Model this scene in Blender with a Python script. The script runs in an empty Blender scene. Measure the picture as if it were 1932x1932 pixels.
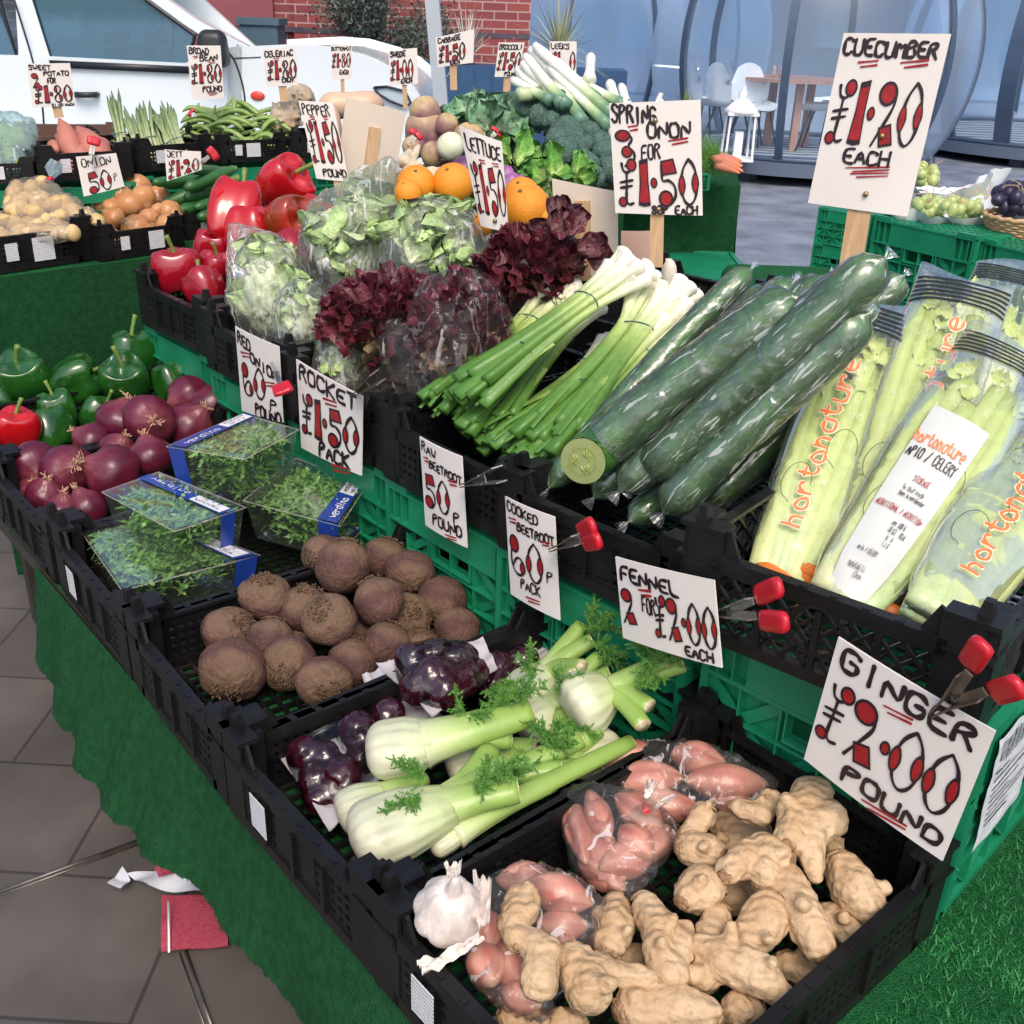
import bpy, bmesh, math, random
from math import sin, cos, pi, radians, sqrt, atan2, exp
from mathutils import Vector as V, Matrix, Quaternion, noise
random.seed(7)
SC = bpy.context.scene
COL = SC.collection

# ---------------- camera ----------------
CAM = V((-0.471, -0.348, 1.609)); YAW, PITCH, ROLL = 0.7066, -0.4457, 0.0358
FP = 1996.3                      # focal length in units of a 1932-wide picture
fw = V((sin(YAW)*cos(PITCH), cos(YAW)*cos(PITCH), sin(PITCH)))
r0 = V((cos(YAW), -sin(YAW), 0)); h0 = V((sin(YAW), cos(YAW), 0))
u0 = r0.cross(fw)
rt = r0*cos(ROLL) + u0*sin(ROLL); up = u0*cos(ROLL) - r0*sin(ROLL)
cd = bpy.data.cameras.new('camera'); cam = bpy.data.objects.new('camera', cd); COL.objects.link(cam)
m = Matrix((rt, up, -fw)).transposed().to_4x4(); m.translation = CAM; cam.matrix_world = m
cd.sensor_width = 36; cd.lens = 36*2479.8/2400; cd.clip_start = 0.05; cd.clip_end = 500
SC.camera = cam
# ---------------- world, sun, exposure ----------------
SUN_AZ, SUN_EL = radians(215), radians(52)      # where the sun stands (compass from +Y, clockwise)
w = bpy.data.worlds.new('World'); SC.world = w; w.use_nodes = True
nt = w.node_tree; bg = nt.nodes['Background']
sky = nt.nodes.new('ShaderNodeTexSky'); sky.sky_type = 'NISHITA'; sky.sun_disc = False
sky.sun_elevation = SUN_EL; sky.sun_rotation = SUN_AZ; sky.air_density = 1.0; sky.dust_density = 4.0; sky.ozone_density = 1.5
nt.links.new(sky.outputs[0], bg.inputs[0]); bg.inputs[1].default_value = 0.15
sl = bpy.data.lights.new('sun', 'SUN'); sl.energy = 1.0; sl.angle = radians(24); sl.color = (1.0, 0.87, 0.74)
so = bpy.data.objects.new('sun', sl); COL.objects.link(so)
sd = V((sin(SUN_AZ)*cos(SUN_EL), cos(SUN_AZ)*cos(SUN_EL), sin(SUN_EL)))
so.rotation_euler = sd.to_track_quat('Z', 'Y').to_euler(); so.location = (0, -3, 6)
SC.view_settings.view_transform = 'Standard'; SC.view_settings.look = 'None'; SC.view_settings.exposure = 0.55
SC.cycles.use_denoising = True
SC.cycles.max_bounces = 10; SC.cycles.transparent_max_bounces = 24; SC.cycles.transmission_bounces = 6
SC.cycles.sample_clamp_indirect = 4

# ---------------- picture -> place (k = pixels of a 1932-wide picture) ----------------
def ray(u, v): return fw + rt*((u-966)/FP) + up*((966-v)/FP)
def at(u, v, d): return CAM + ray(u, v)*d
def atz(u, v, z): r = ray(u, v); return CAM + r*((z-CAM.z)/r.z)
def atx(u, v, x): r = ray(u, v); return CAM + r*((x-CAM.x)/r.x)
def aty(u, v, y): r = ray(u, v); return CAM + r*((y-CAM.y)/r.y)
def onplane(u, v, p, n): r = ray(u, v); return CAM + r*((p-CAM).dot(n)/r.dot(n))
def depth(p): return (p-CAM).dot(fw)
def reach(p, u, v, L, far=True):
    r = ray(u, v); a = r.dot(r); b = 2*r.dot(CAM-p); c = (CAM-p).dot(CAM-p)-L*L
    D = b*b-4*a*c
    t = -b/2/a if D < 0 else (-b+(1 if far else -1)*sqrt(D))/2/a
    return CAM+r*t
def bgp(u, v, D): return onplane(u, v, CAM+h0*D, h0)

# ---------------- objects ----------------
ORG = {}
def tag(o, label=None, cat=None, group=None, kind=None):
    if label: o['label'] = label
    if cat: o['category'] = cat
    if group: o['group'] = group
    if kind: o['kind'] = kind
    return o
def thing(name, label, cat, loc=(0, 0, 0), group=None):
    o = bpy.data.objects.new(name, None); COL.objects.link(o); o.location = loc; o.empty_display_size = .05
    ORG[o.name] = V(loc); return tag(o, label, cat, group)
def copy_tree(o, parent=None):
    c = o.copy(); COL.objects.link(c); c.parent = parent
    if o.name in ORG: ORG[c.name] = ORG[o.name]
    for ch in list(KIDS.get(o.name, [])):
        KIDS.setdefault(c.name, []).append(copy_tree(ch, c))
    return c
KIDS = {}

def basis(d, upv=V((0, 0, 1))):
    d = d.normalized()
    if abs(d.dot(upv)) > .98: upv = V((1, 0, 0)) if abs(d.x) < .9 else V((0, 1, 0))
    x = upv.cross(d).normalized(); y = d.cross(x)
    return Matrix((x, y, d)).transposed()

class MB:
    def __init__(s): s.v = []; s.f = []; s.m = []; s.c = {}
    def add(s, vs, fs, m=0):
        b = len(s.v); s.v += [tuple(p) for p in vs]; s.f += [tuple(i+b for i in f) for f in fs]; s.m += [m]*len(fs); return s
    def tint(s, b, fn):
        for i in range(b, len(s.v)): s.c[i] = fn(V(s.v[i]), i-b)
        return s
    def box(s, c, size, R=None, m=0, taper=1.0):
        hx, hy, hz = size[0]/2, size[1]/2, size[2]/2; vs = []
        for z in (-1, 1):
            k = taper if z > 0 else 1
            for x, y in ((-1, -1), (1, -1), (1, 1), (-1, 1)):
                p = V((x*hx*k, y*hy*k, z*hz)); p = R @ p if R else p; vs.append(V(c)+p)
        return s.add(vs, [(3, 2, 1, 0), (4, 5, 6, 7), (0, 1, 5, 4), (1, 2, 6, 5), (2, 3, 7, 6), (3, 0, 4, 7)], m)
    def bx(s, x0, x1, y0, y1, z0, z1, m=0):
        return s.box(((x0+x1)/2, (y0+y1)/2, (z0+z1)/2), (x1-x0, y1-y0, z1-z0), None, m)
    def beam(s, p, q, w_, h_, upv=V((0, 0, 1)), m=0):
        p = V(p); q = V(q); B = basis(q-p, upv); return s.box((p+q)/2, (w_, h_, (q-p).length), B, m)
    def tube(s, path, rad, n=10, m=0, cap=True, sq=1.0, fn=None, up0=None):
        path = [V(p) for p in path]; N = len(path)
        if not isinstance(rad, (list, tuple)): rad = [rad]*N
        B = None; vs = []
        for i, p in enumerate(path):
            d = (path[min(i+1, N-1)]-path[max(i-1, 0)]).normalized()
            if B is None: B = basis(d, up0 or V((0, 0, 1)))
            else:
                x = B.col[0] - d*B.col[0].dot(d); x.normalize(); B = Matrix((x, d.cross(x), d)).transposed()
            for k in range(n):
                a = 2*pi*k/n; r = rad[i]*(fn(i/(N-1), a) if fn else 1)
                vs.append(p + B.col[0]*cos(a)*r + B.col[1]*sin(a)*r*sq)
        fs = [(i*n+k, i*n+(k+1) % n, (i+1)*n+(k+1) % n, (i+1)*n+k) for i in range(N-1) for k in range(n)]
        if cap: fs += [tuple(range(n-1, -1, -1)), tuple(range((N-1)*n, N*n))]
        return s.add(vs, fs, m)
    def ell(s, c, r, R=None, seg=20, ring=12, m=0, fn=None):
        c = V(c); r = (r, r, r) if isinstance(r, (int, float)) else r; vs = []
        for j in range(ring+1):
            t = pi*j/ring
            for i in range(seg if 0 < j < ring else 1):
                a = 2*pi*i/seg; d = V((sin(t)*cos(a), sin(t)*sin(a), cos(t)))
                k = fn(d) if fn else 1
                p = k if isinstance(k, V) else V((d.x*r[0], d.y*r[1], d.z*r[2]))*k
                vs.append(c + (R @ p if R else p))
        fs = []; o = lambda j, i: 0 if j == 0 else (1+(ring-1)*seg if j == ring else 1+(j-1)*seg+i % seg)
        for j in range(ring):
            for i in range(seg):
                if j == 0: fs.append((0, o(1, i), o(1, i+1)))
                elif j == ring-1: fs.append((o(j, i), o(ring, 0), o(j, i+1)))
                else: fs.append((o(j, i), o(j+1, i), o(j+1, i+1), o(j, i+1)))
        return s.add(vs, fs, m)
    def grid(s, fn, nu, nv, m=0, wrap=False):
        vs = [fn(i/(nu-1), j/(nv-1)) for j in range(nv) for i in range(nu)]
        fs = [(j*nu+i, j*nu+i+1, (j+1)*nu+i+1, (j+1)*nu+i) for j in range(nv-1) for i in range(nu-1)]
        return s.add(vs, fs, m)
    def merge(s, me, M=None, m=0):
        return s.add([(M @ v.co if M else v.co) for v in me.vertices], [tuple(p.vertices) for p in me.polygons], m)
    def build(s, name, mats, parent=None, smooth=True, org=None, ang=None, **kw):
        o_ = ORG.get(parent.name, V((0, 0, 0))) if parent else (V(org) if org is not None else (sum((V(p) for p in s.v), V())/max(1, len(s.v))))
        me = bpy.data.meshes.new(name); me.from_pydata([tuple(V(p)-o_) for p in s.v], [], s.f)
        mats = mats if isinstance(mats, (list, tuple)) else [mats]
        for mt in mats: me.materials.append(mt)
        me.polygons.foreach_set('material_index', s.m)
        if s.c:
            ca = me.color_attributes.new('Col', 'FLOAT_COLOR', 'POINT'); ca.data.foreach_set('color', [x for i in range(len(s.v)) for x in hexc(s.c.get(i, (1, 1, 1)))])
        if smooth: me.polygons.foreach_set('use_smooth', [True]*len(s.f))
        me.update()
        if smooth and ang: me.set_sharp_from_angle(angle=radians(ang))
        ob = bpy.data.objects.new(name, me); COL.objects.link(ob)
        if parent: ob.parent = parent; KIDS.setdefault(parent.name, []).append(ob)
        else: ob.location = o_
        ORG[ob.name] = o_
        return tag(ob, **kw)

def lerp(a, b, t): return a+(b-a)*t
def smoothpath(pts, n=6):
    pts = [V(p) for p in pts]
    if len(pts) < 3: return [lerp(pts[0], pts[1], i/n) for i in range(n+1)]
    out = []
    for i in range(len(pts)-1):
        p0 = pts[max(i-1, 0)]; p1 = pts[i]; p2 = pts[i+1]; p3 = pts[min(i+2, len(pts)-1)]
        for k in range(n):
            t = k/n; out.append(.5*((2*p1)+(p2-p0)*t+(2*p0-5*p1+4*p2-p3)*t*t+(3*p1-p0-3*p2+p3)*t**3))
    return out+[pts[-1]]
def nz(p, s=1.0, seed=0): return noise.noise(V(p)*s+V((seed*7.3, seed*3.1, seed*1.7)))
rnd = random.uniform

# ---------------- materials ----------------
def hexc(c): return tuple(c)+(1,) if len(c) == 3 else c
def mat(name, c1, c2=None, sc=8, rough=.5, bump=0, bsc=40, spec=.5, coat=0, metal=0, detail=4, c3=None, w3=.6, sub=0, trans=0, emis=None, stretch=None, rr=0, crough=.06):
    mt = bpy.data.materials.new(name); mt.use_nodes = True; nt = mt.node_tree; N = nt.nodes; L = nt.links
    b = N['Principled BSDF']; b.inputs['Base Color'].default_value = hexc(c1); b.inputs['Roughness'].default_value = rough
    b.inputs['Specular IOR Level'].default_value = spec; b.inputs['Coat Weight'].default_value = coat; b.inputs['Coat Roughness'].default_value = crough
    b.inputs['Metallic'].default_value = metal
    if sub: b.inputs['Subsurface Weight'].default_value = sub; b.inputs['Subsurface Radius'].default_value = (.02, .01, .005); b.inputs['Subsurface Scale'].default_value = .5
    tc = N.new('ShaderNodeTexCoord'); mp = N.new('ShaderNodeMapping'); L.new(tc.outputs['Object'], mp.inputs[0])
    if stretch: mp.inputs['Scale'].default_value = stretch
    if c2:
        n = N.new('ShaderNodeTexNoise'); n.inputs['Scale'].default_value = sc; n.inputs['Detail'].default_value = detail; L.new(mp.outputs[0], n.inputs[0])
        r = N.new('ShaderNodeValToRGB'); r.color_ramp.elements[0].position = .35; r.color_ramp.elements[1].position = .65
        r.color_ramp.elements[0].color = hexc(c1); r.color_ramp.elements[1].color = hexc(c2)
        if c3: e = r.color_ramp.elements.new(w3+.12); e.color = hexc(c3)
        L.new(n.outputs[0], r.inputs[0]); L.new(r.outputs[0], b.inputs['Base Color'])
        if rr:
            q = N.new('ShaderNodeMapRange'); q.inputs[3].default_value = rough-rr; q.inputs[4].default_value = rough+rr; L.new(n.outputs[0], q.inputs[0]); L.new(q.outputs[0], b.inputs['Roughness'])
    if bump:
        n2 = N.new('ShaderNodeTexNoise'); n2.inputs['Scale'].default_value = bsc; n2.inputs['Detail'].default_value = 3; L.new(mp.outputs[0], n2.inputs[0])
        bp = N.new('ShaderNodeBump'); bp.inputs['Strength'].default_value = bump; bp.inputs['Distance'].default_value = .01; L.new(n2.outputs[0], bp.inputs['Height']); L.new(bp.outputs[0], b.inputs['Normal'])
        if coat: L.new(bp.outputs[0], b.inputs['Coat Normal'])
    if emis: b.inputs['Emission Color'].default_value = hexc(emis[:3]); b.inputs['Emission Strength'].default_value = emis[3]
    return mt
def film(name, tint=(.95, .97, .97), body=.06, bcol=(.8, .85, .85), rough=.07, bump=.4, bsc=14, fres=1.45, gl=.0, glint=.5, csc=9, gk=.55, cw=.03, cst=(1, 1, .35), attr=False, glint_line=0, rsc=14):
    mt = bpy.data.materials.new(name); mt.use_nodes = True; nt = mt.node_tree; N = nt.nodes; L = nt.links; N.clear()
    out = N.new('ShaderNodeOutputMaterial'); tr = N.new('ShaderNodeBsdfTransparent'); tr.inputs[0].default_value = hexc(tint)
    g = N.new('ShaderNodeBsdfGlossy'); g.inputs['Roughness'].default_value = rough; g.inputs[0].default_value = (1, 1, 1, 1)
    d = N.new('ShaderNodeBsdfDiffuse'); d.inputs[0].default_value = hexc(bcol); tl = N.new('ShaderNodeBsdfTranslucent'); tl.inputs[0].default_value = hexc(bcol)
    ds = N.new('ShaderNodeMixShader'); ds.inputs[0].default_value = .35; L.new(d.outputs[0], ds.inputs[1]); L.new(tl.outputs[0], ds.inputs[2])
    tc = N.new('ShaderNodeTexCoord'); n = N.new('ShaderNodeTexNoise'); n.inputs['Scale'].default_value = bsc; n.inputs['Detail'].default_value = 2; n.inputs['Distortion'].default_value = 1.2
    L.new(tc.outputs['Object'], n.inputs[0]); bp = N.new('ShaderNodeBump'); bp.inputs['Strength'].default_value = bump; bp.inputs['Distance'].default_value = .02
    L.new(n.outputs[0], bp.inputs['Height']); L.new(bp.outputs[0], g.inputs['Normal'])
    mp = N.new('ShaderNodeMapping'); mp.inputs['Scale'].default_value = cst; L.new(tc.outputs['Object'], mp.inputs[0])
    if attr: at_ = N.new('ShaderNodeAttribute'); at_.attribute_name = 'Col'; L.new(at_.outputs['Vector'], mp.inputs[0])
    n2 = N.new('ShaderNodeTexNoise'); n2.inputs['Scale'].default_value = csc; n2.inputs['Detail'].default_value = 3; n2.inputs['Distortion'].default_value = .6 if attr else 2.2; L.new(mp.outputs[0], n2.inputs[0])
    mr = N.new('ShaderNodeMapRange'); mr.inputs[1].default_value = .66-cw; mr.inputs[2].default_value = .72-cw; mr.inputs[3].default_value = body; mr.inputs[4].default_value = max(body, glint); L.new(n2.outputs[0], mr.inputs[0])  # white highlight streaks painted into the film's diffuse colour by noise
    if glint_line:
        n3 = N.new('ShaderNodeTexNoise'); n3.inputs['Scale'].default_value = rsc; n3.inputs['Detail'].default_value = 4; n3.inputs['Distortion'].default_value = 1.2; L.new(mp.outputs[0], n3.inputs[0])
        q1 = N.new('ShaderNodeMath'); q1.operation = 'SUBTRACT'; q1.inputs[1].default_value = .5; L.new(n3.outputs[0], q1.inputs[0]); q2 = N.new('ShaderNodeMath'); q2.operation = 'ABSOLUTE'; L.new(q1.outputs[0], q2.inputs[0])
        q3 = N.new('ShaderNodeMapRange'); q3.inputs[1].default_value = 0; q3.inputs[2].default_value = .022; q3.inputs[3].default_value = glint_line; q3.inputs[4].default_value = 0; L.new(q2.outputs[0], q3.inputs[0])  # thin painted glint lines, whitened as if folds caught light
        q4 = N.new('ShaderNodeMath'); q4.operation = 'MAXIMUM'; L.new(mr.outputs[0], q4.inputs[0]); L.new(q3.outputs[0], q4.inputs[1]); mr = q4
    fr = N.new('ShaderNodeFresnel'); fr.inputs[0].default_value = fres; L.new(bp.outputs[0], fr.inputs['Normal'])
    ad = N.new('ShaderNodeMath'); ad.operation = 'MULTIPLY_ADD'; ad.inputs[1].default_value = gk; ad.inputs[2].default_value = gl; L.new(fr.outputs[0], ad.inputs[0]); ad.use_clamp = True
    m1 = N.new('ShaderNodeMixShader'); L.new(mr.outputs[0], m1.inputs[0]); L.new(tr.outputs[0], m1.inputs[1]); L.new(ds.outputs[0], m1.inputs[2])
    m2 = N.new('ShaderNodeMixShader'); L.new(ad.outputs[0], m2.inputs[0]); L.new(m1.outputs[0], m2.inputs[1]); L.new(g.outputs[0], m2.inputs[2])
    L.new(m2.outputs[0], out.inputs[0]); return mt
def ramp_axis(name, stops, axis=2, lo=-1, hi=1, sc=30, amt=.15, rough=.4, bump=0, bsc=40, coat=0, stretch=None, spec=.5):
    """colour runs along one object axis, with noise"""
    mt = mat(name, (1, 1, 1), rough=rough, bump=bump, bsc=bsc, coat=coat, spec=spec); nt = mt.node_tree; N = nt.nodes; L = nt.links; b = N['Principled BSDF']
    tc = N.new('ShaderNodeTexCoord'); sp = N.new('ShaderNodeSeparateXYZ'); L.new(tc.outputs['Object'], sp.inputs[0])
    mr = N.new('ShaderNodeMapRange'); mr.inputs[1].default_value = lo; mr.inputs[2].default_value = hi; L.new(sp.outputs[axis], mr.inputs[0])
    mp = N.new('ShaderNodeMapping'); L.new(tc.outputs['Object'], mp.inputs[0])
    if stretch: mp.inputs['Scale'].default_value = stretch
    n = N.new('ShaderNodeTexNoise'); n.inputs['Scale'].default_value = sc; n.inputs['Detail'].default_value = 4; L.new(mp.outputs[0], n.inputs[0])
    s = N.new('ShaderNodeMath'); s.operation = 'MULTIPLY_ADD'; s.inputs[1].default_value = amt*2; L.new(n.outputs[0], s.inputs[0])
    a = N.new('ShaderNodeMath'); a.operation = 'SUBTRACT'; a.inputs[1].default_value = amt; L.new(mr.outputs[0], a.inputs[0]); L.new(a.outputs[0], s.inputs[2])
    r = N.new('ShaderNodeValToRGB'); L.new(s.outputs[0], r.inputs[0]); e = r.color_ramp.elements
    e[0].position = stops[0][0]; e[0].color = hexc(stops[0][1]); e[1].position = stops[-1][0]; e[1].color = hexc(stops[-1][1])
    for p, c in stops[1:-1]: k = e.new(p); k.color = hexc(c)
    L.new(r.outputs[0], b.inputs['Base Color']); return mt

M = {}
M['black_plastic'] = mat('black_plastic', (.006, .006, .0065), (.013, .012, .012), sc=11, rough=.38, bump=.1, bsc=120, spec=.32, c3=(.035, .031, .027), w3=.60, detail=9, rr=.12)
M['green_plastic'] = mat('green_plastic', (.010, .20, .095), (.014, .26, .125), sc=9, rough=.36, bump=.05, bsc=60)
M['green_dark'] = mat('green_dark', (.006, .13, .07), (.008, .16, .09), sc=9, rough=.45)
M['brown_plastic'] = mat('brown_plastic', (.10, .05, .035), (.13, .07, .05), sc=9, rough=.5)
M['card'] = mat('card', (.72, .67, .62), (.78, .73, .69), sc=5, rough=.55, bump=.03, bsc=60)
M['card_back'] = mat('card_back', (.66, .56, .45), (.70, .60, .49), sc=5, rough=.6)
M['card_pink'] = mat('card_pink', (.72, .45, .34), (.75, .5, .38), sc=5, rough=.6)
M['ink'] = mat('ink', (.02, .01, .015), rough=.35)
M['red_ink'] = mat('red_ink', (.36, .012, .018), (.26, .008, .012), sc=60, rough=.4)
M['wood'] = mat('wood', (.50, .31, .16), (.62, .42, .24), sc=14, rough=.65, bump=.1, bsc=50, stretch=(8, 8, 1))
M['brass'] = mat('brass', (.35, .26, .12), rough=.35, metal=.8)
M['steel'] = mat('steel', (.45, .45, .44), (.30, .28, .25), sc=30, rough=.38, metal=.85, bump=.1)
M['steel_dark'] = mat('steel_dark', (.20, .16, .12), (.12, .10, .08), sc=40, rough=.5, metal=.5, bump=.2)
M['red_rubber'] = mat('red_rubber', (.55, .012, .03), (.45, .01, .02), sc=30, rough=.3)
M['sticker'] = mat('sticker', (.72, .72, .74), rough=.5); _n = M['sticker'].node_tree; _w = _n.nodes.new('ShaderNodeTexWave'); _w.bands_direction = 'Z'; _w.inputs['Scale'].default_value = 55; _w.inputs['Distortion'].default_value = 3; _w.inputs['Detail'].default_value = 4; _w.inputs['Detail Scale'].default_value = 12
_r = _n.nodes.new('ShaderNodeValToRGB'); _r.color_ramp.elements[0].color = (.28, .28, .31, 1); _r.color_ramp.elements[0].position = .10; _r.color_ramp.elements[1].position = .30; _r.color_ramp.elements[1].color = (.72, .72, .74, 1); _t = _n.nodes.new('ShaderNodeTexCoord')
_n.links.new(_t.outputs['Object'], _w.inputs[0]); _n.links.new(_w.outputs[0], _r.inputs[0]); _n.links.new(_r.outputs[0], _n.nodes['Principled BSDF'].inputs['Base Color'])
M['white'] = mat('white', (.8, .8, .8), rough=.5)
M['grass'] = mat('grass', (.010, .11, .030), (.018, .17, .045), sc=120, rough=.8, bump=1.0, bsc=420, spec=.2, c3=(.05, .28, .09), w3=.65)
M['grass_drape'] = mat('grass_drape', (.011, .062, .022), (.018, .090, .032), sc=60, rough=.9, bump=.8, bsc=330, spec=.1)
M['blade'] = mat('blade', (.010, .12, .028), (.028, .25, .055), sc=14, rough=.6, detail=8, c3=(.07, .30, .08), w3=.56)

def vmat(name, rough=.4, bump=.1, bsc=60, amt=.15, nsc=60, coat=0, spec=.5, stretch=None):
    mt = mat(name, (1, 1, 1), rough=rough, bump=bump, bsc=bsc, coat=coat, spec=spec, stretch=stretch); nt = mt.node_tree; N = nt.nodes; L = nt.links
    at_ = N.new('ShaderNodeAttribute'); at_.attribute_name = 'Col'; tc = N.new('ShaderNodeTexCoord'); n = N.new('ShaderNodeTexNoise'); n.inputs['Scale'].default_value = nsc; n.inputs['Detail'].default_value = 4
    L.new(tc.outputs['Object'], n.inputs[0]); mr = N.new('ShaderNodeMapRange'); mr.inputs[3].default_value = 1-amt*2; mr.inputs[4].default_value = 1+amt*2; L.new(n.outputs[0], mr.inputs[0])
    mx = N.new('ShaderNodeMix'); mx.data_type = 'RGBA'; mx.blend_type = 'MULTIPLY'; mx.inputs[0].default_value = 1; L.new(at_.outputs[0], mx.inputs[6]); L.new(mr.outputs[0], mx.inputs[7]); L.new(mx.outputs[2], N['Principled BSDF'].inputs['Base Color']); return mt
def grad(stops, f):
    f = max(0, min(1, f))
    for (a, c), (b, d) in zip(stops, stops[1:]):
        if f <= b: k = (f-a)/max(1e-6, b-a); return tuple(c[i]+(d[i]-c[i])*k for i in range(3))
    return stops[-1][1]
M['veg'] = vmat('veg', rough=.38, bump=.12)
M['vegdull'] = vmat('vegdull', rough=.6, bump=.3, bsc=90, amt=.25, nsc=40)
def gtube(m, path, rad, stops, n=10, sq=1, fn=None, up0=None, mi=0):
    b = len(m.v); N = len(path); m.tube(path, rad, n, mi, True, sq, fn, up0)
    for i in range(b, len(m.v)): m.c[i] = grad(stops, ((i-b)//n)/(N-1))
# ---------------- ground ----------------
def paving(name, c1, c2, cm, bw, bh, yaw, rough=.55):
    mt = mat(name, c1, rough=rough); nt = mt.node_tree; N = nt.nodes; L = nt.links; b = N['Principled BSDF']
    tc = N.new('ShaderNodeTexCoord'); mp = N.new('ShaderNodeMapping'); mp.inputs['Rotation'].default_value = (0, 0, yaw); L.new(tc.outputs['Object'], mp.inputs[0])
    br = N.new('ShaderNodeTexBrick'); br.inputs['Scale'].default_value = 1; br.inputs['Brick Width'].default_value = bw; br.inputs['Row Height'].default_value = bh
    br.inputs['Mortar Size'].default_value = .004; br.inputs['Color1'].default_value = hexc(c1); br.inputs['Color2'].default_value = hexc(c2); br.inputs['Mortar'].default_value = hexc(cm)
    L.new(mp.outputs[0], br.inputs[0]); n = N.new('ShaderNodeTexNoise'); n.inputs['Scale'].default_value = 3; n.inputs['Detail'].default_value = 8; L.new(tc.outputs['Object'], n.inputs[0])
    mr = N.new('ShaderNodeMapRange'); mr.inputs[1].default_value = .3; mr.inputs[2].default_value = .7; mr.inputs[3].default_value = .62; mr.inputs[4].default_value = 1.32; L.new(n.outputs[0], mr.inputs[0])
    mx = N.new('ShaderNodeMix'); mx.data_type = 'RGBA'; mx.blend_type = 'MULTIPLY'; mx.inputs[0].default_value = 1; L.new(br.outputs[0], mx.inputs[6]); L.new(mr.outputs[0], mx.inputs[7]); L.new(mx.outputs[2], b.inputs['Base Color'])
    bp = N.new('ShaderNodeBump'); bp.inputs['Strength'].default_value = .25; bp.inputs['Distance'].default_value = .01; L.new(n.outputs[0], bp.inputs['Height']); L.new(bp.outputs[0], b.inputs['Normal']); return mt
M['pave_lit'] = paving('pave_lit', (.20, .225, .27), (.18, .205, .25), (.13, .145, .18), .6, .2, YAW)  # lighter, bluer copy of the same pavers, open daylight put into the colour
M['pave_shaded'] = paving('pave_shaded', (.112, .095, .084), (.098, .083, .074), (.05, .043, .038), .52, .33, YAW+.03)  # same pavers again, shade round the stall painted into the colour
m = MB(); m.bx(-60, 90, -60, 90, -.3, 0); m.build('ground', M['pave_lit'], None, False, kind='structure', org=(0, 0, 0))
m = MB(); m.grid(lambda s, t: V((-4+6*s, -3+8*t, .004)), 2, 2); m.build('pavement_shaded', M['pave_shaded'], None, False, kind='structure', org=(0, 0, 0))  # darker sheet over the ground stands in for shade near the stall
# metal strips in the paving
M['strip'] = mat('strip', (.22, .20, .18), (.12, .11, .10), sc=20, rough=.4, metal=.7)
def strip(pts, lab):
    m = MB(); P = [atz(u, v, .005) for u, v in pts]
    m.beam(P[0], P[1], .006, .006); q = (P[1]-P[0]).normalized().cross(V((0, 0, 1)))*.011; m.beam(P[0]+q, P[1]+q, .003, .005); m.build('floor_strip', M['strip'], None, label=lab, cat='floor strip')
strip([(-20, 1690), (265, 1585)], 'thin bright metal strip set in the paving, running to the torn red bag')
strip([(350, 1795), (408, 1960)], 'worn metal strip in the paving below the pink woven bag')
# litter
M['paperw'] = mat('paperw', (.55, .57, .62), (.65, .67, .70), sc=20, rough=.6, bump=.3, bsc=40)
M['weave'] = mat('weave', (.45, .03, .07), (.60, .10, .14), sc=260, rough=.45, bump=.6, bsc=500)
def sheet(name, quad, z, matl, nu=14, nv=10, crumple=.01, th=.0015, **kw):
    P = [atz(u, v, z) if not isinstance((u, v), V) else 0 for u, v in quad]
    def f(s, t):
        p = lerp(lerp(P[0], P[1], s), lerp(P[3], P[2], s), t); return p+V((0, 0, abs(nz(p, 14, 3))*crumple*2))
    m = MB(); m.grid(f, nu, nv); n = len(m.v); m.grid(lambda s, t: f(s, t)-V((0, 0, th)), nu, nv)
    return m.build(name, matl, None, **kw)
sheet('woven_bag', [(305, 1690), (430, 1690), (430, 1786), (304, 1797)], .02, M['weave'], crumple=.006, label='flat pink woven bag with a white stitched edge, on the paving under the green cloth', cat='bag')
sheet('net_bag', [(264, 1585), (300, 1560), (360, 1640), (300, 1655)], .06, M['weave'], crumple=.02, label='torn red bag end sticking out from below the green cloth', cat='bag')
sheet('paper_scrap', [(203, 1670), (232, 1640), (246, 1661), (228, 1680)], .03, M['paperw'], crumple=.02, label='torn white paper scrap with a pointed end, lying on the dark paving', cat='paper')
sheet('paper_scrap', [(240, 1652), (330, 1638), (380, 1692), (282, 1676)], .035, M['paperw'], crumple=.02, label='crumpled white printed paper across the red and pink bags', cat='paper')
m = MB(); P = [atz(318, 1700, .045), atz(319, 1797, .03)]; m.beam(P[0], P[1], .004, .002); m.build('stitching', M['white'], bpy.data.objects['woven_bag'])
# ---------------- tables and green cloths ----------------
TZ = .555
M['table'] = mat('table', (.03, .024, .02), (.045, .036, .028), sc=10, rough=.7)
def table(x0, x1, y0, y1, z, lab, legs=True):
    t = thing('market_table', lab, 'table', (x0, y0, 0))
    MB().bx(x0, x1, y0, y1, z-.03, z-.006).build('table_top', M['table'], t, False)
    for x in (x0+.16, x1-.06):
        for y in (y0+.06, (y0+y1)/2, y1-.06): MB().bx(x-.02, x+.02, y-.02, y+.02, .004, z-.03).build('leg', M['table'], t, False)
    return t
table(.02, 1.28, -.75, 2.5, TZ, 'dark trestle table under the long green cloth in front')
def drapez(y):    # lower edge of the front cloth
    return .375+.028*sin(y*3.1+1)+.008*sin(y*9)+.012*nz((y, 0, 0), 30)
th = thing('grass_cloth', 'artificial grass cloth hanging down the front of the long produce table', 'cloth', (0, 0, TZ))
def fr(s, t):
    y = -.8+2.50*s; z0 = TZ; zb = drapez(y); z = lerp(z0, zb, t)
    fold = .022*sin(y*11+2.5*sin(y*2.7)+1.2*t)*t**.8 + .010*sin(y*29+3*sin(y*5)+1)*t*t + .03*t + .010*nz((y*6, t*2, 0), 1)*t
    return V((.012-.03*t-fold, y - .06*t*(s > .9)*(s-.9)*10, z+.004))
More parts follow.
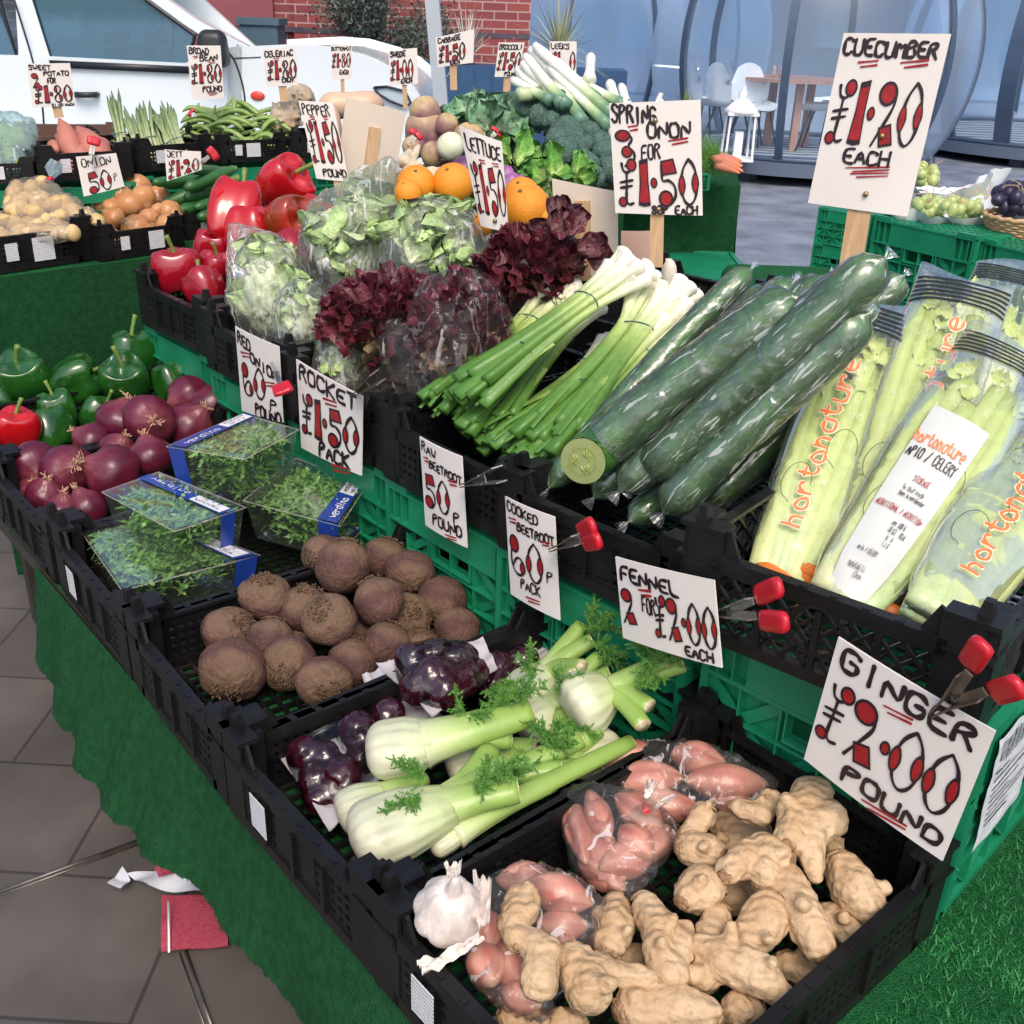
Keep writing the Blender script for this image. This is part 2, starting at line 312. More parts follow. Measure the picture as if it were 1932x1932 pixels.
m = MB(); m.grid(fr, 300, 24); 
for i in range(1500): y = rnd(-.8, 1.68); p = fr((y+.8)/2.5, 1); m.add([p, p+V((0, .003, 0)), p+V((rnd(-.003, .002), rnd(-.003, .004), -rnd(.002, .007)))], [(0, 1, 2)])
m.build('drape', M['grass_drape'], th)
# top sheet with tufts where it is in plain view
m = MB(); m.grid(lambda s, t: V((lerp(.020, 1.42, s), lerp(-.8, 2.5, t), TZ+.003)), 2, 2); 
m.grid(lambda s, t: V((lerp(.020, 1.42, s), -.8-.03*t, lerp(TZ+.003, .25, t))), 2, 2)
rg = random.Random(3); vs = []; fs = []
for i in range(42000):
    x = rg.uniform(.1, 1.25); y = rg.uniform(-.62, .06)
    if x < .56 and y > .02: continue
    p = V((x, y, TZ+.003)); a = rg.uniform(0, 6.28); h = rg.uniform(.004, .011); d = V((cos(a), sin(a), 0))
    q = V((rg.gauss(0, .005), rg.gauss(0, .005), h)); b = len(vs); vs += [p-d*.0011, p+d*.0011, p+q]; fs.append((b, b+1, b+2))
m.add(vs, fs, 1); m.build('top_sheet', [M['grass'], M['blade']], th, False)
# dark box below the cloth
m = MB(); P = atz(236, 1560, 0.0); m.box(P+V((.28, -.12, .16)), (.3, .5, .3)); m.build('storage_box', M['table'], None, False, label='dark box in the shade under the front table', cat='box')

# ---------------- crates ----------------
def crate_black(name='black_crate', Lx=.6, Wy=.398, H=.145, style='grid', matl=None, post=.05, dip=.034, cell=.0165, skip_base=False):
    mt = matl or M['black_plastic']; t = thing(name, '', 'crate', (0, 0, 0))
    hx, hy = Lx/2, Wy/2; rz = H-dip; cx = .085; T = .012
    if not skip_base:
        m = MB(); n = int(Lx/.024)
        for i in range(1, n): x = -hx+Lx*i/n; m.bx(x-.003, x+.003, -hy+.012, hy-.012, .004, .009)
        n = int(Wy/.024)
        for i in range(1, n): y = -hy+Wy*i/n; m.bx(-hx+.012, hx-.012, y-.003, y+.003, .0035, .0095)
        m.build('base', mt, t, False)
    for side in range(4):
        al, ln, off = ((0, Wy, -hx), (0, Wy, hx), (1, Lx, -hy), (1, Lx, hy))[side]; sg = -1 if off < 0 else 1
        m = MB(); q = ln/2-post
        def B(a0, a1, d0, d1, z0, z1):   # a along, d inwards from the outer face
            o0, o1 = sorted((off-sg*d0, off-sg*d1))
            (m.bx(o0, o1, a0, a1, z0, z1) if al == 0 else m.bx(a0, a1, o0, o1, z0, z1))
        B(-q, q, 0, .017, rz-.006, rz)                 # rim ledge
        for k in range(int(2*q/.04)): B(-q+.012+k*.04, -q+.022+k*.04, .003, .010, rz, rz+.0012)
        B(-q, q, .0, .003, rz-.022, rz-.006)
        B(-q, q, .0, T, .0, .018)
        for a in (-q*.5, 0, q*.5): B(a-.004, a+.004, -.004, .004, .018, rz-.022)
        if style == 'grid':
            n = int(2*q/cell)
            for k in range(n+1): a = -q+2*q*k/n; B(a-.004, a+.004, .003, .008, .012, rz-.006)
            z = .018
            while z < rz-.02: B(-q, q, .0025, .0085, z, z+.008); z += cell
            if al == 0: B(-.05, .05, .0015, .009, .03, rz-.02)
        else:
            z0, z1 = .018, rz-.008; hh = z1-z0; c = .032; k = -q-hh
            while k < q:
                for s in (1, -1):
                    a0, a1 = (k, k+hh) if s == 1 else (k+hh, k); za, zb = z0, z1
                    lo, hi = min(a0, a1), max(a0, a1)
                    if hi < -q or lo > q: continue
                    def cl(a, z, A, Z):
                        if a < -q: f = (-q-a)/(A-a); return -q, z+(Z-z)*f
                        if a > q: f = (q-a)/(A-a); return q, z+(Z-z)*f
                        return a, z
                    (b0, y0), (b1, y1) = cl(a0, za, a1, zb), cl(a1, zb, a0, za)
                    dd = off-sg*(.005 if s == 1 else .008)
                    p, r_ = (V((dd, b0, y0)), V((dd, b1, y1))) if al == 0 else (V((b0, dd, y0)), V((b1, dd, y1)))
                    if (p-r_).length > .005: m.beam(p, r_, .0045, .004)
                k += c
            if al == 0:
                for j in range(20):
                    a, b_ = 2*pi*j/20, 2*pi*(j+1)/20; R = .036; zc = .075
                    m.beam((off-sg*.002, R*cos(a), zc+R*sin(a)*.9), (off-sg*.002, R*cos(b_), zc+R*sin(b_)*.9), .01, .006)
        m.build('wall', mt, t, False)
    for sx in (-1, 1):
        for sy in (-1, 1):
            m = MB(); X = sx*hx; Y = sy*hy
            def C(a0, a1, b0, b1, z0, z1, tp=1):
                m.box((X-sx*(a0+a1)/2, Y-sy*(b0+b1)/2, (z0+z1)/2), (a1-a0, b1-b0, z1-z0), None, 0, tp)
            p = post+.012
            C(0, .004, .012, p, 0, H-.004); C(.012, p, 0, .004, 0, H-.004)        # outer skins
            C(.004, .012, .004, .012, 0, H-.005)
            C(-.001, .03, -.001, p, H-.007, H); C(.03, p, -.001, .03, H-.0068, H-.0002)
            C(-.002, .02, -.002, .055, rz-.012, rz-.008); C(.02, .055, -.002, .02, rz-.0118, rz-.0082)
            for a in (.02, .035, .05): C(.004, .02, a, a+.003, 0, H-.007); C(a, a+.003, .004, .02, 0, H-.007)
            C(.026, .046, .026, .046, 0, H-.007, .95)
            C(.010, .028, .014, .030, H, H+.020, .65)                              # stacking nub
            # slope from the platform down to the rim
            m.beam((X-sx*.009, Y-sy*(p-.002), H-.004), (X-sx*.009, Y-sy*(p+.014), rz-.002), .018, .005, V((1, 0, 0)))
            m.beam((X-sx*(p-.002), Y-sy*.009, H-.004), (X-sx*(p+.014), Y-sy*.009, rz-.002), .018, .005, V((0, 1, 0)))
            m.build('corner_post', mt, t, False)
    return t
def crate_green(H=.242, Lx=.6, Wy=.398, name='green_crate', mt=None, flat=False):
    mt = mt or M['green_plastic']; t = thing(name, '', 'crate', (0, 0, 0)); hx, hy = Lx/2, Wy/2
    m = MB(); m.bx(-hx+.01, hx-.01, -hy+.01, hy-.01, H-.05 if flat else .004, H-.045 if flat else .01); 
    m.build('base', mt, t, False)
    for side in range(4):
        al, ln, off = ((0, Wy, -hx), (0, Wy, hx), (1, Lx, -hy), (1, Lx, hy))[side]; sg = -1 if off < 0 else 1
        m = MB(); q = ln/2-(.0 if al == 0 else .012)
        def B(a0, a1, d0, d1, z0, z1):
            o0, o1 = sorted((off-sg*d0, off-sg*d1))
            (m.bx(o0, o1, a0, a1, z0, z1) if al == 0 else m.bx(a0, a1, o0, o1, z0, z1))
        def D(a0, z0, a1, z1, w_=.003, d=.0105):
            dd = off-sg*d
            p, r_ = (V((dd, a0, z0)), V((dd, a1, z1))) if al == 0 else (V((a0, dd, z0)), V((a1, dd, z1)))
            m.beam(p, r_, *((.017, w_) if al else (w_, .017)))
        zt = H-.006; zb = H*.68
        # backing with a hand hole
        hw = .055; h0_, h1_ = H*.50, H*.68
        B(-q, q, .019, .022, .008, h0_); B(-q, -hw, .019, .022, h0_, h1_); B(hw, q, .019, .022, h0_, h1_); B(-q, q, .016, .0195, h1_, zt)
        # upper band
        B(-q, q, -.001, .018, zt-.007, zt+(.0)); B(-q, q, .0, .0185, zb-.006, zb); B(-q, q, .0, .0185, .0, .012)
        B(-q+.075, q-.075, .001, .010, zb, zt-.007) if al == 0 else B(-.12, .12, .001, .010, zb, zt-.007)
        a = -q
        while a < q+.001:
            if abs(a) > (q-.08 if al == 0 else .12): B(a-.0015, a+.0015, .0005, .0165, zb, zt-.007)
            a += q/8
        # raised shoulders
        for s in (-1, 1):
            a0, a1 = sorted((s*q, s*(q-.07))); B(a0, a1, -.0015, .013, zt-.0005, zt+.012)
            a0, a1 = sorted((s*q, s*(q-.012))); B(a0, a1, -.0008, .0125, 0, zt-.001)
        # star ribs
        n = 6 if al == 0 else 9; cw = 2*q/n; rows = 2 if H < .2 else 3; ch = (zb-.012-.006)/rows
        for i in range(n+1): a = -q+cw*i; B(a-.0015, a+.0015, .0008, .0192, .012, zb-.006)
        for r_ in range(1, rows): B(-q, q, .0004, .0191, .012+ch*r_-.0015, .012+ch*r_+.0015)
        for i in range(n):
            for r_ in range(rows):
                a = -q+cw*i; z = .012+ch*r_
                if abs(a+cw/2) < hw and r_ == rows-1: continue
                if (i+r_) % 2: D(a, z, a+cw, z+ch)
                else: D(a, z+ch, a+cw, z)
        B(-hw-.003, hw+.003, -.0005, .012, h0_-.004, h0_); B(-hw-.003, -hw, -.0004, .0118, h0_, h1_); B(hw, hw+.003, -.0004, .0118, h0_, h1_)
        m.build('wall', mt, t, False)
    return t
def place(t, x, y, z, yaw, label, group=None, sx=1, sz=1):
    t.location = (x, y, z); t.rotation_euler = (0, 0, yaw); t.scale = (1, sx, sz); t['label'] = label
    if group: t['group'] = group
    return t
def cpos(k, row, dx, dy, a):
    X0, Y0 = (0, 0) if row == 0 else (.5566, .0374); by = Y0+.4*k+dy+.2; bx = X0+dx
    return bx+.3*cos(a), by+.3*sin(a)
lower = [('ginger and shallots, nearest the camera', 0, .0029, .0355, .0212), ('fennel bulbs and packed cooked beetroot', 1, -.0011, .0102, .0093), ('muddy raw beetroots', 2, .0048, -.0076, -.0317),
         ('rocket packs', 3, .0168, -.0185, -.0246), ('red onions', 4, .020, -.0196, -.0045), ('green bell peppers at the far end of the front row', 5, .024, -.02, 0)]
upper = [('plastic wrapped cucumbers', 1, -.0074, .0319, .1117), ('spring onion bunches', 2, -.0158, -.0175, .0399), ('bagged red lettuce', 3, -.0153, -.0356, .0285),
         ('bagged green lettuce', 4, .0017, -.0182, .0311), ('red bell peppers', 5, .021, .0297, .0355)]
proto = crate_black(); used = [0]
def blackcrate(x, y, z, a, lab, group, **k):
    c = proto if not used[0] else copy_tree(proto); used[0] = 1
    return place(c, x, y, z, a, lab, group, **k)
crates = {}
for nm, k, dx, dy, a in lower:
    x, y = cpos(k, 0, dx, dy, a); crates['l%d' % k] = blackcrate(x, y, TZ+.005, a, 'black plastic crate holding '+nm, 'black crates in the front row')
for nm, k, dx, dy, a in upper:
    x, y = cpos(k, 1, dx, dy, a); crates['u%d' % k] = blackcrate(x, y, .942-.145, a, 'black plastic crate of '+nm+' on a green crate', 'black crates in the raised row')
cc = crate_black('mesh_crate', H=.16, style='diamond', dip=.036); x, y = cpos(0, 1, -.0276, .0097, .1917)
place(cc, x, y, 1.023-.16, .1917, 'tall black diamond mesh crate packed with celery and carrots')
gp = crate_green(); first = True
for nm, k, dx, dy, a in upper:
    x, y = cpos(k, 1, dx, dy, a); g_ = gp if first else copy_tree(gp); first = False
    place(g_, x+.012, y, TZ+.004, a*.8, 'green plastic crate standing under the crate of '+nm, 'green crates under the raised row', sz=(.942-.145-TZ-.018)/.242)
x, y = cpos(0, 1, -.0276, .0097, .12); g_ = copy_tree(gp)
LBG = g_; place(g_, x+.075, y-.0, TZ+.004, .10, 'tall green crate with a torn paper sticker on its end, under the celery', 'green crates under the raised row', sz=(1.023-.16-TZ-.018)/.242)
for k in ('l1', 'l3', 'l0'):
    m = MB(); m.box((-.3052, .085, .062), (.001, .04, .055)); s_ = m.build('sticker', M['sticker'], crates[k], False)

M['barlabel'] = mat('barlabel', (.70, .71, .74), (.58, .59, .63), sc=40, rough=.6, bump=.4, bsc=60)
m = MB(); fl = lambda s, q: V((lerp(-.275, -.125, s)+.018*q+.006*nz((s*3, q*3, 1), 1), -.2045-.004*abs(nz((s*4, q*5, 2), 1)), lerp(.232, .075, q)+.02*(s > .5)*q*(s-.5)+.006*nz((s*4, q*4, 4), 1))); m.grid(fl, 14, 18)
lb_ = m.build('label', M['barlabel'], LBG); m = MB()
for i in range(22): a_ = .12+.8*i/22; m.add([fl(a_, .05)-V((0, .0015, 0)), fl(a_+(.010 if i % 3 else .02), .05)-V((0, .0015, 0)), fl(a_+(.010 if i % 3 else .02), .25)-V((0, .0015, 0)), fl(a_, .25)-V((0, .0015, 0))], [(0, 1, 2, 3)])
for i in range(9): q_ = .33+.06*i; w__ = .3+.5*abs(sin(i*2.3)); m.add([fl(.1, q_)-V((0, .0015, 0)), fl(.1+w__, q_)-V((0, .0015, 0)), fl(.1+w__, q_+.012)-V((0, .0015, 0)), fl(.1, q_+.012)-V((0, .0015, 0))], [(0, 1, 2, 3)])
m.build('barcode', M['ink'], lb_, False)
# ---------------- hand lettering ----------------
FT = {'A': '002640 1232', 'B': '000636453403 3342413000', 'C': '4536160501103041', 'D': '00063644423000', 'E': '46060040 0333', 'F': '460600 0333', 'G': '45361605011030414323', 'H': '0006 4640 0343', 'I': '2620', 'J': '06464130101102', 'K': '0006 4603 0340',
      'L': '060040', 'M': '0006234640', 'N': '00064046', 'O': '1605011030414536 3616', 'P': '000636453403', 'R': '000636453403 2340', 'S': '453616051433423010 1001', 'T': '0646 2620', 'U': '060110304146', 'V': '062046', 'W': '0610233046', 'X': '0640 0046', 'Y': '062346 2320',
      '3': '06363433424130 1001', '8': '23140516364534231201103041 3223', '0': '1605011030414536 3616', '1': '2620', '2': '051636454400 0040', ' ': '', '£': '45361604 0010 4000 1416 0333', '.': '2021', '/': '0046', 'p': '000434433201',
      'h': '0006 03143330', 'o': '1403011030413314', 'r': '0004 02143433', 't': '16113041 0434', 'n': '0004 02143330', 'a': '3414030110304044', 'u': '040110304044', 'e': '0242341403011030', 'v': '042044', 'd': '4046 43341403011030', 'i': '2420 2526'}
def poly(sx):
    out = []
    for w_ in sx.split():
        c = [w_[i:i+2] for i in range(0, len(w_)-1, 2)]; out.append([(int(a), int(b)) for a, b in c])
    return [p for p in out if len(p) > 1]
class Ink:
    """strokes laid on a surface given by fn(s,t)->point, nf->normal towards the reader"""
    def __init__(s, fn, nrm, W, H): s.fn = fn; s.n = nrm; s.W = W; s.H = H; s.m = MB(); s.i = 0; s.rg = random.Random(int(W*1e5)+7)
    def P(s, x, y, lift): return s.fn(x/s.W, y/s.H)+s.n*lift
    def stroke(s, pts, w_, m=0, lift=.0012):
        s.i += 1; lift += s.i*1.2e-5; pts = [V((x, y)) for x, y in pts]
        if len(pts) < 2: return
        q = [pts[0]]
        for i in range(len(pts)-1):
            for k in (1/3, 2/3, 1): q.append(pts[i].lerp(pts[i+1], k))
        if len(pts) > 2:
            for _ in range(2): q = [q[0]]+[(q[i-1]+q[i]*2+q[i+1])/4 for i in range(1, len(q)-1)]+[q[-1]]
        d0 = (q[0]-q[1]).normalized()*w_*.4; d1 = (q[-1]-q[-2]).normalized()*w_*.4; q = [q[0]+d0]+q+[q[-1]+d1]; N = len(q); vs = []
        for i, p in enumerate(q):
            d = (q[min(i+1, N-1)]-q[max(i-1, 0)])
            if d.length < 1e-9: d = V((1, 0))
            d.normalize(); nn = V((-d.y, d.x))*w_*.5*(.45 if i in (0, N-1) else 1+.22*sin(i*1.1+s.i)); a = p+nn; b = p-nn
            vs += [s.P(a.x, a.y, lift), s.P(b.x, b.y, lift)]
        s.m.add(vs, [(2*i, 2*i+1, 2*i+3, 2*i+2) for i in range(N-1)], m)
    def fill(s, pts, m=1, lift=.0012):
        s.i += 1; lift += s.i*1.2e-5; c = (sum(p[0] for p in pts)/len(pts), sum(p[1] for p in pts)/len(pts))
        s.m.add([s.P(c[0], c[1], lift)]+[s.P(x, y, lift) for x, y in pts], [(0, i+1, (i+1) % len(pts)+1) for i in range(len(pts))], m)
    def blob(s, pts, w_):     # red fill with a black outline
        c = (sum(p[0] for p in pts)/len(pts), sum(p[1] for p in pts)/len(pts)); o = []
        for x, y in pts:
            d = V((x-c[0], y-c[1])); k = (d.length+w_*.5)/max(d.length, 1e-6); o.append((c[0]+d.x*k, c[1]+d.y*k))
        s.fill(o, 0); s.fill([(c[0]+(x-c[0])*.86, c[1]+(y-c[1])*.86) for x, y in pts], 1, .0014)
    def el(s, cx, cy, rx, ry, rot=0, n=18):
        return [(cx+rx*cos(a)*cos(rot)-ry*sin(a)*sin(rot), cy+rx*cos(a)*sin(rot)+ry*sin(a)*cos(rot)) for a in [2*pi*k/n for k in range(n)]]
    def text(s, tx, x0, x1, y, h, slope=0, w_=None, m=0, lift=.0012, jit=.06):
        w_ = w_ or h*.15; n = max(1, len(tx)); cw = (x1-x0)/n; X = lambda x, gx: x0+cw*(x+.06+gx/4*.76)
        for i, ch in enumerate(tx):
            g_ = FT.get(ch) or FT.get(ch.upper(), ''); dy = s.rg.uniform(-1, 1)*h*.05; sc = s.rg.uniform(.92, 1.06)
            for pl in poly(g_):
                pts = [(X(i, gx)+s.rg.uniform(-1, 1)*jit*cw*.3, y+slope*(X(i, gx)-x0)+dy-gy/6*h*sc+s.rg.uniform(-1, 1)*jit*h*.4) for gx, gy in pl]
                s.stroke(pts, w_, m, lift)
    def under(s, x0, x1, y, w_, dy=None, n=2, sl=-.12):
        dy = dy or w_*2
        for k in range(n): s.stroke([(x0+k*(x1-x0)*.18, y+k*dy), (x1, y+k*dy+(x1-x0)*sl)], w_, 1)
    def price(s, tx, x0, x1, y0, y1, w_):
        """decorated numerals, y0 top, y1 bottom"""
        wd = {'£': .9, '.': .35, '1': .62, ' ': .3}; tot = sum(wd.get(c, 1) for c in tx); cw = (x1-x0)/tot; x = x0; H = y1-y0
        for c in tx:
            k = wd.get(c, 1)*cw; X = lambda a: x+a*k; Y = lambda b: y0+b*H; S = lambda pts: s.stroke([(X(a), Y(b)) for a, b in pts], w_)
            E = lambda a, b, ra, rb, r_=0: s.blob(s.el(X(a), Y(b), ra*k, rb*H, r_), w_)
            if c == '£':
                E(.72, .12, .22, .12); S([(.2, .08), (.25, .25), (.5, .3), (.72, .22)]); S([(.45, .28), (.42, .6), (.35, .9), (.5, 1.0), (.75, .95)]); E(.18, .93, .18, .09); S([(.1, .5), (.75, .45)]); S([(.1, .62), (.7, .57)])
            elif c == '1': s.blob([(X(a), Y(b)) for a, b in ((.2, .05), (.85, .0), (.8, .5), (.95, .97), (.5, 1.0), (.05, .97), (.25, .5))], w_)
            elif c == '.': E(.5, .5, .32, .09)
            elif c == '0':
                E(.16, .55, .13, .2); E(.8, .5, .13, .2); S([(.5, 0), (.22, .18), (.1, .5), (.2, .85), (.5, 1), (.8, .85), (.92, .5), (.78, .15), (.5, 0)])
            elif c == '5':
                s.blob([(X(a), Y(b)) for a, b in ((.2, .05), (.75, .0), (.9, .28), (.25, .33))], w_); S([(.22, .1), (.2, .5), (.5, .42), (.85, .55), (.88, .8), (.6, .98), (.35, 1)]); E(.38, .84, .3, .16)
            elif c == '2': E(.38, .18, .33, .17); S([(.7, .15), (.75, .35), (.45, .65), (.1, 1)]); s.blob([(X(a), Y(b)) for a, b in ((.3, .72), (.75, .65), (.95, .95), (.45, 1.0))], w_)
            elif c == '3': E(.35, .15, .3, .14); S([(.6, .1), (.8, .25), (.5, .45), (.85, .6), (.8, .9), (.4, 1)]); E(.5, .6, .2, .14)
            elif c == '6': s.blob(s.el(X(.32), Y(.22), .26*k, .2*H), w_); S([(.15, .3), (.08, .6), (.2, .9), (.5, 1), (.85, .9), (.9, .65), (.6, .5), (.35, .6), (.2, .8)]); E(.78, .76, .13, .13)
            elif c == '8': S([(.5, .48), (.15, .3), (.3, .03), (.7, .03), (.85, .3), (.5, .48), (.1, .7), (.25, .97), (.7, .98), (.92, .72), (.5, .48)]); E(.3, .25, .12, .12); E(.75, .72, .13, .14)
            elif c == 'p': S([(.3, 1.15), (.3, .6), (.8, .62), (.8, .85), (.35, .88)])
            x += k
def card(P4, th_, name, parent, matl, nrm, bow=0):
    """flat card between four corner points (TL,TR,BR,BL)"""
    def f(s, t): return lerp(lerp(P4[0], P4[1], s), lerp(P4[3], P4[2], s), t)+nrm*bow*(4*s*(1-s)-.5)
    m = MB(); n = 9 if bow else 2
    m.grid(f, n, n); m.grid(lambda s, t: f(1-s, t)-nrm*th_, n, n)
    e = n-1; K = n*n
    for a in range(e):
        for i, j in ((a, a+1), (K-n+a+1, K-n+a), ((a+1)*n, a*n), (a*n+e, (a+1)*n+e)):
            g2 = lambda q: K+(q//n)*n+(e-q % n)
            m.f.append((i, g2(i), g2(j), j)); m.m.append(0)
    return f, m.build(name, matl, parent, bool(bow), ang=30)
def letters(P4, f, nrm, items, parent):
    W = (P4[1]-P4[0]).length; H = (P4[3]-P4[0]).length; k = Ink(f, nrm, 1.0, H/W); A = H/W
    for it in items:
        if it[0] == 't': _, tx, x0, x1, y, h, sl = it[:7]; k.text(tx, x0, x1, y*A, h*A, sl, (it[7] if len(it) > 7 else .022))
        elif it[0] == 'u': k.under(it[1], it[2], it[3]*A, it[4] if len(it) > 4 else .018, n=it[5] if len(it) > 5 else 2)
        elif it[0] == 'p': k.price(it[1], it[2], it[3], it[4]*A, it[5]*A, it[6] if len(it) > 6 else .02)
    return k.m.build('lettering', [M['ink'], M['red_ink']], parent, False)
def sign(quad, items, label, x=None, d=None, yaw=0, stake=None, z=None, cardm='card', bow=.0035, group=None, screws=(), th_=.0025, sw=.022, front=True):
    """quad: picture corners of the card; it stands on plane X=x, or upright at depth d facing the camera"""
    c = (sum(q[0] for q in quad)/4, sum(q[1] for q in quad)/4)
    if x is not None: P = [atx(u, v, x) for u, v in quad]; n = V((-1, 0, 0))
    else:
        p = at(c[0], c[1], d); n = -(ray(*c)*1.0); n.z = 0; n.normalize(); n = Matrix.Rotation(yaw, 3, 'Z') @ n; P = [onplane(u, v, p, n) for u, v in quad]
    n = (P[1]-P[0]).cross(P[3]-P[0]).normalized()
    if n.dot(CAM-P[0]) < 0: n = -n
    root = thing('price_sign', label, 'sign', (P[2]+P[3])/2, group)
    f, cd_ = card(P, th_, 'card', root, M[cardm], n, bow)
    if items: letters(P, f, n, items, cd_)
    if stake:
        (u1, v1), (u2, v2), wd = stake; off = -n*(.006 if front else -.006)
        a = onplane(u1, v1, P[0], n)+off; b = onplane(u2, v2, P[0], n)+off
        if front: a = a+(a-b).normalized()*(P[0]-P[3]).length*.5
        m = MB(); m.beam(a, b, wd or sw, .007, n); m.build('stake', M['wood'], root, False)
    for s_, t_ in screws:
        p = f(s_, t_)+n*.002; m = MB(); m.ell(p, (.005, .005, .005)); m.build('screw', M['brass'], root)
    return root
def clamp(a, b, spread, label, red=True, w_=.024, L=None, upv=V((0, 0, 1)), dark=False):
    """spring clamp from jaw point a to handle end b"""
    t = thing('spring_clamp', label, 'clamp', a); d = (b-a); L = d.length; d.normalize(); vw = (CAM-a).normalized(); s_ = d.cross(vw).normalized()
    ms = M['steel_dark'] if dark else M['steel']
    for sg in (-1, 1):
        o = s_*sg*spread; j = a+s_*sg*.002; mid = a+d*L*.3+s_*sg*spread*.25; hd = a+d*L*.62+o*.6; en = a+d*L+o
        upn = s_; m = MB()
        m.beam(j, mid, w_*.9, .002, upn); m.beam(mid, hd, w_, .002, upn)
        if not red: m.beam(hd, en, w_*.9, .002, upn)
        for q in (-1, 1):
            e = vw*q*w_*.45; m.beam(mid+e-s_*sg*.004, hd+e-s_*sg*.004, .002, .01, upn)
        m.build('jaw', ms, t, False)
        if red:
            m = MB(); hd2 = lerp(hd, en, .12); P = [lerp(hd2, en, k/8) for k in range(9)]; R = [.0135*max(.55, 1-abs((k-4)/4.3)**9) for k in range(9)]
            m.tube(P, R, 16, sq=.42, up0=s_.cross(d), fn=lambda s2, a2: 1/max(abs(cos(a2)), abs(sin(a2)))**.7); m.build('handle_tip', M['red_rubber'], t)
    m = MB(); pts = [a+d*L*.28+vw*(k/14-.5)*w_*.7+s_*.006*cos(k*2.2)+d*.006*sin(k*2.2) for k in range(15)]; m.tube(pts, .0013, 6); m.build('spring', M['steel'], t)
    return t

XS = .522
sign([(442, 616), (524, 654), (532, 798), (455, 775)], [('t', 'RED', .05, .40, .17, .13, .15, .033), ('t', 'ONION', .36, .98, .33, .12, .22, .033), ('u', .12, .35, .27, .02), ('u', .62, .88, .53, .02), ('p', '60', .1, .7, .38, .78, .03), ('t', 'P', .76, .93, .86, .15, .2, .03), ('t', 'POUND', .4, 1.0, .98, .14, .1, .035)], 'white card with Red Onion 60p Pound, clipped to the lettuce crate', x=XS)
sign([(557, 678), (682, 748), (680, 898), (567, 845)], [('t', 'ROCKET', .05, .95, .2, .16, .0, .03), ('u', .45, .65, .26, .018), ('p', '£1.50', .06, .98, .32, .78, .03), ('t', 'PACK', .35, .85, .97, .16, 0, .032), ('u', .55, .85, 1.02, .02)], 'white card with Rocket £1.50 Pack, hung above the rocket packs', x=XS)
sign([(790, 824), (869, 862), (879, 1034), (801, 991)], [('t', 'RAW', .05, .45, .13, .10, .1, .030), ('t', 'BEETROOT', .24, 1.0, .28, .08, .03, .030), ('u', .1, .22, .2, .025), ('u', .7, .88, .32, .025), ('p', '50', .06, .72, .36, .74, .035), ('t', 'P', .76, .92, .78, .12, 0, .03), ('t', 'POUND', .25, .95, .91, .12, 0, .035), ('u', .55, .8, .96, .02)], 'narrow white card with Raw Beetroot 50p Pound beside a silver clamp', x=XS)
sign([(951, 937), (1044, 976), (1054, 1171), (962, 1121)], [('t', 'COOKED', .05, .72, .12, .09, .05, .030), ('t', 'BEETROOT', .26, 1.0, .28, .08, .0, .030), ('u', .08, .24, .19, .025), ('u', .75, .9, .28, .02), ('p', '60', .06, .78, .34, .74, .035), ('t', 'P', .82, .95, .66, .11, 0, .025), ('t', 'PACK', .28, .7, .85, .1, 0, .028), ('u', .38, .66, .92, .022)], 'narrow white card with Cooked Beetroot 60p Pack', x=XS)
sign([(1159, 1051), (1345, 1096), (1360, 1261), (1174, 1204)], [('t', 'FENNEL', .05, .68, .26, .16, .02, .028), ('u', .25, .38, .32, .02), ('p', '2', .03, .2, .36, .78, .022), ('t', 'FOR', .27, .42, .58, .2, 0, .018), ('p', '£2.00', .4, 1.0, .32, .82, .022), ('t', 'EACH', .68, .95, .96, .12, 0, .02)], 'white card with Fennel 2 for £2.00 behind the fennel tops', x=.478)
sign([(1580, 1203), (1876, 1381), (1776, 1626), (1515, 1433)], [('t', 'GINGER', .06, .95, .19, .15, .0, .032), ('u', .4, .58, .24, .014), ('p', '£2.00', .03, .96, .28, .74, .022), ('t', 'POUND', .28, .98, .92, .12, .0, .03), ('u', .45, .75, .96, .014)], 'large tilted white card with Ginger £2.00 Pound clamped to the celery crate', x=XS-.03)
# clamps
clamp(atx(876, 915, XS-.01), atx(942, 895, XS-.04), .012, 'bare silver spring clamp holding the raw beetroot card', red=False, w_=.022)
clamp(atx(1046, 1035, XS-.01), atx(1126, 1004, XS-.05), .012, 'small spring clamp with red handle beside the cooked beetroot card')
clamp(atx(1340, 1160, XS-.012), atx(1480, 1140, XS-.05), .022, 'long spring clamp with two red handle tips holding the fennel card')
clamp(atx(1770, 1340, XS-.02), atx(1892, 1252, XS-.06), .026, 'big rusty spring clamp with red handle ends on the ginger card', dark=True, w_=.03)
clamp(atx(515, 690, XS-.01), atx(536, 742, XS-.04), .008, 'spring clamp with a red tip over the red onion card')
clamp(atx(668, 745, XS-.01), atx(712, 712, XS-.03), .01, 'old dark spring clamp between the lettuces and the rocket card', red=False, dark=True)
# ================= produce =================
def orient(o, axis, spin=0):
    q = axis.to_track_quat('Z', 'Y') @ Quaternion((0, 0, 1), spin); o.rotation_mode = 'QUATERNION'; o.rotation_quaternion = q
PRO = {}
hash_ = lambda x: sum(ord(c)*(i+3) for i, c in enumerate(x))
def item(kind, var, c, r, axis, spin, label, cat, group, sc3=None):
    key = (kind, var)
    if key not in PRO: t = PRO[key] = MAKE[kind](var)
    else: t = copy_tree(PRO[key])
    t.location = c; orient(t, axis.normalized(), spin); rv = random.Random(hash_(label)); t.scale = sc3 if sc3 else (r*rv.uniform(.92, 1.08), r*rv.uniform(.92, 1.08), r*rv.uniform(.88, 1.08))
    t['label'] = label; t['category'] = cat
    if group: t['group'] = group
    return t
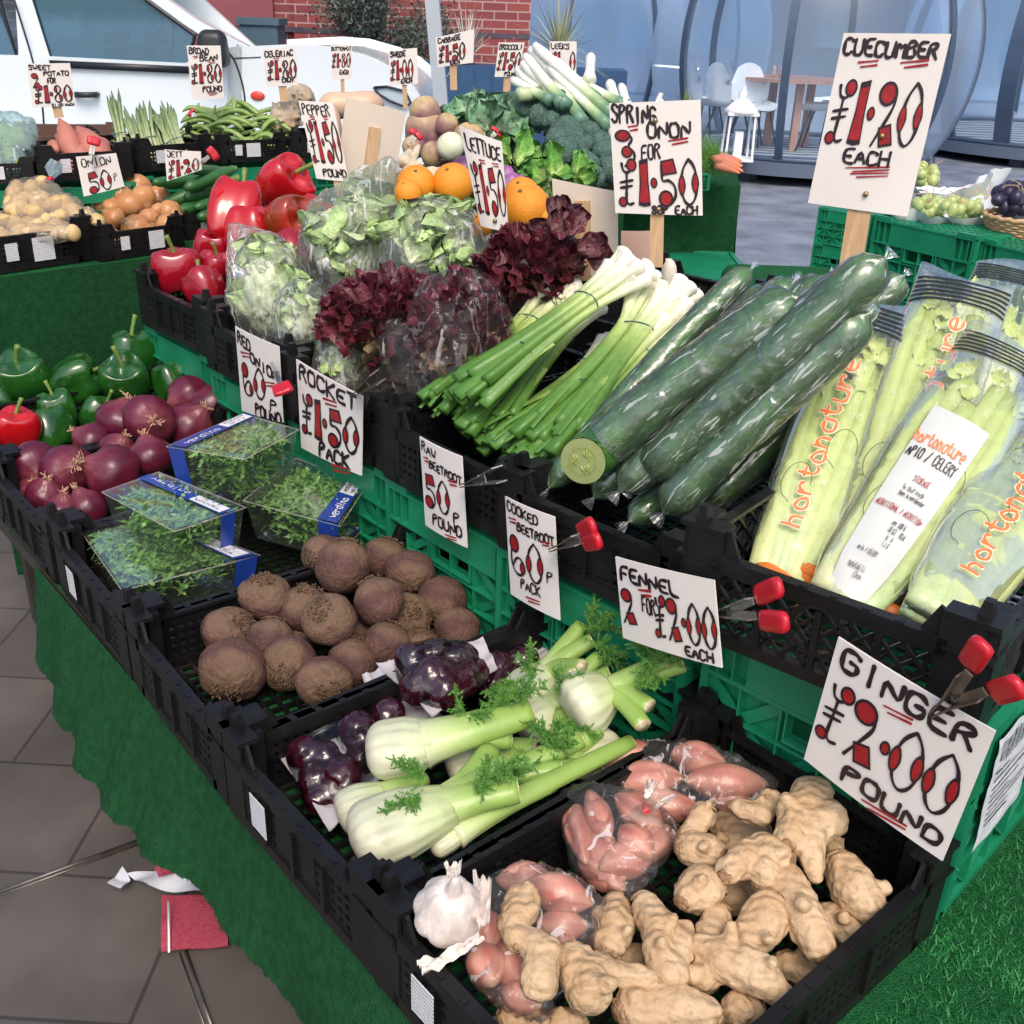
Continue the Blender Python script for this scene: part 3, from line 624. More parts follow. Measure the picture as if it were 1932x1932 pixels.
# unit-size makers (radius 1, local +Z is the stem or crown)
M['beet_skin'] = ramp_axis('beet_skin', [(0, (.075, .034, .030)), (.25, (.125, .062, .044)), (.45, (.080, .034, .030)), (.62, (.125, .066, .045)), (.8, (.155, .092, .055)), (.9, (.12, .070, .040)), (1, (.06, .034, .022))], 2, -1, 1, sc=1.7, amt=.34, rough=.8, bump=.55, bsc=6)
M['beet_crown'] = mat('beet_crown', (.09, .05, .03), (.22, .13, .07), sc=4, rough=.8, bump=.4, bsc=12)
def mk_beet(v):
    t = thing('beetroot', '', 'beetroot'); rg = random.Random(v)
    def fn(d): return (1+.10*nz(d, 1.3, v)+.03*nz(d, 5, v))*(1-.16*max(0, d.z-.55)+.10*max(0, -d.z-.6))
    MB().ell((0, 0, 0), (1, 1, .95), seg=36, ring=22, fn=fn).build('skin', M['beet_skin'], t)
    m = MB()
    for i in range(60):
        a = rg.uniform(0, 6.28); q = .48*sqrt(rg.random()); p = V((q*cos(a), q*sin(a), .93-.35*q*q)); h = rg.uniform(.02, .10)
        m.tube([p, p+V((rg.gauss(0, .03), rg.gauss(0, .03), h))], [rg.uniform(.02, .05), .015], 5)
    m.build('crown', M['beet_crown'], t); return t
M['red_onion'] = ramp_axis('red_onion', [(0, (.14, .02, .04)), (.35, (.12, .010, .032)), (.5, (.075, .008, .022)), (.75, (.11, .010, .03)), (1, (.20, .05, .06))], 2, -1, 1, sc=3, amt=.2, rough=.3, stretch=(7, 7, .6), bump=.12, bsc=3)
M['onion'] = ramp_axis('onion', [(0, (.50, .26, .13)), (.4, (.56, .27, .11)), (.8, (.50, .22, .08)), (1, (.40, .22, .10))], 2, -1, 1, sc=3, amt=.2, rough=.32, stretch=(8, 8, .6), bump=.1, bsc=3)
M['tuft'] = mat('tuft', (.55, .36, .24), (.42, .24, .15), sc=10, rough=.8)
def mk_onion(v, red=True):
    t = thing('red_onion' if red else 'onion', '', 'onion'); rg = random.Random(v+50)
    def fn(d):
        z = d.z; k = 1+.04*nz(d, 1.5, v); k *= 1+.012*sin(atan2(d.y, d.x)*9+v)
        r = sqrt(max(0, 1-z*z)); zz = z*.86+(.20*max(0, z-.90)/.10*1.0 if z > .90 else 0)-(.06*max(0, -z-.9)/.1)
        return V((d.x*k, d.y*k, zz*k))
    MB().ell((0, 0, 0), 1, seg=36, ring=26, fn=fn).build('bulb', M['red_onion' if red else 'onion'], t)
    m = MB()
    for i in range(16 if red else 9):
        a = rg.uniform(0, 6.28); p = V((.05*cos(a), .05*sin(a), 1.0)); L_ = rg.uniform(.12, .45)
        q = p+V((cos(a)*L_*rg.uniform(.2, .9), sin(a)*L_*rg.uniform(.2, .9), L_*.7)); m.tube(smoothpath([p, lerp(p, q, .5)+V((rg.gauss(0, .05), rg.gauss(0, .05), .04)), q], 4), [.035]*4+[.03]*4+[.006], 5, sq=.4)
    m.build('neck_tuft', M['tuft'], t)
    m = MB()
    for i in range(22):
        a = rg.uniform(0, 6.28); p = V((.07*cos(a), .07*sin(a), -.90)); L_ = rg.uniform(.1, .35)
        m.tube([p, p+V((cos(a)*L_*.8, sin(a)*L_*.8, -L_*.25))], [.016, .004], 4)
    m.build('root', M['tuft'], t); return t
def mk_pepper(v, c='green'):
    t = thing('%s_pepper' % c, '', 'pepper'); nl = 3+(v % 2); rg = random.Random(v)
    def fn(d):
        a = atan2(d.y, d.x); th = math.acos(max(-1, min(1, d.z))); rr = sin(th)
        lob = 1+.10*cos(a*nl+v)*rr**.5+.05*nz(d, 1.2, v)
        prof = (abs(sin(th))**.62)*(1-.16*(1-d.z)*.5)
        z = d.z*1.08
        if d.z > .6: z -= .9*(d.z-.6)*(1.0-.35*cos(a*nl+v)*(rr > .1))*min(1, (d.z-.6)*4)
        if d.z < -.8: z += .5*(-d.z-.8)
        return V((cos(a)*prof*lob, sin(a)*prof*lob, z*lob))
    MB().ell((0, 0, 0), 1, seg=48, ring=32, fn=fn).build('skin', M['pep_'+c], t)
    m = MB(); p = V((0, 0, .56)); m.ell(p+V((0, 0, .03)), (.24, .24, .07), seg=12, ring=6)
    m.tube(smoothpath([p, p+V((.03, .0, .30)), p+V((.22*rg.uniform(-1, 1)+.08, .06, .66+.25*rg.random()))], 4), [.15, .11, .09, .08, .075, .075, .085, .095, .10], 10); m.build('stem', M['pep_stem'], t); return t
M['pep_green'] = mat('pep_green', (.010, .060, .008), (.018, .10, .012), sc=1.2, rough=.16, spec=.7, coat=.3, c3=(.07, .13, .012), w3=.68)
M['pep_red'] = mat('pep_red', (.50, .008, .010), (.42, .006, .012), sc=1.2, rough=.14, spec=.7, coat=.3)
M['pep_dark'] = mat('pep_dark', (.28, .004, .015), (.34, .008, .02), sc=1.2, rough=.14, spec=.7, coat=.3)
M['pep_brown'] = mat('pep_brown', (.40, .02, .008), (.20, .05, .012), sc=.8, rough=.14, spec=.7, coat=.3)
M['pep_stem'] = mat('pep_stem', (.12, .21, .035), (.19, .26, .06), sc=6, rough=.5)
MAKE = {'beet': mk_beet, 'ronion': mk_onion, 'onion': lambda v: mk_onion(v, False)}
for c_ in ('green', 'red', 'dark', 'brown'): MAKE['pep_'+c_] = (lambda v, c=c_: mk_pepper(v, c))
def px(rp, p): return rp*depth(p)/FP
def axis_px(du, dv, toward=0): # direction on the picture, plus towards the viewer
    return (rt*du - up*dv - fw*toward).normalized()

# --- beetroots: u, v, r, z, crown direction(du,dv,toward)
B = [(500, 1126, 45, .655, 0, -1, .6, 'smooth reddish beetroot, front of the row nearest the rocket packs'), (577, 1149, 45, .635, .2, -1, .4, 'brown beetroot with a scuffed side between the reddish one and the tall one'), (433, 1193, 50, .63, .8, -.5, .5, 'beetroot with its rough crown turned up, by the crate wall and the rocket'), (510, 1209, 44, .625, .1, -1, -.3, 'half hidden brown beetroot in the middle of the front group'),
     (621, 1170, 48, .66, -.3, -.6, .9, 'beetroot with a pale rough crown facing up, centre of the crate'), (547, 1253, 49, .62, 0, .35, 1, 'beetroot with a dark round scar facing the crate rim'), (439, 1266, 58, .625, .0, .7, .8, 'largest beetroot, flat with a wide ragged crown, at the front corner'), (612, 1288, 48, .615, .4, .3, .9, 'beetroot with a cracked crown leaning on the near rim'),
     (648, 1068, 50, .69, .2, -1, -.2, 'tall smooth beetroot on top of the heap'), (610, 1048, 38, .68, -.5, .2, .8, 'small beetroot with an earthy side behind the tall one'), (726, 1054, 43, .66, .4, -1, -.2, 'dark beetroot at the back against the green crate'), (774, 1081, 44, .66, .0, .9, .5, 'round beetroot with a dark earthy patch, back of the heap'),
     (714, 1134, 45, .665, -.5, -1, -.2, 'broad brown beetroot in the middle of the heap'), (834, 1135, 45, .63, -.4, .9, .3, 'beetroot with a pointed top and root scars at its foot'), (771, 1160, 42, .62, .2, -.3, .9, 'pale earthy beetroot squeezed behind the broad one'), (731, 1215, 46, .62, .5, -1, -.3, 'wide dark beetroot low in the near half'),
     (664, 1252, 48, .60, .3, -1, -.4, 'low brown beetroot against the near rim'), (861, 1188, 43, .60, -.2, -1, -.4, 'beetroot in the back corner by the clamp post'), (791, 1222, 38, .60, .2, -1, .3, 'yellowish topped beetroot beside the vacuum pack'), (674, 1199, 30, .59, .2, -1, .2, 'small deep beetroot hidden between the larger ones'), (560, 1200, 34, .585, 0, -1, .1, 'deep beetroot filling the gap in the front group')]
for i, (u, v, r, z, a, b, c, lab) in enumerate(B):
    p = atz(u, v, z); item('beet', i % 5, p, px(r, p)*1.08, axis_px(a, b, c), i*1.3, lab, 'beetroot', 'raw beetroots in the crate')
# --- red onions
B = [(63, 876, 46, .655, .6, .5, .5, 'red onion with a dry tuft by the far rim'), (127, 886, 48, .655, .6, -.1, .8, 'red onion with a curled dry root thread'), (213, 893, 50, .645, -.7, -.3, .5, 'broad shiny copper red onion at the front'), (173, 833, 35, .655, -.8, -.5, .4, 'small red onion with a straw tip pointing to the peppers'), (223, 848, 32, .655, .5, -.6, .4, 'small papery red onion behind the copper one'),
     (229, 793, 45, .685, .3, -.8, .2, 'smooth magenta onion under the dark one'), (283, 793, 46, .70, .5, .1, .9, 'very dark red onion with a ragged pale crown'), (284, 862, 43, .655, -.2, -.9, .2, 'glossy red onion beside the top rocket pack'), (357, 748, 40, .69, -.6, .4, .7, 'red onion with flaking torn skin at the back'), (403, 768, 44, .675, .6, .7, .3, 'smooth red onion against the green crate'),
     (358, 806, 45, .66, .5, -.5, .3, 'red onion with a split neck behind the rocket'), (87, 935, 36, .615, .3, -.8, .6, 'low red onion in the shade by the rim'), (120, 962, 34, .60, .2, -.9, .5, 'lowest red onion with stringy roots'), (165, 960, 38, .60, -.3, -.8, .3, 'low red onion next to the rocket lid'), (60, 925, 30, .61, .3, -.4, .6, 'small low red onion at the crate end')]
for i, (u, v, r, z, a, b, c, lab) in enumerate(B):
    p = atz(u, v, z); item('ronion', i % 5, p, px(r, p)*1.06, axis_px(a, b, c), i*1.7, lab, 'onion', 'loose red onions')
# --- bell peppers in the front row
B = [(43, 712, 50, .69, 0, -.75, .75, 'green', 'green pepper with its long stem curled over the top'), (147, 716, 47, .685, .9, -.5, -.1, 'green', 'green pepper lying on its side with an orange blush'), (237, 716, 47, .68, .1, -.7, .8, 'green', 'green pepper with a short bent stem in front of the tall stemmed one'), (253, 672, 48, .70, 0, -1, .35, 'green', 'green pepper with a tall upright stem'),
     (325, 722, 34, .67, .3, .9, -.3, 'green', 'light lime green pepper beside the green crate'), (32, 806, 40, .66, .15, -.9, .45, 'red', 'single red pepper among the green ones'), (98, 812, 44, .625, .2, .9, -.2, 'green', 'dull dark green pepper low behind the red onions'), (108, 772, 36, .64, -.2, -1, .5, 'green', 'green pepper with a hooked stem under the blushed one'), (190, 782, 38, .625, .4, -.7, .1, 'green', 'shaded green pepper between the onions and the heap'), (0, 760, 30, .64, -.3, -.7, .1, 'green', 'green pepper cut off by the picture edge')]
for i, (u, v, r, z, a, b, c, k, lab) in enumerate(B):
    p = atz(u, v, z); item('pep_'+k, i % 3, p, px(r, p)*1.06, axis_px(a, b, c), i*1.1, lab, 'pepper', None if k == 'red' else 'green bell peppers')
# --- red peppers in the raised row
B = [(333, 508, 43, .93, -.05, -.9, .35, 'dark', 'dark red pepper with a thick upright stem at the crate corner'), (398, 467, 33, .94, .2, -.9, .4, 'dark', 'small dark red pepper behind the thick stemmed one'), (408, 504, 31, .93, .2, -.9, .5, 'dark', 'dark red pepper with a short stem, second row of the crate'), (386, 541, 37, .92, -.4, -1, .0, 'dark', 'dark red pepper leaning on the crate rim'),
     (445, 402, 50, 1.03, .15, -1, -.35, 'red', 'long bright red pepper standing over the dark ones'), (536, 347, 50, 1.07, .75, -.45, .5, 'red', 'bright red pepper on top of the heap, stem to the side'), (553, 420, 50, 1.02, .7, -.1, .6, 'brown', 'red pepper ripening from brown green'), (470, 437, 45, .99, .0, .9, -.3, 'red', 'bright red pepper with its two humps up'), (597, 404, 34, 1.02, .4, -.7, .2, 'red', 'red pepper tucked behind the brownish one'), (545, 478, 40, .96, .2, 1, .0, 'dark', 'deep red pepper under the lettuce bag edge'), (490, 500, 38, .94, .2, 1, .0, 'dark', 'deep red pepper low between the heap and the bagged lettuce')]
for i, (u, v, r, z, a, b, c, k, lab) in enumerate(B):
    p = atz(u, v, z); s_ = px(r, p)*1.1; item('pep_'+k, i % 3, p, s_, axis_px(a, b, c), i*1.1, lab, 'pepper', 'red bell peppers in the raised row', (s_*1.05, s_, s_*(1.25 if i == 4 else .95)))

# --- ginger: lobes fused into one knobbly root
M['ginger'] = mat('ginger', (.47, .30, .155), (.60, .43, .26), sc=13, rough=.6, bump=.5, bsc=75, c3=(.27, .13, .055), w3=.58, detail=9)
nt = M['ginger'].node_tree; b_ = nt.nodes['Principled BSDF']; tcn = nt.nodes.new('ShaderNodeTexCoord'); wv = nt.nodes.new('ShaderNodeTexWave'); wv.wave_type = 'BANDS'; wv.bands_direction = 'DIAGONAL'; wv.inputs['Scale'].default_value = 28; wv.inputs['Distortion'].default_value = 9; wv.inputs['Detail'].default_value = 3; wv.inputs['Detail Scale'].default_value = .6
nt.links.new(tcn.outputs['Object'], wv.inputs[0]); bq = nt.nodes.new('ShaderNodeBump'); bq.inputs['Strength'].default_value = .35; bq.inputs['Distance'].default_value = .004; nt.links.new(wv.outputs[0], bq.inputs['Height']); nt.links.new(b_.inputs['Normal'].links[0].from_socket, bq.inputs['Normal']); nt.links.new(bq.outputs[0], b_.inputs['Normal'])
def fuse(name, blobs, matl, vox, parent=None, sm=3, nb=.0015, ns=60, rings=0, **kw):
    """union of ellipsoids -> one continuous skin"""
    m = MB()
    for p, q, r1, r2 in blobs:
        n = max(2, int((q-p).length/(min(r1, r2)*.5))+1) if (q-p).length > 1e-4 else 1
        for k in range(n):
            t = k/max(1, n-1); m.ell(lerp(p, q, t), lerp(r1, r2, t), seg=12, ring=8)
    o_ = sum((V(v) for v in m.v), V())/len(m.v)
    me = bpy.data.meshes.new('tmp'); me.from_pydata([tuple(V(v)-o_) for v in m.v], [], m.f); ob = bpy.data.objects.new('tmp', me); COL.objects.link(ob)
    md = ob.modifiers.new('r', 'REMESH'); md.mode = 'VOXEL'; md.voxel_size = vox
    s_ = ob.modifiers.new('s', 'SMOOTH'); s_.factor = .6; s_.iterations = sm
    dg = bpy.context.evaluated_depsgraph_get(); me2 = bpy.data.meshes.new_from_object(ob.evaluated_get(dg)); bpy.data.objects.remove(ob); bpy.data.meshes.remove(me)
    for v in me2.vertices:
        p = v.co+o_; v.co += v.normal*(nb*(nz(p, ns)+.6*nz(p, ns*2.7))+ (rings*sin((p.x+p.y*.7-p.z)*300+4*nz(p, 30)) if rings else 0))
    me2.materials.clear(); me2.materials.append(matl)
    me2.polygons.foreach_set('use_smooth', [True]*len(me2.polygons)); me2.update(); me2.name = name
    r = bpy.data.objects.new(name, me2); COL.objects.link(r)
    if parent:
        r.parent = parent; KIDS.setdefault(parent.name, []).append(r); r.location = o_-ORG[parent.name]; ORG[r.name] = o_
    else: r.location = o_; ORG[r.name] = o_
    return tag(r, **kw)
M['scar'] = mat('scar', (.50, .34, .19), (.20, .10, .045), sc=90, rough=.75, bump=.6, bsc=140, detail=8)
def G(z, *lobes, lab=''):
    bl = []; i = 0
    for L_ in lobes:
        P = [(atz(u, v, z+dz), r) for u, v, r, dz in L_]
        for k in range(max(1, len(P)-1)):
            a, b = P[k], P[min(k+1, len(P)-1)]; bl.append((a[0], b[0], px(a[1], a[0])*1.07, px(b[1], b[0])*1.07))
    rg = random.Random(int(lobes[0][0][0]))
    for k in range(5+2*len(bl)):
        a = bl[rg.randrange(len(bl))]; t = rg.random(); c = lerp(a[0], a[1], t); R = lerp(a[2], a[3], t)
        d = (V((rg.gauss(0, 1), rg.gauss(0, 1), abs(rg.gauss(0, 1))))-fw*.4).normalized(); bl.append((c+d*R*.78, c+d*R*.82, R*rg.uniform(.26, .42), R*.2)) if k % 4 else bl.append((c+d*R*.5, c+d*R*rg.uniform(1.15, 1.5), R*.46, R*.33))
    ends = []
    for L_ in lobes:
        if len(L_) > 1:
            for (e_, f_) in ((L_[-1], L_[-2]), (L_[0], L_[1])):
                a_ = atz(e_[0], e_[1], z+e_[3]); b_ = atz(f_[0], f_[1], z+f_[3]); R_ = px(e_[2], a_)*1.07
                if (a_-b_).length > R_*.5: ends.append((a_, ((a_-b_).normalized()-fw*.5).normalized(), R_))
    gr = fuse('ginger_root', bl, M['ginger'], .0026, nb=.0032, ns=42, sm=2, rings=.0005, label=lab, cat='ginger', group='ginger roots heaped in the crate')
    for e_, d_, R_ in ends[:2]: m = MB(); m.ell(e_+d_*R_*.93, (R_*.52, R_*.44, R_*.14), basis(d_), 16, 8, fn=lambda d: 1+.35*nz(d, 3.5, R_*900)); m.build('cut_scar', M['scar'], gr)
G(.70, [(1530, 1506, 40, 0), (1490, 1580, 30, 0)], [(1565, 1545, 34, 0), (1530, 1560, 34, 0), (1531, 1612, 24, -.01), (1537, 1650, 17, -.02)], [(1490, 1530, 24, .01), (1510, 1520, 30, 0)], lab='broad knobbly ginger root on top, one finger pointing down')
G(.685, [(1392, 1523, 18, 0), (1432, 1538, 22, 0), (1452, 1512, 22, 0)], lab='small dark skinned ginger root beside the shallot bag')
G(.68, [(1326, 1538, 24, 0), (1300, 1572, 20, -.01)], lab='stubby ginger root leaning on the shallot bag')
G(.67, [(1310, 1600, 34, 0), (1336, 1606, 32, 0)], lab='brown scarred ginger lump below the stubby one')
G(.69, [(1378, 1640, 26, 0), (1412, 1618, 34, 0), (1462, 1618, 34, 0)], [(1440, 1610, 36, 0), (1440, 1640, 30, 0)], lab='flat wide ginger root in the middle of the heap')
G(.675, [(1440, 1662, 22, 0), (1480, 1660, 34, 0), (1503, 1705, 40, -.005), (1530, 1755, 38, -.015), (1545, 1788, 30, -.02)], lab='long ringed ginger root running diagonally towards the near rim')
G(.66, [(1322, 1678, 44, 0), (1300, 1690, 30, 0)], lab='round pale ginger root with a cut face')
G(.645, [(1352, 1728, 26, 0), (1336, 1760, 24, 0)], lab='small rough ginger piece under the round pale one')
G(.66, [(1448, 1728, 44, 0), (1415, 1776, 34, -.01)], lab='egg shaped ginger root with a single eye')
G(.66, [(1590, 1642, 34, 0), (1612, 1680, 44, -.005), (1640, 1712, 34, -.015)], [(1592, 1634, 16, .01), (1590, 1640, 20, .01)], lab='smooth golden ginger root near the card with a knob')
G(.62, [(1575, 1740, 36, 0), (1600, 1760, 30, 0)], lab='low ginger root by the near rim under the golden one')
G(.65, [(1566, 1588, 20, 0), (1575, 1604, 16, 0)], lab='small cut ginger end behind the top root')
G(.65, [(1320, 1786, 26, 0), (1372, 1812, 40, 0), (1425, 1836, 40, 0), (1470, 1872, 26, -.01)], [(1312, 1840, 24, -.01), (1335, 1850, 22, -.02)], lab='largest front ginger root, three lobes with a snapped thumb')
G(.61, [(1392, 1905, 34, 0), (1415, 1900, 26, 0)], lab='cut ginger stub at the very bottom edge')
G(.63, [(1205, 1900, 46, 0), (1275, 1905, 46, 0), (1330, 1915, 34, 0)], lab='wide ginger root cut by the bottom edge')
G(.655, [(1085, 1822, 40, 0), (1112, 1868, 42, 0), (1130, 1830, 30, 0)], [(1150, 1835, 24, .005), (1222, 1848, 20, 0)], lab='thick ginger root with a round finger sticking out')
G(.69, [(984, 1705, 34, 0), (970, 1742, 30, 0), (978, 1768, 26, 0)], [(996, 1775, 26, 0), (1028, 1800, 32, 0), (1016, 1852, 36, -.01)], lab='upright ginger root lying over the shallot bag by the garlic')
G(.645, [(1162, 1712, 26, 0), (1160, 1750, 36, 0), (1152, 1782, 30, 0)], lab='plump ginger root between the shallots and the round finger')
G(.66, [(1218, 1712, 28, 0), (1245, 1752, 34, 0), (1240, 1790, 28, 0), (1262, 1835, 36, -.01)], [(1290, 1760, 22, -.01), (1280, 1800, 30, -.01)], lab='tall branching ginger root with a hollow cut top')
G(.60, [(970, 1922, 34, 0), (1000, 1918, 26, 0)], lab='ginger lump at the front rim, bottom edge')
G(.60, [(1058, 1925, 26, 0), (1085, 1930, 24, 0)], lab='small ginger piece in front of the thick root')
G(.60, [(1488, 1822, 28, 0), (1520, 1838, 26, 0)], lab='ginger piece showing behind the near rim')
G(.60, [(1380, 1690, 36, 0), (1420, 1680, 30, 0)], lab='deep ginger piece in the middle of the heap')
G(.59, [(1180, 1810, 30, 0), (1320, 1840, 36, 0)], lab='deep ginger root under the front lobes')
G(.60, [(1370, 1560, 30, 0), (1420, 1570, 34, 0), (1380, 1600, 30, 0)], lab='deep ginger piece below the dark skinned one')

# --- film bags
M['film'] = film('film', body=.05, bcol=(.92, .88, .86), glint=.7, csc=22, cw=.05)
M['film_tight'] = film('film_tight', body=.02, bump=.35, bsc=18, fres=1.40, rough=.05)
M['film_blue'] = film('film_blue', tint=(.8, .92, .95), body=.30, bcol=(.62, .78, .82), glint=.75, csc=10, cw=.05)
M['film_white'] = film('film_white', tint=(.97, .95, .92), body=.20, bcol=(.85, .78, .68), glint=.6, csc=10, cw=.04)
def bag(name, pts, inflate, parent, matl, vox=.007, crumple=.006, seed=0, ns=26):
    """thin film round a set of balls (point, radius)"""
    bm = bmesh.new()
    for p, r in pts:
        for k in range(14):
            a = k*2.4; z = 1-2*(k+.5)/14; q = sqrt(1-z*z); bm.verts.new(V(p)+V((q*cos(a), q*sin(a), z))*(r+inflate))
    bmesh.ops.convex_hull(bm, input=bm.verts, use_existing_faces=False); bm.verts.ensure_lookup_table()
    loose = [v for v in bm.verts if not v.link_faces]; bmesh.ops.delete(bm, geom=loose, context='VERTS')
    me = bpy.data.meshes.new('t'); bm.to_mesh(me); bm.free(); ob = bpy.data.objects.new('t', me); COL.objects.link(ob)
    md = ob.modifiers.new('r', 'REMESH'); md.mode = 'VOXEL'; md.voxel_size = vox; s_ = ob.modifiers.new('s', 'SMOOTH'); s_.iterations = 6; s_.factor = .7
    me2 = bpy.data.meshes.new_from_object(ob.evaluated_get(bpy.context.evaluated_depsgraph_get())); bpy.data.objects.remove(ob)
    o_ = ORG[parent.name]
    for v in me2.vertices:
        p = v.co.copy(); k = abs(nz(p, ns, seed)); k2 = abs(nz(p, ns*2.3, seed+3))
        v.co = p+v.normal*crumple*(1.2-3.2*k-1.2*k2)-o_
    me2.materials.clear(); me2.materials.append(matl); me2.polygons.foreach_set('use_smooth', [True]*len(me2.polygons)); me2.name = name
    r = bpy.data.objects.new(name, me2); COL.objects.link(r); r.parent = parent; KIDS.setdefault(parent.name, []).append(r); ORG[r.name] = o_; return r
M['shallot'] = mat('shallot', (.46, .17, .12), (.60, .29, .21), sc=34, rough=.32, bump=.1, bsc=60, stretch=(1, 1, 1), c3=(.38, .14, .16), w3=.62)
M['shallotv'] = vmat('shallotv', rough=.34, bump=.15, bsc=60, amt=.12, nsc=50)
def shallots(lst, z, lab, neck=None, seed=0):
    t = thing('shallot_bag', lab, 'bag', atz(lst[0][0], lst[0][1], z-.03)); pts = []
    for u1, v1, u2, v2, r, dz in lst:
        a = atz(u1, v1, z+dz); b = atz(u2, v2, z+dz*.8); R = px(r, a); n = 16; P = [lerp(a, b, k/n) for k in range(n+1)]
        rad = [R*1.12*max(.10, sin(pi*min(1, (k+.35)/(n+.7)))**.85) for k in range(n+1)]
        m = MB(); m.tube(P, rad, 28, fn=lambda s, a_: 1+.03*sin(a_*5))
        for j in range(len(m.v)):
            f, w_ = (j//28)/n, (j % 28); g_ = .5+.9*nz((w_*.45, f*1.6, u1*.1), 1)+.5*nz((w_*1.3, f*2.2, v1*.1), 1); e_ = max(0, abs(f-.5)*2-.78)*3
            m.c[j] = tuple(lerp(lerp(V((.40, .13, .10)), V((.62, .31, .23)), max(0, min(1, g_))), V((.42, .27, .17)), min(1, e_)))
        m.build('shallot', M['shallotv'], t); pts += [(a, R*.6), (b, R*.6), (lerp(a, b, .5), R)]
    bag('film', pts, .003, t, M['film'], seed=seed)
    if neck:
        p = atz(neck[0], neck[1], z+.055); q = p+V((.012, -.012, .035)); m = MB()
        m.tube([p-V((0, 0, .008)), p+V((0, 0, .004)), lerp(p, q, .4), q], [.018, .005, .009, .018], 14, cap=False, fn=lambda s, a: 1+.25*sin(a*5+s*3)); m.build('neck', M['film_white'], t)
        MB().tube([p-V((0, 0, .003)), p+V((.002, -.002, .007))], .0062, 10).build('tape', M['red_rubber'], t)
    return t
shallots([(1075, 1500, 1105, 1630, 24, 0), (1110, 1490, 1150, 1590, 22, .02), (1130, 1640, 1240, 1600, 34, 0), (1160, 1500, 1250, 1560, 30, .03), (1200, 1620, 1262, 1560, 30, .0), (1100, 1560, 1180, 1660, 30, -.01), (1170, 1560, 1230, 1620, 30, .02), (1090, 1620, 1180, 1680, 26, -.02)], .655, 'tied clear bag of pink shallots with red tape at its neck', (1216, 1530))
shallots([(1125, 1440, 1250, 1420, 32, 0), (1150, 1475, 1290, 1465, 34, .0), (1260, 1420, 1370, 1440, 30, .01), (1290, 1470, 1450, 1480, 32, .0), (1340, 1510, 1420, 1500, 26, -.02), (1180, 1510, 1330, 1530, 28, -.02)], .65, 'clear bag of long pink shallots at the back of the ginger crate', seed=2)
shallots([(935, 1660, 1045, 1655, 30, .01), (990, 1665, 1120, 1705, 34, .02), (905, 1780, 930, 1860, 34, -.01), (905, 1720, 925, 1790, 34, 0), (1010, 1740, 1110, 1750, 30, -.01), (950, 1850, 1020, 1900, 34, -.03), (1040, 1780, 1090, 1800, 26, -.02), (955, 1760, 985, 1880, 34, -.02)], .655, 'loose clear bag of shallots under the garlic bulb', seed=5)
# deep dark filler under the bags keeps the crate floor covered with real shallots' sack
# --- garlic
M['garlic'] = mat('garlic', (.74, .68, .62), (.66, .56, .50), sc=30, rough=.5, bump=.2, bsc=50, stretch=(3, 3, 1))
c = atz(850, 1708, .715); R = px(80, c); t = thing('garlic_bulb', 'white garlic bulb with peeling papery skin resting on the crate corner', 'garlic', c)
ax = axis_px(.15, -.75, .7); Bm = basis(ax); bl = [(c-ax*R*.1, c+ax*R*.1, R*.62, R*.55)]
for k in range(8):
    a = 2*pi*k/8+.2; d = Bm @ V((cos(a), sin(a), 0)); bl += [(c+d*R*.50-ax*R*.30, c+d*R*.30+ax*R*.38, R*.40, R*.27)]
bl += [(c+ax*R*.6, c+ax*R*1.15, R*.22, R*.13)]
fuse('bulb', bl, M['garlic'], .0028, t, sm=2, nb=.0008, ns=80)
def scrap(name, quad, z, parent, matl, cr=.01, dz=(0, 0, 0, 0)):
    P = [atz(u, v, z+d_) for (u, v), d_ in zip(quad, dz)]; m = MB()
    f = lambda s, t: lerp(lerp(P[0], P[1], s), lerp(P[3], P[2], s), t)+V((0, 0, nz((s*3, t*3, z), 2.2)*cr))-V((0, 0, .02*s*(1-s)))
    m.grid(f, 18, 12); m.grid(lambda s, t: f(1-s, t)-V((0, 0, .0008)), 18, 12); return m.build(name, matl, parent)
scrap('peel', [(786, 1812), (900, 1762), (916, 1772), (800, 1836)], .705, t, M['garlic'], dz=(0, .02, .01, -.005)); scrap('peel', [(892, 1640), (928, 1656), (924, 1740), (898, 1742)], .72, t, M['garlic'])
scrap('peel', [(838, 1626), (872, 1622), (868, 1650), (845, 1652)], .75, t, M['garlic'])
# --- fennel
M['fen_bulb'] = mat('fen_bulb', (.62, .63, .42), (.50, .56, .28), sc=14, rough=.34, bump=.35, bsc=55, stretch=(1, 1, 1))
M['fen_stalk'] = mat('fen_stalk', (.22, .36, .07), (.36, .48, .14), sc=30, rough=.38, bump=.15, bsc=60)
M['fenv'] = vmat('fenv', rough=.34, bump=.2, bsc=40, amt=.10, nsc=30)
M['fen_cut'] = mat('fen_cut', (.66, .66, .46), (.42, .34, .18), sc=150, rough=.6)
M['frond'] = mat('frond', (.05, .17, .02), (.10, .26, .03), sc=60, rough=.6)
def frond(m, p, d, L_, rg, lev=2):
    """feathery leaf of thin blades"""
    n = 7
    for i in range(n):
        f = i/(n-1); q = p+d*L_*f
        for s in range(3):
            e = (d*.7+V((rg.gauss(0, 1), rg.gauss(0, 1), rg.gauss(0, 1)))*.7).normalized(); l = L_*(.5-.25*f)
            if lev: frond(m, q, e, l, rg, lev-1)
            else:
                x = e.cross(fw).normalized()*.00075; m.add([q-x, q+x, q+e*l*.9], [(0, 1, 2)])
    x = d.cross(fw).normalized()*.001; m.add([p-x, p+x, p+d*L_+x*.3, p+d*L_-x*.3], [(0, 1, 2, 3)])
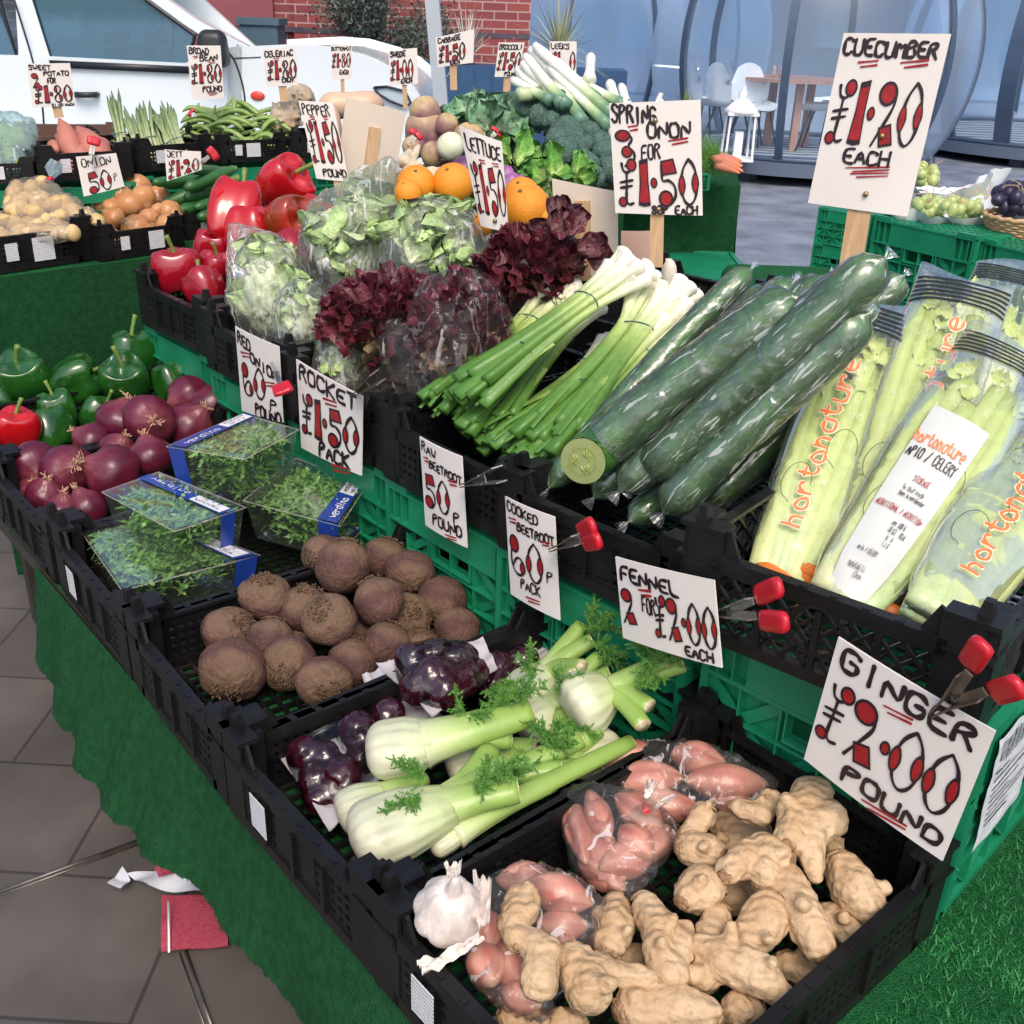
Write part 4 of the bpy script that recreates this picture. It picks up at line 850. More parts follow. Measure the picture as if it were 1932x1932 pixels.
def fennel(lab, bulb, stalks, fr=(), z=.66, flat=.75):
    """bulb: (u,v,r,u2,v2,r2) root end and shoulder; stalks: (u,v,r,dz) cut ends"""
    u, v, r, u2, v2, r2 = bulb; a = atz(u, v, z); b = atz(u2, v2, z+.012); t = thing('fennel_bulb', lab, 'fennel', a, 'fennel bulbs in the front crate')
    R, R2 = px(r, a)*1.15, px(r2, b)*1.12; d = (b-a).normalized(); n = 22; P = []; rad = []
    for k in range(n+1):
        f = k/n; P.append(lerp(a-d*R*.75, b, f**1.25)); rad.append(max(.002, (R*sqrt(max(.003, 1-(1-min(1, f/.32))**2)) if f < .55 else lerp(R, R2*.82, ((f-.55)/.45)**1.3))))
    m = MB(); gtube(m, P, rad, [(0, (.55, .50, .36)), (.12, (.64, .63, .46)), (.6, (.64, .68, .44)), (1, (.50, .60, .26))], 60, sq=flat, fn=lambda s, a_: 1+.035*abs(sin(a_*7+s*1.5))+.06*sin(a_*3+1)*s, up0=V((0, 0, 1)))
    for j in range(len(m.v)): w_ = (j % 60)/60*2*pi; f = (j//60)/n; k_ = 1-.16*abs(sin(w_*6+.7*sin(f*5)))**10-.10*abs(sin(w_*15+f))**6*min(1, f*2)-.12*(nz((w_, f*2, u), 1.1) > .33); m.c[j] = tuple(x*k_ for x in m.c[j])
    m.build('bulb', M['fenv'], t)
    for (us, vs_, rs, dz) in stalks:
        e = atz(us, vs_, z+.012+dz); Rs = px(rs, e)*1.12; st = lerp(b, e, -.18) if (e-b).length > .02 else a
        path = smoothpath([lerp(a, b, .55), lerp(b, e, .3)+V((0, 0, .004)), e], 6); N = len(path)
        m = MB(); gtube(m, path, [lerp(Rs*1.9, Rs, (k/(N-1))**.6) for k in range(N)], [(0, (.62, .66, .42)), (.25, (.48, .58, .24)), (.5, (.30, .45, .11)), (1, (.25, .40, .08))], 22, sq=.8, fn=lambda s, a_: 1+.05*abs(sin(a_*5))); dd = (path[-1]-path[-2]).normalized()
        st_ = m.build('stalk', M['fenv'], t); m = MB(); m.tube([path[-1]-dd*.001, path[-1]+dd*.0012], Rs*.99, 14, sq=.8, up0=None); m.build('cut_end', M['fen_cut'], st_)
    rg = random.Random(int(u))
    for (uf, vf, du, dv, L_, dz) in fr:
        m = MB(); p = atz(uf, vf, z+dz)
        for k in range(2): frond(m, p+V((rg.gauss(0, .004), rg.gauss(0, .004), rg.gauss(0, .004))), (axis_px(du, dv, .15)+V((rg.gauss(0, .35), rg.gauss(0, .35), rg.gauss(0, .3)))).normalized(), L_*.85, rg, 1)
        m.build('fronds', M['frond'], t, False)
fennel('largest pale fennel bulb lying at the front corner of the crate', (715, 1570, 66, 850, 1520, 50), [(978, 1490, 24, .02), (955, 1440, 20, .02), (925, 1415, 18, .01)], [(790, 1500, -1, .1, .05, .05), (905, 1490, .2, -1, .05, .05), (790, 1470, -.7, -.5, .05, .05), (930, 1465, .6, -.3, .05, .05)], .665)
fennel('fennel bulb half hidden behind the largest one', (672, 1527, 44, 730, 1500, 34), [(800, 1470, 16, 0)], (), .63)
fennel('fennel bulb with one long thick stalk, above the others', (738, 1412, 56, 850, 1395, 34), [(1000, 1344, 25, .02), (960, 1395, 18, -.01)], [(880, 1350, .2, -.5, .05, .04), (925, 1340, .6, -.3, .06, .04), (1000, 1375, .7, .5, .05, .03), (985, 1330, .8, -.6, .05, .05), (1040, 1385, .5, -.2, .04, .02)], .68)
fennel('round fennel bulb standing against the green crate', (1110, 1322, 56, 1150, 1300, 40), [(1225, 1332, 15, .01), (1213, 1368, 15, .0), (1255, 1245, 14, .06), (1290, 1255, 14, .05)], [(1235, 1260, .3, -.9, .07, .07), (1260, 1240, .6, -.6, .07, .08), (1205, 1290, .5, -.5, .05, .05), (1280, 1215, .2, -1, .06, .07), (1215, 1230, -.3, -.8, .06, .07), (1300, 1235, .8, -.3, .06, .06)], .70, .95)
fennel('fennel with a fan of three long cut stalks reaching back', (1000, 1300, 42, 1035, 1265, 30), [(1096, 1180, 13, .05), (1117, 1207, 13, .05), (1082, 1272, 12, .04), (1098, 1256, 12, .05)], [(1110, 1185, .5, -.5, .06, .08), (1130, 1180, .6, .1, .06, .08), (985, 1290, -.7, .3, .05, .05), (1000, 1270, -.4, -.8, .05, .05), (1130, 1220, .9, .2, .06, .07)], .66)
fennel('fennel bulb lying under the shallot bag, long green stalk', (1130, 1420, 50, 1060, 1440, 40), [(1125, 1376, 18, .03), (1060, 1345, 14, .02)], [(1050, 1410, -.2, -.8, .05, .05), (1075, 1375, .3, .8, .05, .05), (1010, 1420, -.5, .5, .05, .04)], .635)
fennel('slender fennel at the near edge of the crate with a pale green rib', (830, 1590, 26, 880, 1560, 22), [(1040, 1480, 15, .01), (1190, 1400, 14, .02)], (), .645)
fennel('fennel with its cut stalks crossing the middle of the crate', (900, 1500, 44, 950, 1470, 34), [(1095, 1395, 17, .03), (1060, 1450, 15, .02), (1130, 1440, 14, .0)], (), .64)
fennel('fennel whose stalks lean on the shallot bag', (1010, 1360, 42, 1040, 1330, 32), [(1150, 1270, 14, .05), (1130, 1240, 13, .05)], [(1060, 1310, .2, -.6, .05, .06)], .65)
fennel('fennel low in the middle with short cut stalks', (880, 1440, 46, 930, 1420, 38), [(990, 1455, 20, .02), (1010, 1410, 16, .02)], [(960, 1470, .5, -.6, .05, .05), (1000, 1440, .8, -.4, .05, .04)], .62)
# --- vacuum packed cooked beetroot
M['film_v'] = film('film_v', body=.0, glint=.12, csc=24, cw=.02, gk=.8, rough=.05, bump=.25, bsc=14)
M['cooked'] = mat('cooked', (.022, .003, .008), (.040, .004, .012), sc=14, rough=.12, coat=.6, crough=.03, bump=.35, bsc=28)
M['juice'] = mat('juice', (.62, .60, .62), (.55, .50, .52), sc=9, rough=.25, coat=.6, c3=(.45, .01, .05), w3=.56, bump=.3, bsc=40)
def cooked(lab, quad, z, beets, dzq=(0, 0, 0, 0)):
    P = [atz(u, v, z+d_) for (u, v), d_ in zip(quad, dzq)]; c = (P[0]+P[1]+P[2]+P[3])/4; P = [c+(q-c)*1.10+V((0, 0, .010)) for q in P]; t = thing('cooked_beetroot_pack', lab, 'beetroot pack', c, 'vacuum packs of cooked beetroot')
    f = lambda s, q: lerp(lerp(P[0], P[1], s), lerp(P[3], P[2], s), q)+V((0, 0, .006*nz((s*4, q*4, 1), 1.3)+.006*(abs(s-.5)*2)**3))
    m = MB(); m.grid(f, 26, 18); m.grid(lambda s, q: f(1-s, q)-V((0, 0, .002)), 26, 18); m.build('pouch', M['juice'], t)
    bl = [];
    for u, v, r, dz in beets:
        p = atz(u, v, z+dz+.012); R = px(r, p); bl.append((p-V((0, 0, .004)), p+V((.001, 0, -.004)), R*1.05, R*1.05))
    fuse('beetroots', bl, M['cooked'], .0042, t, sm=18, nb=.003, ns=45)
    bag('film', [(q[0], q[2]*.95) for q in bl], .0015, t, M['film_v'], .005, .0012, int(z*100), 20)
cooked('vacuum pack of dark cooked beetroot by the front rim', [(512, 1400), (690, 1322), (760, 1420), (625, 1565)], .60, [(572, 1418, 34, .02), (612, 1422, 30, .02), (675, 1375, 40, .03), (592, 1470, 34, .01), (645, 1462, 38, .02), (600, 1505, 30, .0), (655, 1505, 30, .0), (685, 1430, 34, .01)])
cooked('second vacuum pack with a red stained corner, partly under the glossy one', [(688, 1290), (735, 1265), (835, 1370), (720, 1372)], .62, [(733, 1345, 34, .02), (745, 1375, 26, 0)])
cooked('glossy vacuum pack of beetroot on top with a juicy white edge', [(722, 1268), (905, 1222), (930, 1275), (818, 1356)], .66, [(775, 1240, 34, .03), (820, 1232, 34, .03), (868, 1240, 36, .02), (890, 1270, 34, .01), (790, 1290, 38, .02), (840, 1300, 38, .02), (868, 1285, 34, .02), (815, 1265, 34, .04)])
cooked('vacuum pack at the back, half hidden behind the fennel stalks', [(905, 1230), (1020, 1215), (1030, 1260), (900, 1300)], .62, [(985, 1245, 34, .02), (940, 1258, 34, .02), (930, 1290, 30, .01)])
# --- rocket punnets
M['tray'] = film('tray', tint=(.97, .99, .98), body=.03, bump=.12, bsc=9, fres=1.35, rough=.06, glint=.22, csc=7, cw=.0, gk=.4)
M['lid'] = film('lid', tint=(.98, .99, .98), body=.03, bump=.03, bsc=6, fres=1.25, rough=.12, glint=.10, csc=9, cw=-.03, gk=.25)
M['rocket'] = mat('rocket', (.09, .22, .04), (.18, .35, .08), sc=60, rough=.5, c3=(.30, .44, .16), w3=.60)
M['sleeve'] = mat('sleeve', (.012, .04, .24), (.015, .05, .30), sc=20, rough=.3, coat=.5)
M['skyblue'] = mat('skyblue', (.45, .6, .85), rough=.5)
def printed(fn, n, tx, x0, x1, y, h, m_, parent, name='print', W=1, H=1, font=True):
    k = Ink(fn, n, W, H); k.text(tx, x0, x1, y, h, 0, h*.13, 0, .0008, 0); return k.m.build(name, m_, parent, False)
def punnet(lab, quad, z, h, sl, dzq=(0, 0, 0, 0), word=True, seed=0):
    """quad: the lid's four picture corners; sl: where the printed sleeve sits along the first edge (s0,s1)"""
    P = [atz(u, v, z+d_) for (u, v), d_ in zip(quad, dzq)]; n = (P[1]-P[0]).cross(P[3]-P[0]).normalized(); n = n if n.z > 0 else -n
    c = sum(P, V())/4; t = thing('rocket_punnet', lab, 'punnet', c-n*h, 'clear punnets of rocket')
    top = lambda s, q: lerp(lerp(P[0], P[1], s), lerp(P[3], P[2], s), q)
    S = lambda s, q, k, ins=.0: lerp(top(s, q), c, ins+.13*k)-n*h*k
    m = MB(); rim = [(s, q) for s, q in [(i/6, 0) for i in range(6)]+[(1, i/4) for i in range(4)]+[(1-i/6, 1) for i in range(6)]+[(0, 1-i/4) for i in range(4)]]; N = len(rim); vs = []
    for k in (0, .05, .5, .95, 1): vs += [S(s, q, k, 0 if k else -.03) for s, q in rim]
    m.add(vs, [(j*N+i, j*N+(i+1) % N, (j+1)*N+(i+1) % N, (j+1)*N+i) for j in range(4) for i in range(N)]+[tuple(range(4*N, 5*N))]); m.build('tray', M['tray'], t, True, ang=35)
    m = MB(); m.grid(lambda s, q: top(s, q)+n*(.002+.002*nz((s*5, q*5, seed), 1)), 16, 12); m.build('lid', M['lid'], t)
    m = MB(); R_ = [S(s, q, 0, -.03)+n*.001 for s, q in rim]; m.tube(R_+[R_[0]], .0014, 6, cap=False); m.build('lid_edge', M['film_white'], t)
    m = MB(); rg = random.Random(seed)
    for i in range(1500):
        s, q, k = rg.uniform(.06, .94), rg.uniform(.08, .92), rg.choice((rg.uniform(.04, .25), rg.uniform(.05, .95))); p = S(s, q, k, .05)
        d = V((rg.gauss(0, 1), rg.gauss(0, 1), rg.gauss(0, .35))).normalized(); x = d.cross(V((rg.gauss(0, .4), rg.gauss(0, .4), 1))).normalized(); L_ = rg.uniform(.018, .045); w_ = rg.uniform(.0018, .0045); nn = d.cross(x)
        if i % 4 == 0: m.add([p-x*.0006, p+x*.0006, p+d*L_+x*.0005, p+d*L_-x*.0005], [(0, 1, 2, 3)]); continue
        vs = [p-d*L_*.5]
        for a, b in ((-.2, .4), (-.1, 1.2), (.05, .5), (.2, 1.3), (.32, .6), (.42, 1.1)): vs += [p+d*L_*a+x*w_*b+nn*.002*sin(i+a*9), p+d*L_*a-x*w_*b+nn*.002*cos(i+a*9)]
        vs.append(p+d*L_*.6); fs = [(0, 1, 2)]+[(j, j+2, j+3, j+1) for j in (1, 3, 5, 7, 9)]+[(11, 13, 12)]; m.add(vs, fs)
    m.build('leaves', M['rocket'], t)
    s0, s1, vert = sl
    tp = (lambda a, b: top(lerp(s0, s1, a), b)+n*.0045) if vert else (lambda a, b: top(b, lerp(s0, s1, a))+n*.0045)
    m = MB(); m.grid(lambda a, b: tp(a, b), 4, 12)
    for e in (0, 1): m.grid(lambda a, b: lerp(tp(a, e), c, -.035)-n*(h*b*.98)+(c-tp(a, e)).normalized()*(.13*.05*b*2), 4, 6)
    if vert:
        e_ = 1 if s1 > .5 else 0; m.grid(lambda a, b: lerp(top(e_, a), c, -.04)-n*(h*b), 12, 6) if sl[3:] else None
    sv = m.build('sleeve', M['sleeve'], t)
    w2 = MB(); w2.grid(lambda a, b: tp(lerp(.08, .92, a), lerp(.62, .98, b))+n*.0008, 3, 3); w2.build('label_patch', M['sticker'], sv, False)
    L_ = (tp(0, 1)-tp(0, 0)).length; Wd = (tp(1, 0)-tp(0, 0)).length
    up_ = lambda x, y: tp(y, x)
    k = Ink(up_, n, L_, Wd); k.text('verdino', L_*.08, L_*.55, Wd*.8, Wd*.42, 0, Wd*.06, 0, .0012, 0); k.m.build('print', M['white'], sv, False)
    k = Ink(up_, n, L_, Wd); k.text('ROCKET', L_*.66, L_*.95, Wd*.45, Wd*.2, 0, Wd*.035, 0, .0022, 0); k.text('100 g e', L_*.66, L_*.9, Wd*.8, Wd*.13, 0, Wd*.03, 0, .0022, 0); k.m.build('print', M['ink'], sv, False)
punnet('rocket punnet at the bottom with a shiny crumpled lid by the crate rim', [(150, 995), (262, 962), (484, 1048), (232, 1112)], .665, .07, (.82, .98, True), seed=1)
punnet('rocket punnet at the back against the green crate, blue band beside the beetroots', [(462, 945), (558, 866), (690, 915), (640, 992)], .715, .085, (.78, .98, False), seed=2)
punnet('rocket punnet in the middle layer with a curved blue band and white label', [(196, 930), (300, 893), (460, 958), (330, 1002)], .74, .09, (.64, .84, True), seed=3)
punnet('topmost rocket punnet, blue band at its near end', [(318, 843), (458, 783), (560, 812), (462, 866)], .805, .105, (.02, .22, False), seed=4)
punnet('low rocket punnet behind with a blue edge next to the raw beetroots', [(560, 985), (620, 930), (700, 985), (640, 1040)], .62, .05, (.7, .98, False), seed=5)
# ================= raised row =================
def leaf(m, p, d, nr, L_, W_, ruf=.15, cup=.3, nu=7, nv=8, seed=0, frill=3, col=None, mi=0):
    x = d.cross(nr).normalized(); nr = x.cross(d).normalized(); b = len(m.v)
    def f(s, t):
        a = (s-.5)*2; w_ = W_*(.28+.80*sin(pi*.5*min(1, t*1.7)))*sqrt(max(.03, 1-t**5)); c = p+d*L_*t+x*a*w_*.5
        c += nr*(cup*W_*a*a*.6 - L_*.28*t*t + ruf*W_*(abs(a)**1.5+.8*t*t)*sin(a*frill*3+t*11+seed*2.1)+ruf*W_*.6*nz((s*4, t*5, seed), 1.0))
        c += d*ruf*W_*.22*sin(a*frill*3+seed)*t; return c
    m.grid(f, nu, nv, mi)
    if col:
        for i in range(b, len(m.v)): m.c[i] = col(((i-b) % nu)/(nu-1), ((i-b)//nu)/(nv-1), i)
M['leafmat'] = vmat('leafmat', rough=.4, bump=.35, bsc=160, amt=.3, nsc=90)
def lettuce(lab, base, axis, R, L_, n, stops, ruf, seed, parentcat='lettuce', group=None, spread=.9, frill=3, filmm='film', neck=None, cr=.007, extra=()):
    t = thing('lettuce', lab, 'lettuce', base, group); rg = random.Random(seed); Bx = basis(axis); m = MB(); tips = []
    for i in range(n):
        f = i/n; a = i*2.4; til = spread*(.15+.85*f)*rg.uniform(.8, 1.15); d = Bx @ V((sin(til)*cos(a), sin(til)*sin(a), cos(til)))
        nr = Bx @ V((-cos(til)*cos(a), -cos(til)*sin(a), sin(til))); l = L_*rg.uniform(.78, 1.05)*(1-.25*f)
        cc = lambda s, q, j, k=rg.uniform(.8, 1.2): tuple(c_*k*(1-.15*(abs(s-.5) < .08)+.35*(abs(s-.5) < .08)) for c_ in grad(stops, q+.1*sin(j)))
        p = base+Bx @ V((cos(a)*R*.25*f, sin(a)*R*.25*f, 0)); leaf(m, p, d, nr, l, R*rg.uniform(1.0, 1.5), ruf, .35, 9, 10, i, frill, cc); tips += [p+d*l*.95, p+d*l*.5+nr*-R*.1]
    m.build('leaves', M['leafmat'], t)
    if filmm: bag('film', [(q, .012) for q in tips[::2]]+[(base, R*.5)]+[(V(e), .012) for e in extra], .006, t, M[filmm], vox=.009, crumple=cr, seed=seed, ns=17)
    return t
GR = [(0, (.76, .79, .60)), (.35, (.68, .74, .50)), (.7, (.54, .64, .36)), (1, (.36, .50, .20))]
RD = [(0, (.22, .11, .08)), (.3, (.13, .035, .04)), (.6, (.085, .013, .022)), (1, (.065, .010, .018))]
M['film_l'] = film('film_l', tint=(.98, .99, .98), body=.12, bump=.5, bsc=9, fres=1.42, rough=.09, bcol=(.9, .92, .88), glint=.85, csc=13, cw=.05, gk=.6, cst=(1, 1, .3), glint_line=.65, rsc=9)
M['film_r'] = film('film_r', body=.02, bcol=(.8, .76, .76), glint=.5, csc=20, cw=.02, gk=.35, bump=.3, bsc=8, glint_line=.25, rsc=12)
def dome(m, c, rx, ry, rz, n, size, cols, ruf, seed, frill=4, low=-.35, W=1.2, brown=None):
    """ruffled leaf edges spread over a rounded head"""
    rg = random.Random(seed)
    for i in range(n):
        a = rg.uniform(0, 2*pi); z = rg.uniform(low, 1); q = sqrt(1-z*z); o = V((cos(a)*q, sin(a)*q, z)); p = c+V((o.x*rx, o.y*ry, o.z*rz))*rg.uniform(.72, .98)
        d = (o*.7+V((rg.gauss(0, .45), rg.gauss(0, .45), .55))).normalized(); nr = (o*-.6+V((rg.gauss(0, .5), rg.gauss(0, .5), rg.gauss(.3, .4)))).normalized(); k_ = rg.uniform(.6, 1.45); l = size*rg.uniform(.7, 1.2)
        cc = (lambda s, q2, j, k_=k_: tuple(x*k_*(1.35 if abs(s-.5) < .07 else 1) for x in grad(cols, .15+q2))) if not (brown and z < brown[0] and rg.random() < .5) else (lambda s, q2, j, k_=k_: tuple(x*k_ for x in brown[1]))
        leaf(m, p-d*l*.5, d, nr, l, l*W*(1.25 if ruf > .2 else 1), ruf, .45, 17, 11, i*1.3+seed, frill, cc)
def ruffle(m, p, tn, upd, L_, H, amp, waves, ph, col, k_):
    sd = tn.cross(upd).normalized(); b0 = len(m.v); nu, nv = 34, 6
    def f(s, t):
        e = sin(pi*s)**.6; return p+tn*((s-.5)*L_+.010*sin(s*7+ph)*t)+upd*(H*t*(.55+.45*e)+.004*t*sin(waves*4.1*s*pi+ph*2))+sd*(amp*t**1.4*sin(waves*2*pi*s+ph+.8*sin(s*9))+.018*(s-.5)**2*4*0+L_*.22*sin(pi*s))
    m.grid(f, nu, nv)
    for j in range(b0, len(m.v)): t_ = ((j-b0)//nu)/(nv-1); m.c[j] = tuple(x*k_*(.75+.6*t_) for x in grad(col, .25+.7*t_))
def frilly(m, c, rx, ry, rz, n, cols, seed, low=-.5, brown=None):
    rg = random.Random(seed)
    for i in range(n):
        a = rg.uniform(0, 2*pi); z = rg.uniform(low, 1); q = sqrt(1-z*z); o = V((cos(a)*q, sin(a)*q, z)); p = c+V((o.x*rx, o.y*ry, o.z*rz))*rg.uniform(.66, .92)
        upd = (o*.9+V((rg.gauss(0, .35), rg.gauss(0, .35), .35))).normalized(); tn = upd.cross(V((rg.gauss(0, 1), rg.gauss(0, 1), rg.gauss(0, 1)))).normalized(); br = brown and z < brown[0] and rg.random() < .6
        ruffle(m, p, tn, upd, rg.uniform(.045, .085), rg.uniform(.022, .038), rg.uniform(.005, .009), rg.uniform(2.2, 4), rg.uniform(0, 6), [(0, brown[1]), (1, brown[1])] if br else cols, rg.uniform(.6, 1.7))
def hcore(m, c, rx, ry, rz, cols, seed, amp=.16):
    b0 = len(m.v); m.ell(c, (rx, ry, rz), None, 56, 40, fn=lambda d: 1-amp*abs(nz(d, 3.2, seed))*1.6-amp*.6*abs(nz(d, 8, seed)))
    for j in range(b0, len(m.v)):
        d = V(m.v[j])-c; k = ((d.x/rx)**2+(d.y/ry)**2+(d.z/rz)**2)**.5; m.c[j] = grad(cols, max(0, min(1, (1.02-k)*4+.25*nz(d, 60, seed)+.1)))
def lettuce(lab, u, v, X, wu, wv, cols, seed, n=24, size=.085, ruf=.10, filmm='film_l', extra=(), cr=.006, core=True, frill=4, low=-.3, brown=None, bagw=1.0, upn=.2):
    c = atx(u, v, X); rx = px(wu, c)*1.12; rz = px(wv, c)*1.12; t = thing('lettuce', lab, 'lettuce', c-V((0, 0, rz))); m = MB()
    if core: hcore(m, c, rx*.78, rx*.78, rz*.84, [(0, cols[0][1]), (.4, cols[1][1]), (1, tuple(x*.75 for x in cols[2][1]))], seed, .24)
    if core: dome(m, c, rx*.86, rx*.86, rz*.9, n, size, cols, ruf, seed, frill, low, brown=brown)
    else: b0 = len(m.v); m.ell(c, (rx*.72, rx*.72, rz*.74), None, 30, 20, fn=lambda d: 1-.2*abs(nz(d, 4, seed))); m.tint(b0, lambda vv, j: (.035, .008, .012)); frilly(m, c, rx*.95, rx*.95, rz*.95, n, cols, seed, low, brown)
    m.build('leaves', M['leafmat'], t)
    if filmm:
        pts = [(c+V((rx*bagw*cos(a)*q, rx*bagw*sin(a)*q, rz*z)), .012) for q, z in ((1, -.2), (.8, .55), (.75, -.9), (.3, .95)) for a in [2*pi*k/9 for k in range(9)]]
        bag('film', pts+[(V(e), .006) for e in extra], .006, t, M[filmm], .009, cr, seed, 15)
    return t, c, rx, rz
lettuce('narrow bagged green lettuce standing next to the red peppers', 508, 555, .72, 62, 92, GR, 1, size=.075, extra=(atx(440, 428, .78), atx(446, 445, .76)))
lettuce('pale lettuce low in its bag behind the small dark clamp', 572, 600, .68, 42, 55, GR, 4, n=16, size=.05)
lettuce('bagged lettuce with the bag drawn up to a peak', 672, 466, .95, 94, 96, GR, 2, size=.11, extra=(atx(737, 300, .97), atx(728, 306, .99), atx(715, 330, .95), atx(745, 330, 1.0)), cr=.008)
lettuce('bagged round lettuce behind the red lettuces', 822, 464, .98, 88, 68, GR, 3, size=.09, cr=.008)
lettuce('pale lettuce stem end at the rim under the broad red lettuce', 652, 690, .66, 45, 60, GR, 9, n=16, size=.05, filmm='film_l')
_, c, rx, rz = lettuce('broad red leaf lettuce in an open clear bag at the front', 742, 610, .75, 130, 76, RD, 5, n=170, size=.044, ruf=.30, filmm=None, core=False, frill=4, low=-.6, brown=(-.2, (.13, .10, .05)))
t = thing('salad_bag', 'open clear bag round the broad red lettuce, green stalks at its foot', 'bag', atx(735, 735, .72))
bag('film', [(atx(u, v, x), .010) for u, v, x in ((612, 620, .72), (640, 740, .70), (700, 762, .68), (800, 745, .66), (870, 690, .68), (868, 570, .78), (740, 640, .66), (790, 560, .85), (680, 560, .85))], .006, t, M['film'], .009, .009, 8, 15)
m = MB(); hcore(m, atx(735, 700, .76), rx*.75, rx*.7, rz*.7, [(0, (.12, .07, .045)), (.5, (.07, .02, .02)), (1, (.2, .22, .08))], 3)
dome(m, atx(665, 700, .70), .035, .04, .045, 16, .05, GR, .15, 12); m.build('stalks', M['leafmat'], t)
lettuce('red lettuce with bronze spotted outer leaves in the middle bag', 868, 622, .74, 76, 92, RD, 6, n=130, size=.044, ruf=.30, filmm='film_r', core=False, frill=4, low=-.9, brown=(-.1, (.17, .10, .055)), cr=.008, bagw=1.08)
lettuce('red lettuce against the back, leaves fanning out of the bag', 1000, 505, .93, 80, 62, RD, 7, n=130, size=.046, ruf=.30, filmm=None, core=False, frill=4, low=-.7)
m = MB(); t = thing('lettuce_leaf', 'tall dark red lettuce leaf sticking up in front of the blank card', 'leaf', atx(1050, 480, .93))
rg = random.Random(3)
for a, (u, v, du, dv) in enumerate(((1058, 452, -.05, -1), (1068, 440, .5, -.8), (1045, 455, -.7, -.5), (1090, 470, .9, -.2), (1055, 425, .0, -1), (1105, 478, .8, .3))): leaf(m, atx(u, v, .93+.01*a), axis_px(du, dv, .1), (-fw+r0*rg.gauss(0, .4)).normalized(), .060, .05, .3, .4, 11, 10, a, 5, lambda s, q, j: tuple(x*1.3 for x in grad(RD, .5+.5*q)))
m.build('blade', M['leafmat'], t)
# --- spring onions
SO = [(0, (.80, .74, .62)), (.12, (.82, .80, .68)), (.36, (.68, .72, .44)), (.52, (.36, .48, .13)), (.66, (.13, .26, .045)), (1, (.075, .20, .03))]
M['band'] = mat('band', (.02, .09, .12), rough=.4)
def springs(lab, u1, v1, z1, u2, v2, n, seed, wd=.026, L_=.40):
    b = atz(u2, v2, z1); a = reach(b, u1, v1, L_); t = thing('spring_onion_bunch', lab, 'spring onions', b, 'bunches of spring onions'); rg = random.Random(seed); d = (b-a).normalized(); x = d.cross(V((0, 0, 1))).normalized(); y = x.cross(d); n = int(n*1.7)
    for i in range(n):
        f = (i/(n-1)-.5)*2; yy = rg.uniform(-1, 1)*wd*.5; o = x*f*wd*1.25+y*yy; st = rg.uniform(-.02, .03); k = rg.uniform(.85, 1.2)
        P = smoothpath([a+d*(st-.005)+o*1.3, a+d*(st+.03)+o*1.15, lerp(a, b, .3)+o*.7, lerp(a, b, .6)+o*.8, b+o*1.45+d*rg.uniform(-.05, .02)], 5); N = len(P)
        prof = [(0, .4), (.03, 1.1), (.09, 1.75), (.17, 1.3), (.3, .9), (.5, .85), (.7, 1.05), (1, 1.35)]
        rad = [.0112*k*grad([(s, (r_, 0, 0)) for s, r_ in prof], q/(N-1))[0] for q in range(N)]
        m = MB(); gtube(m, P, rad, SO, 12, sq=.8, fn=lambda s, q: 1-(.42*max(0, s-.55)*(1+sin(q*3+i)))-.06*max(0, s-.5)*abs(sin(q*5)) )
        m.v and None; m.build('spring_onion', M['veg'], t)
        if i % 3 == 0:
            m = MB()
            for q in range(2):
                e = (d+x*rg.gauss(0, .07)+y*rg.gauss(0, .08)).normalized(); p = lerp(a, b, .55)+o; w_ = .007
                B_ = len(m.v); m.grid(lambda s, t_: p+e*t_*L_*.45+x*(s-.5)*w_*(1.4-.6*t_)*1.6+y*(.004+.010*t_*(1-t_)-.006*abs(s-.5)), 4, 10); m.tint(B_, lambda vv, j: grad(SO, .5+.5*(j//4)/9))
            m.build('leaf', M['veg'], t)
    for f in (.28, .66):
        c = lerp(a, b, f)-d*0; m = MB(); m.tube([c+x*cos(q)*wd*1.22+y*sin(q)*wd*.62+d*.003*sin(q*2) for q in [2*pi*k/28 for k in range(29)]], .0011, 6, cap=False); m.build('rubber_band', M['band'], t)
springs('spring onion bunch furthest back beside the red lettuce', 1060, 545, .93, 818, 775, 7, 1)
springs('lower spring onion bunch with tips over the dark crate corner', 1110, 570, .915, 905, 815, 8, 2)
springs('short bundle of spring onions low in the middle of the crate', 1235, 600, .915, 965, 860, 8, 5)
springs('spring onion bunch next to the cucumbers, its bulbs at the wooden stake', 1262, 545, .945, 1035, 835, 9, 4, .031)
springs('topmost spring onion bunch, bulbs lifted highest', 1196, 500, .985, 872, 742, 9, 3, .031)
springs('deep spring onion bunch with only its dark tips showing', 1180, 640, .90, 935, 840, 8, 8, .03, .36)
springs('spring onion bunch squeezed against the cucumbers', 1290, 640, .905, 1060, 860, 7, 9, .026, .36)
springs('spring onion bunch in the gap beside the slim cucumber', 1262, 590, .925, 1010, 865, 8, 10, .03, .40)
springs('spring onion bunch behind the others leaning on the stake', 1285, 590, .93, 1120, 790, 5, 6, .018, .34)
m = MB(); p = atz(1265, 575, .99); gtube(m, smoothpath([p, p+V((-.004, .01, .03)), p+V((-.006, .01, .09)), p+V((-.01, .02, .105))], 5), [.010, .014, .017, .019, .020, .020, .019, .019, .019, .018, .016, .013, .010, .006, .003, .001][:16], [(0, (.7, .74, .5)), (.3, (.8, .76, .64)), (1, (.76, .66, .5))], 14)
t = thing('spring_onion', 'single thick white spring onion bulb standing by the stake', 'spring onion', p); m.build('bulb', M['veg'], t)
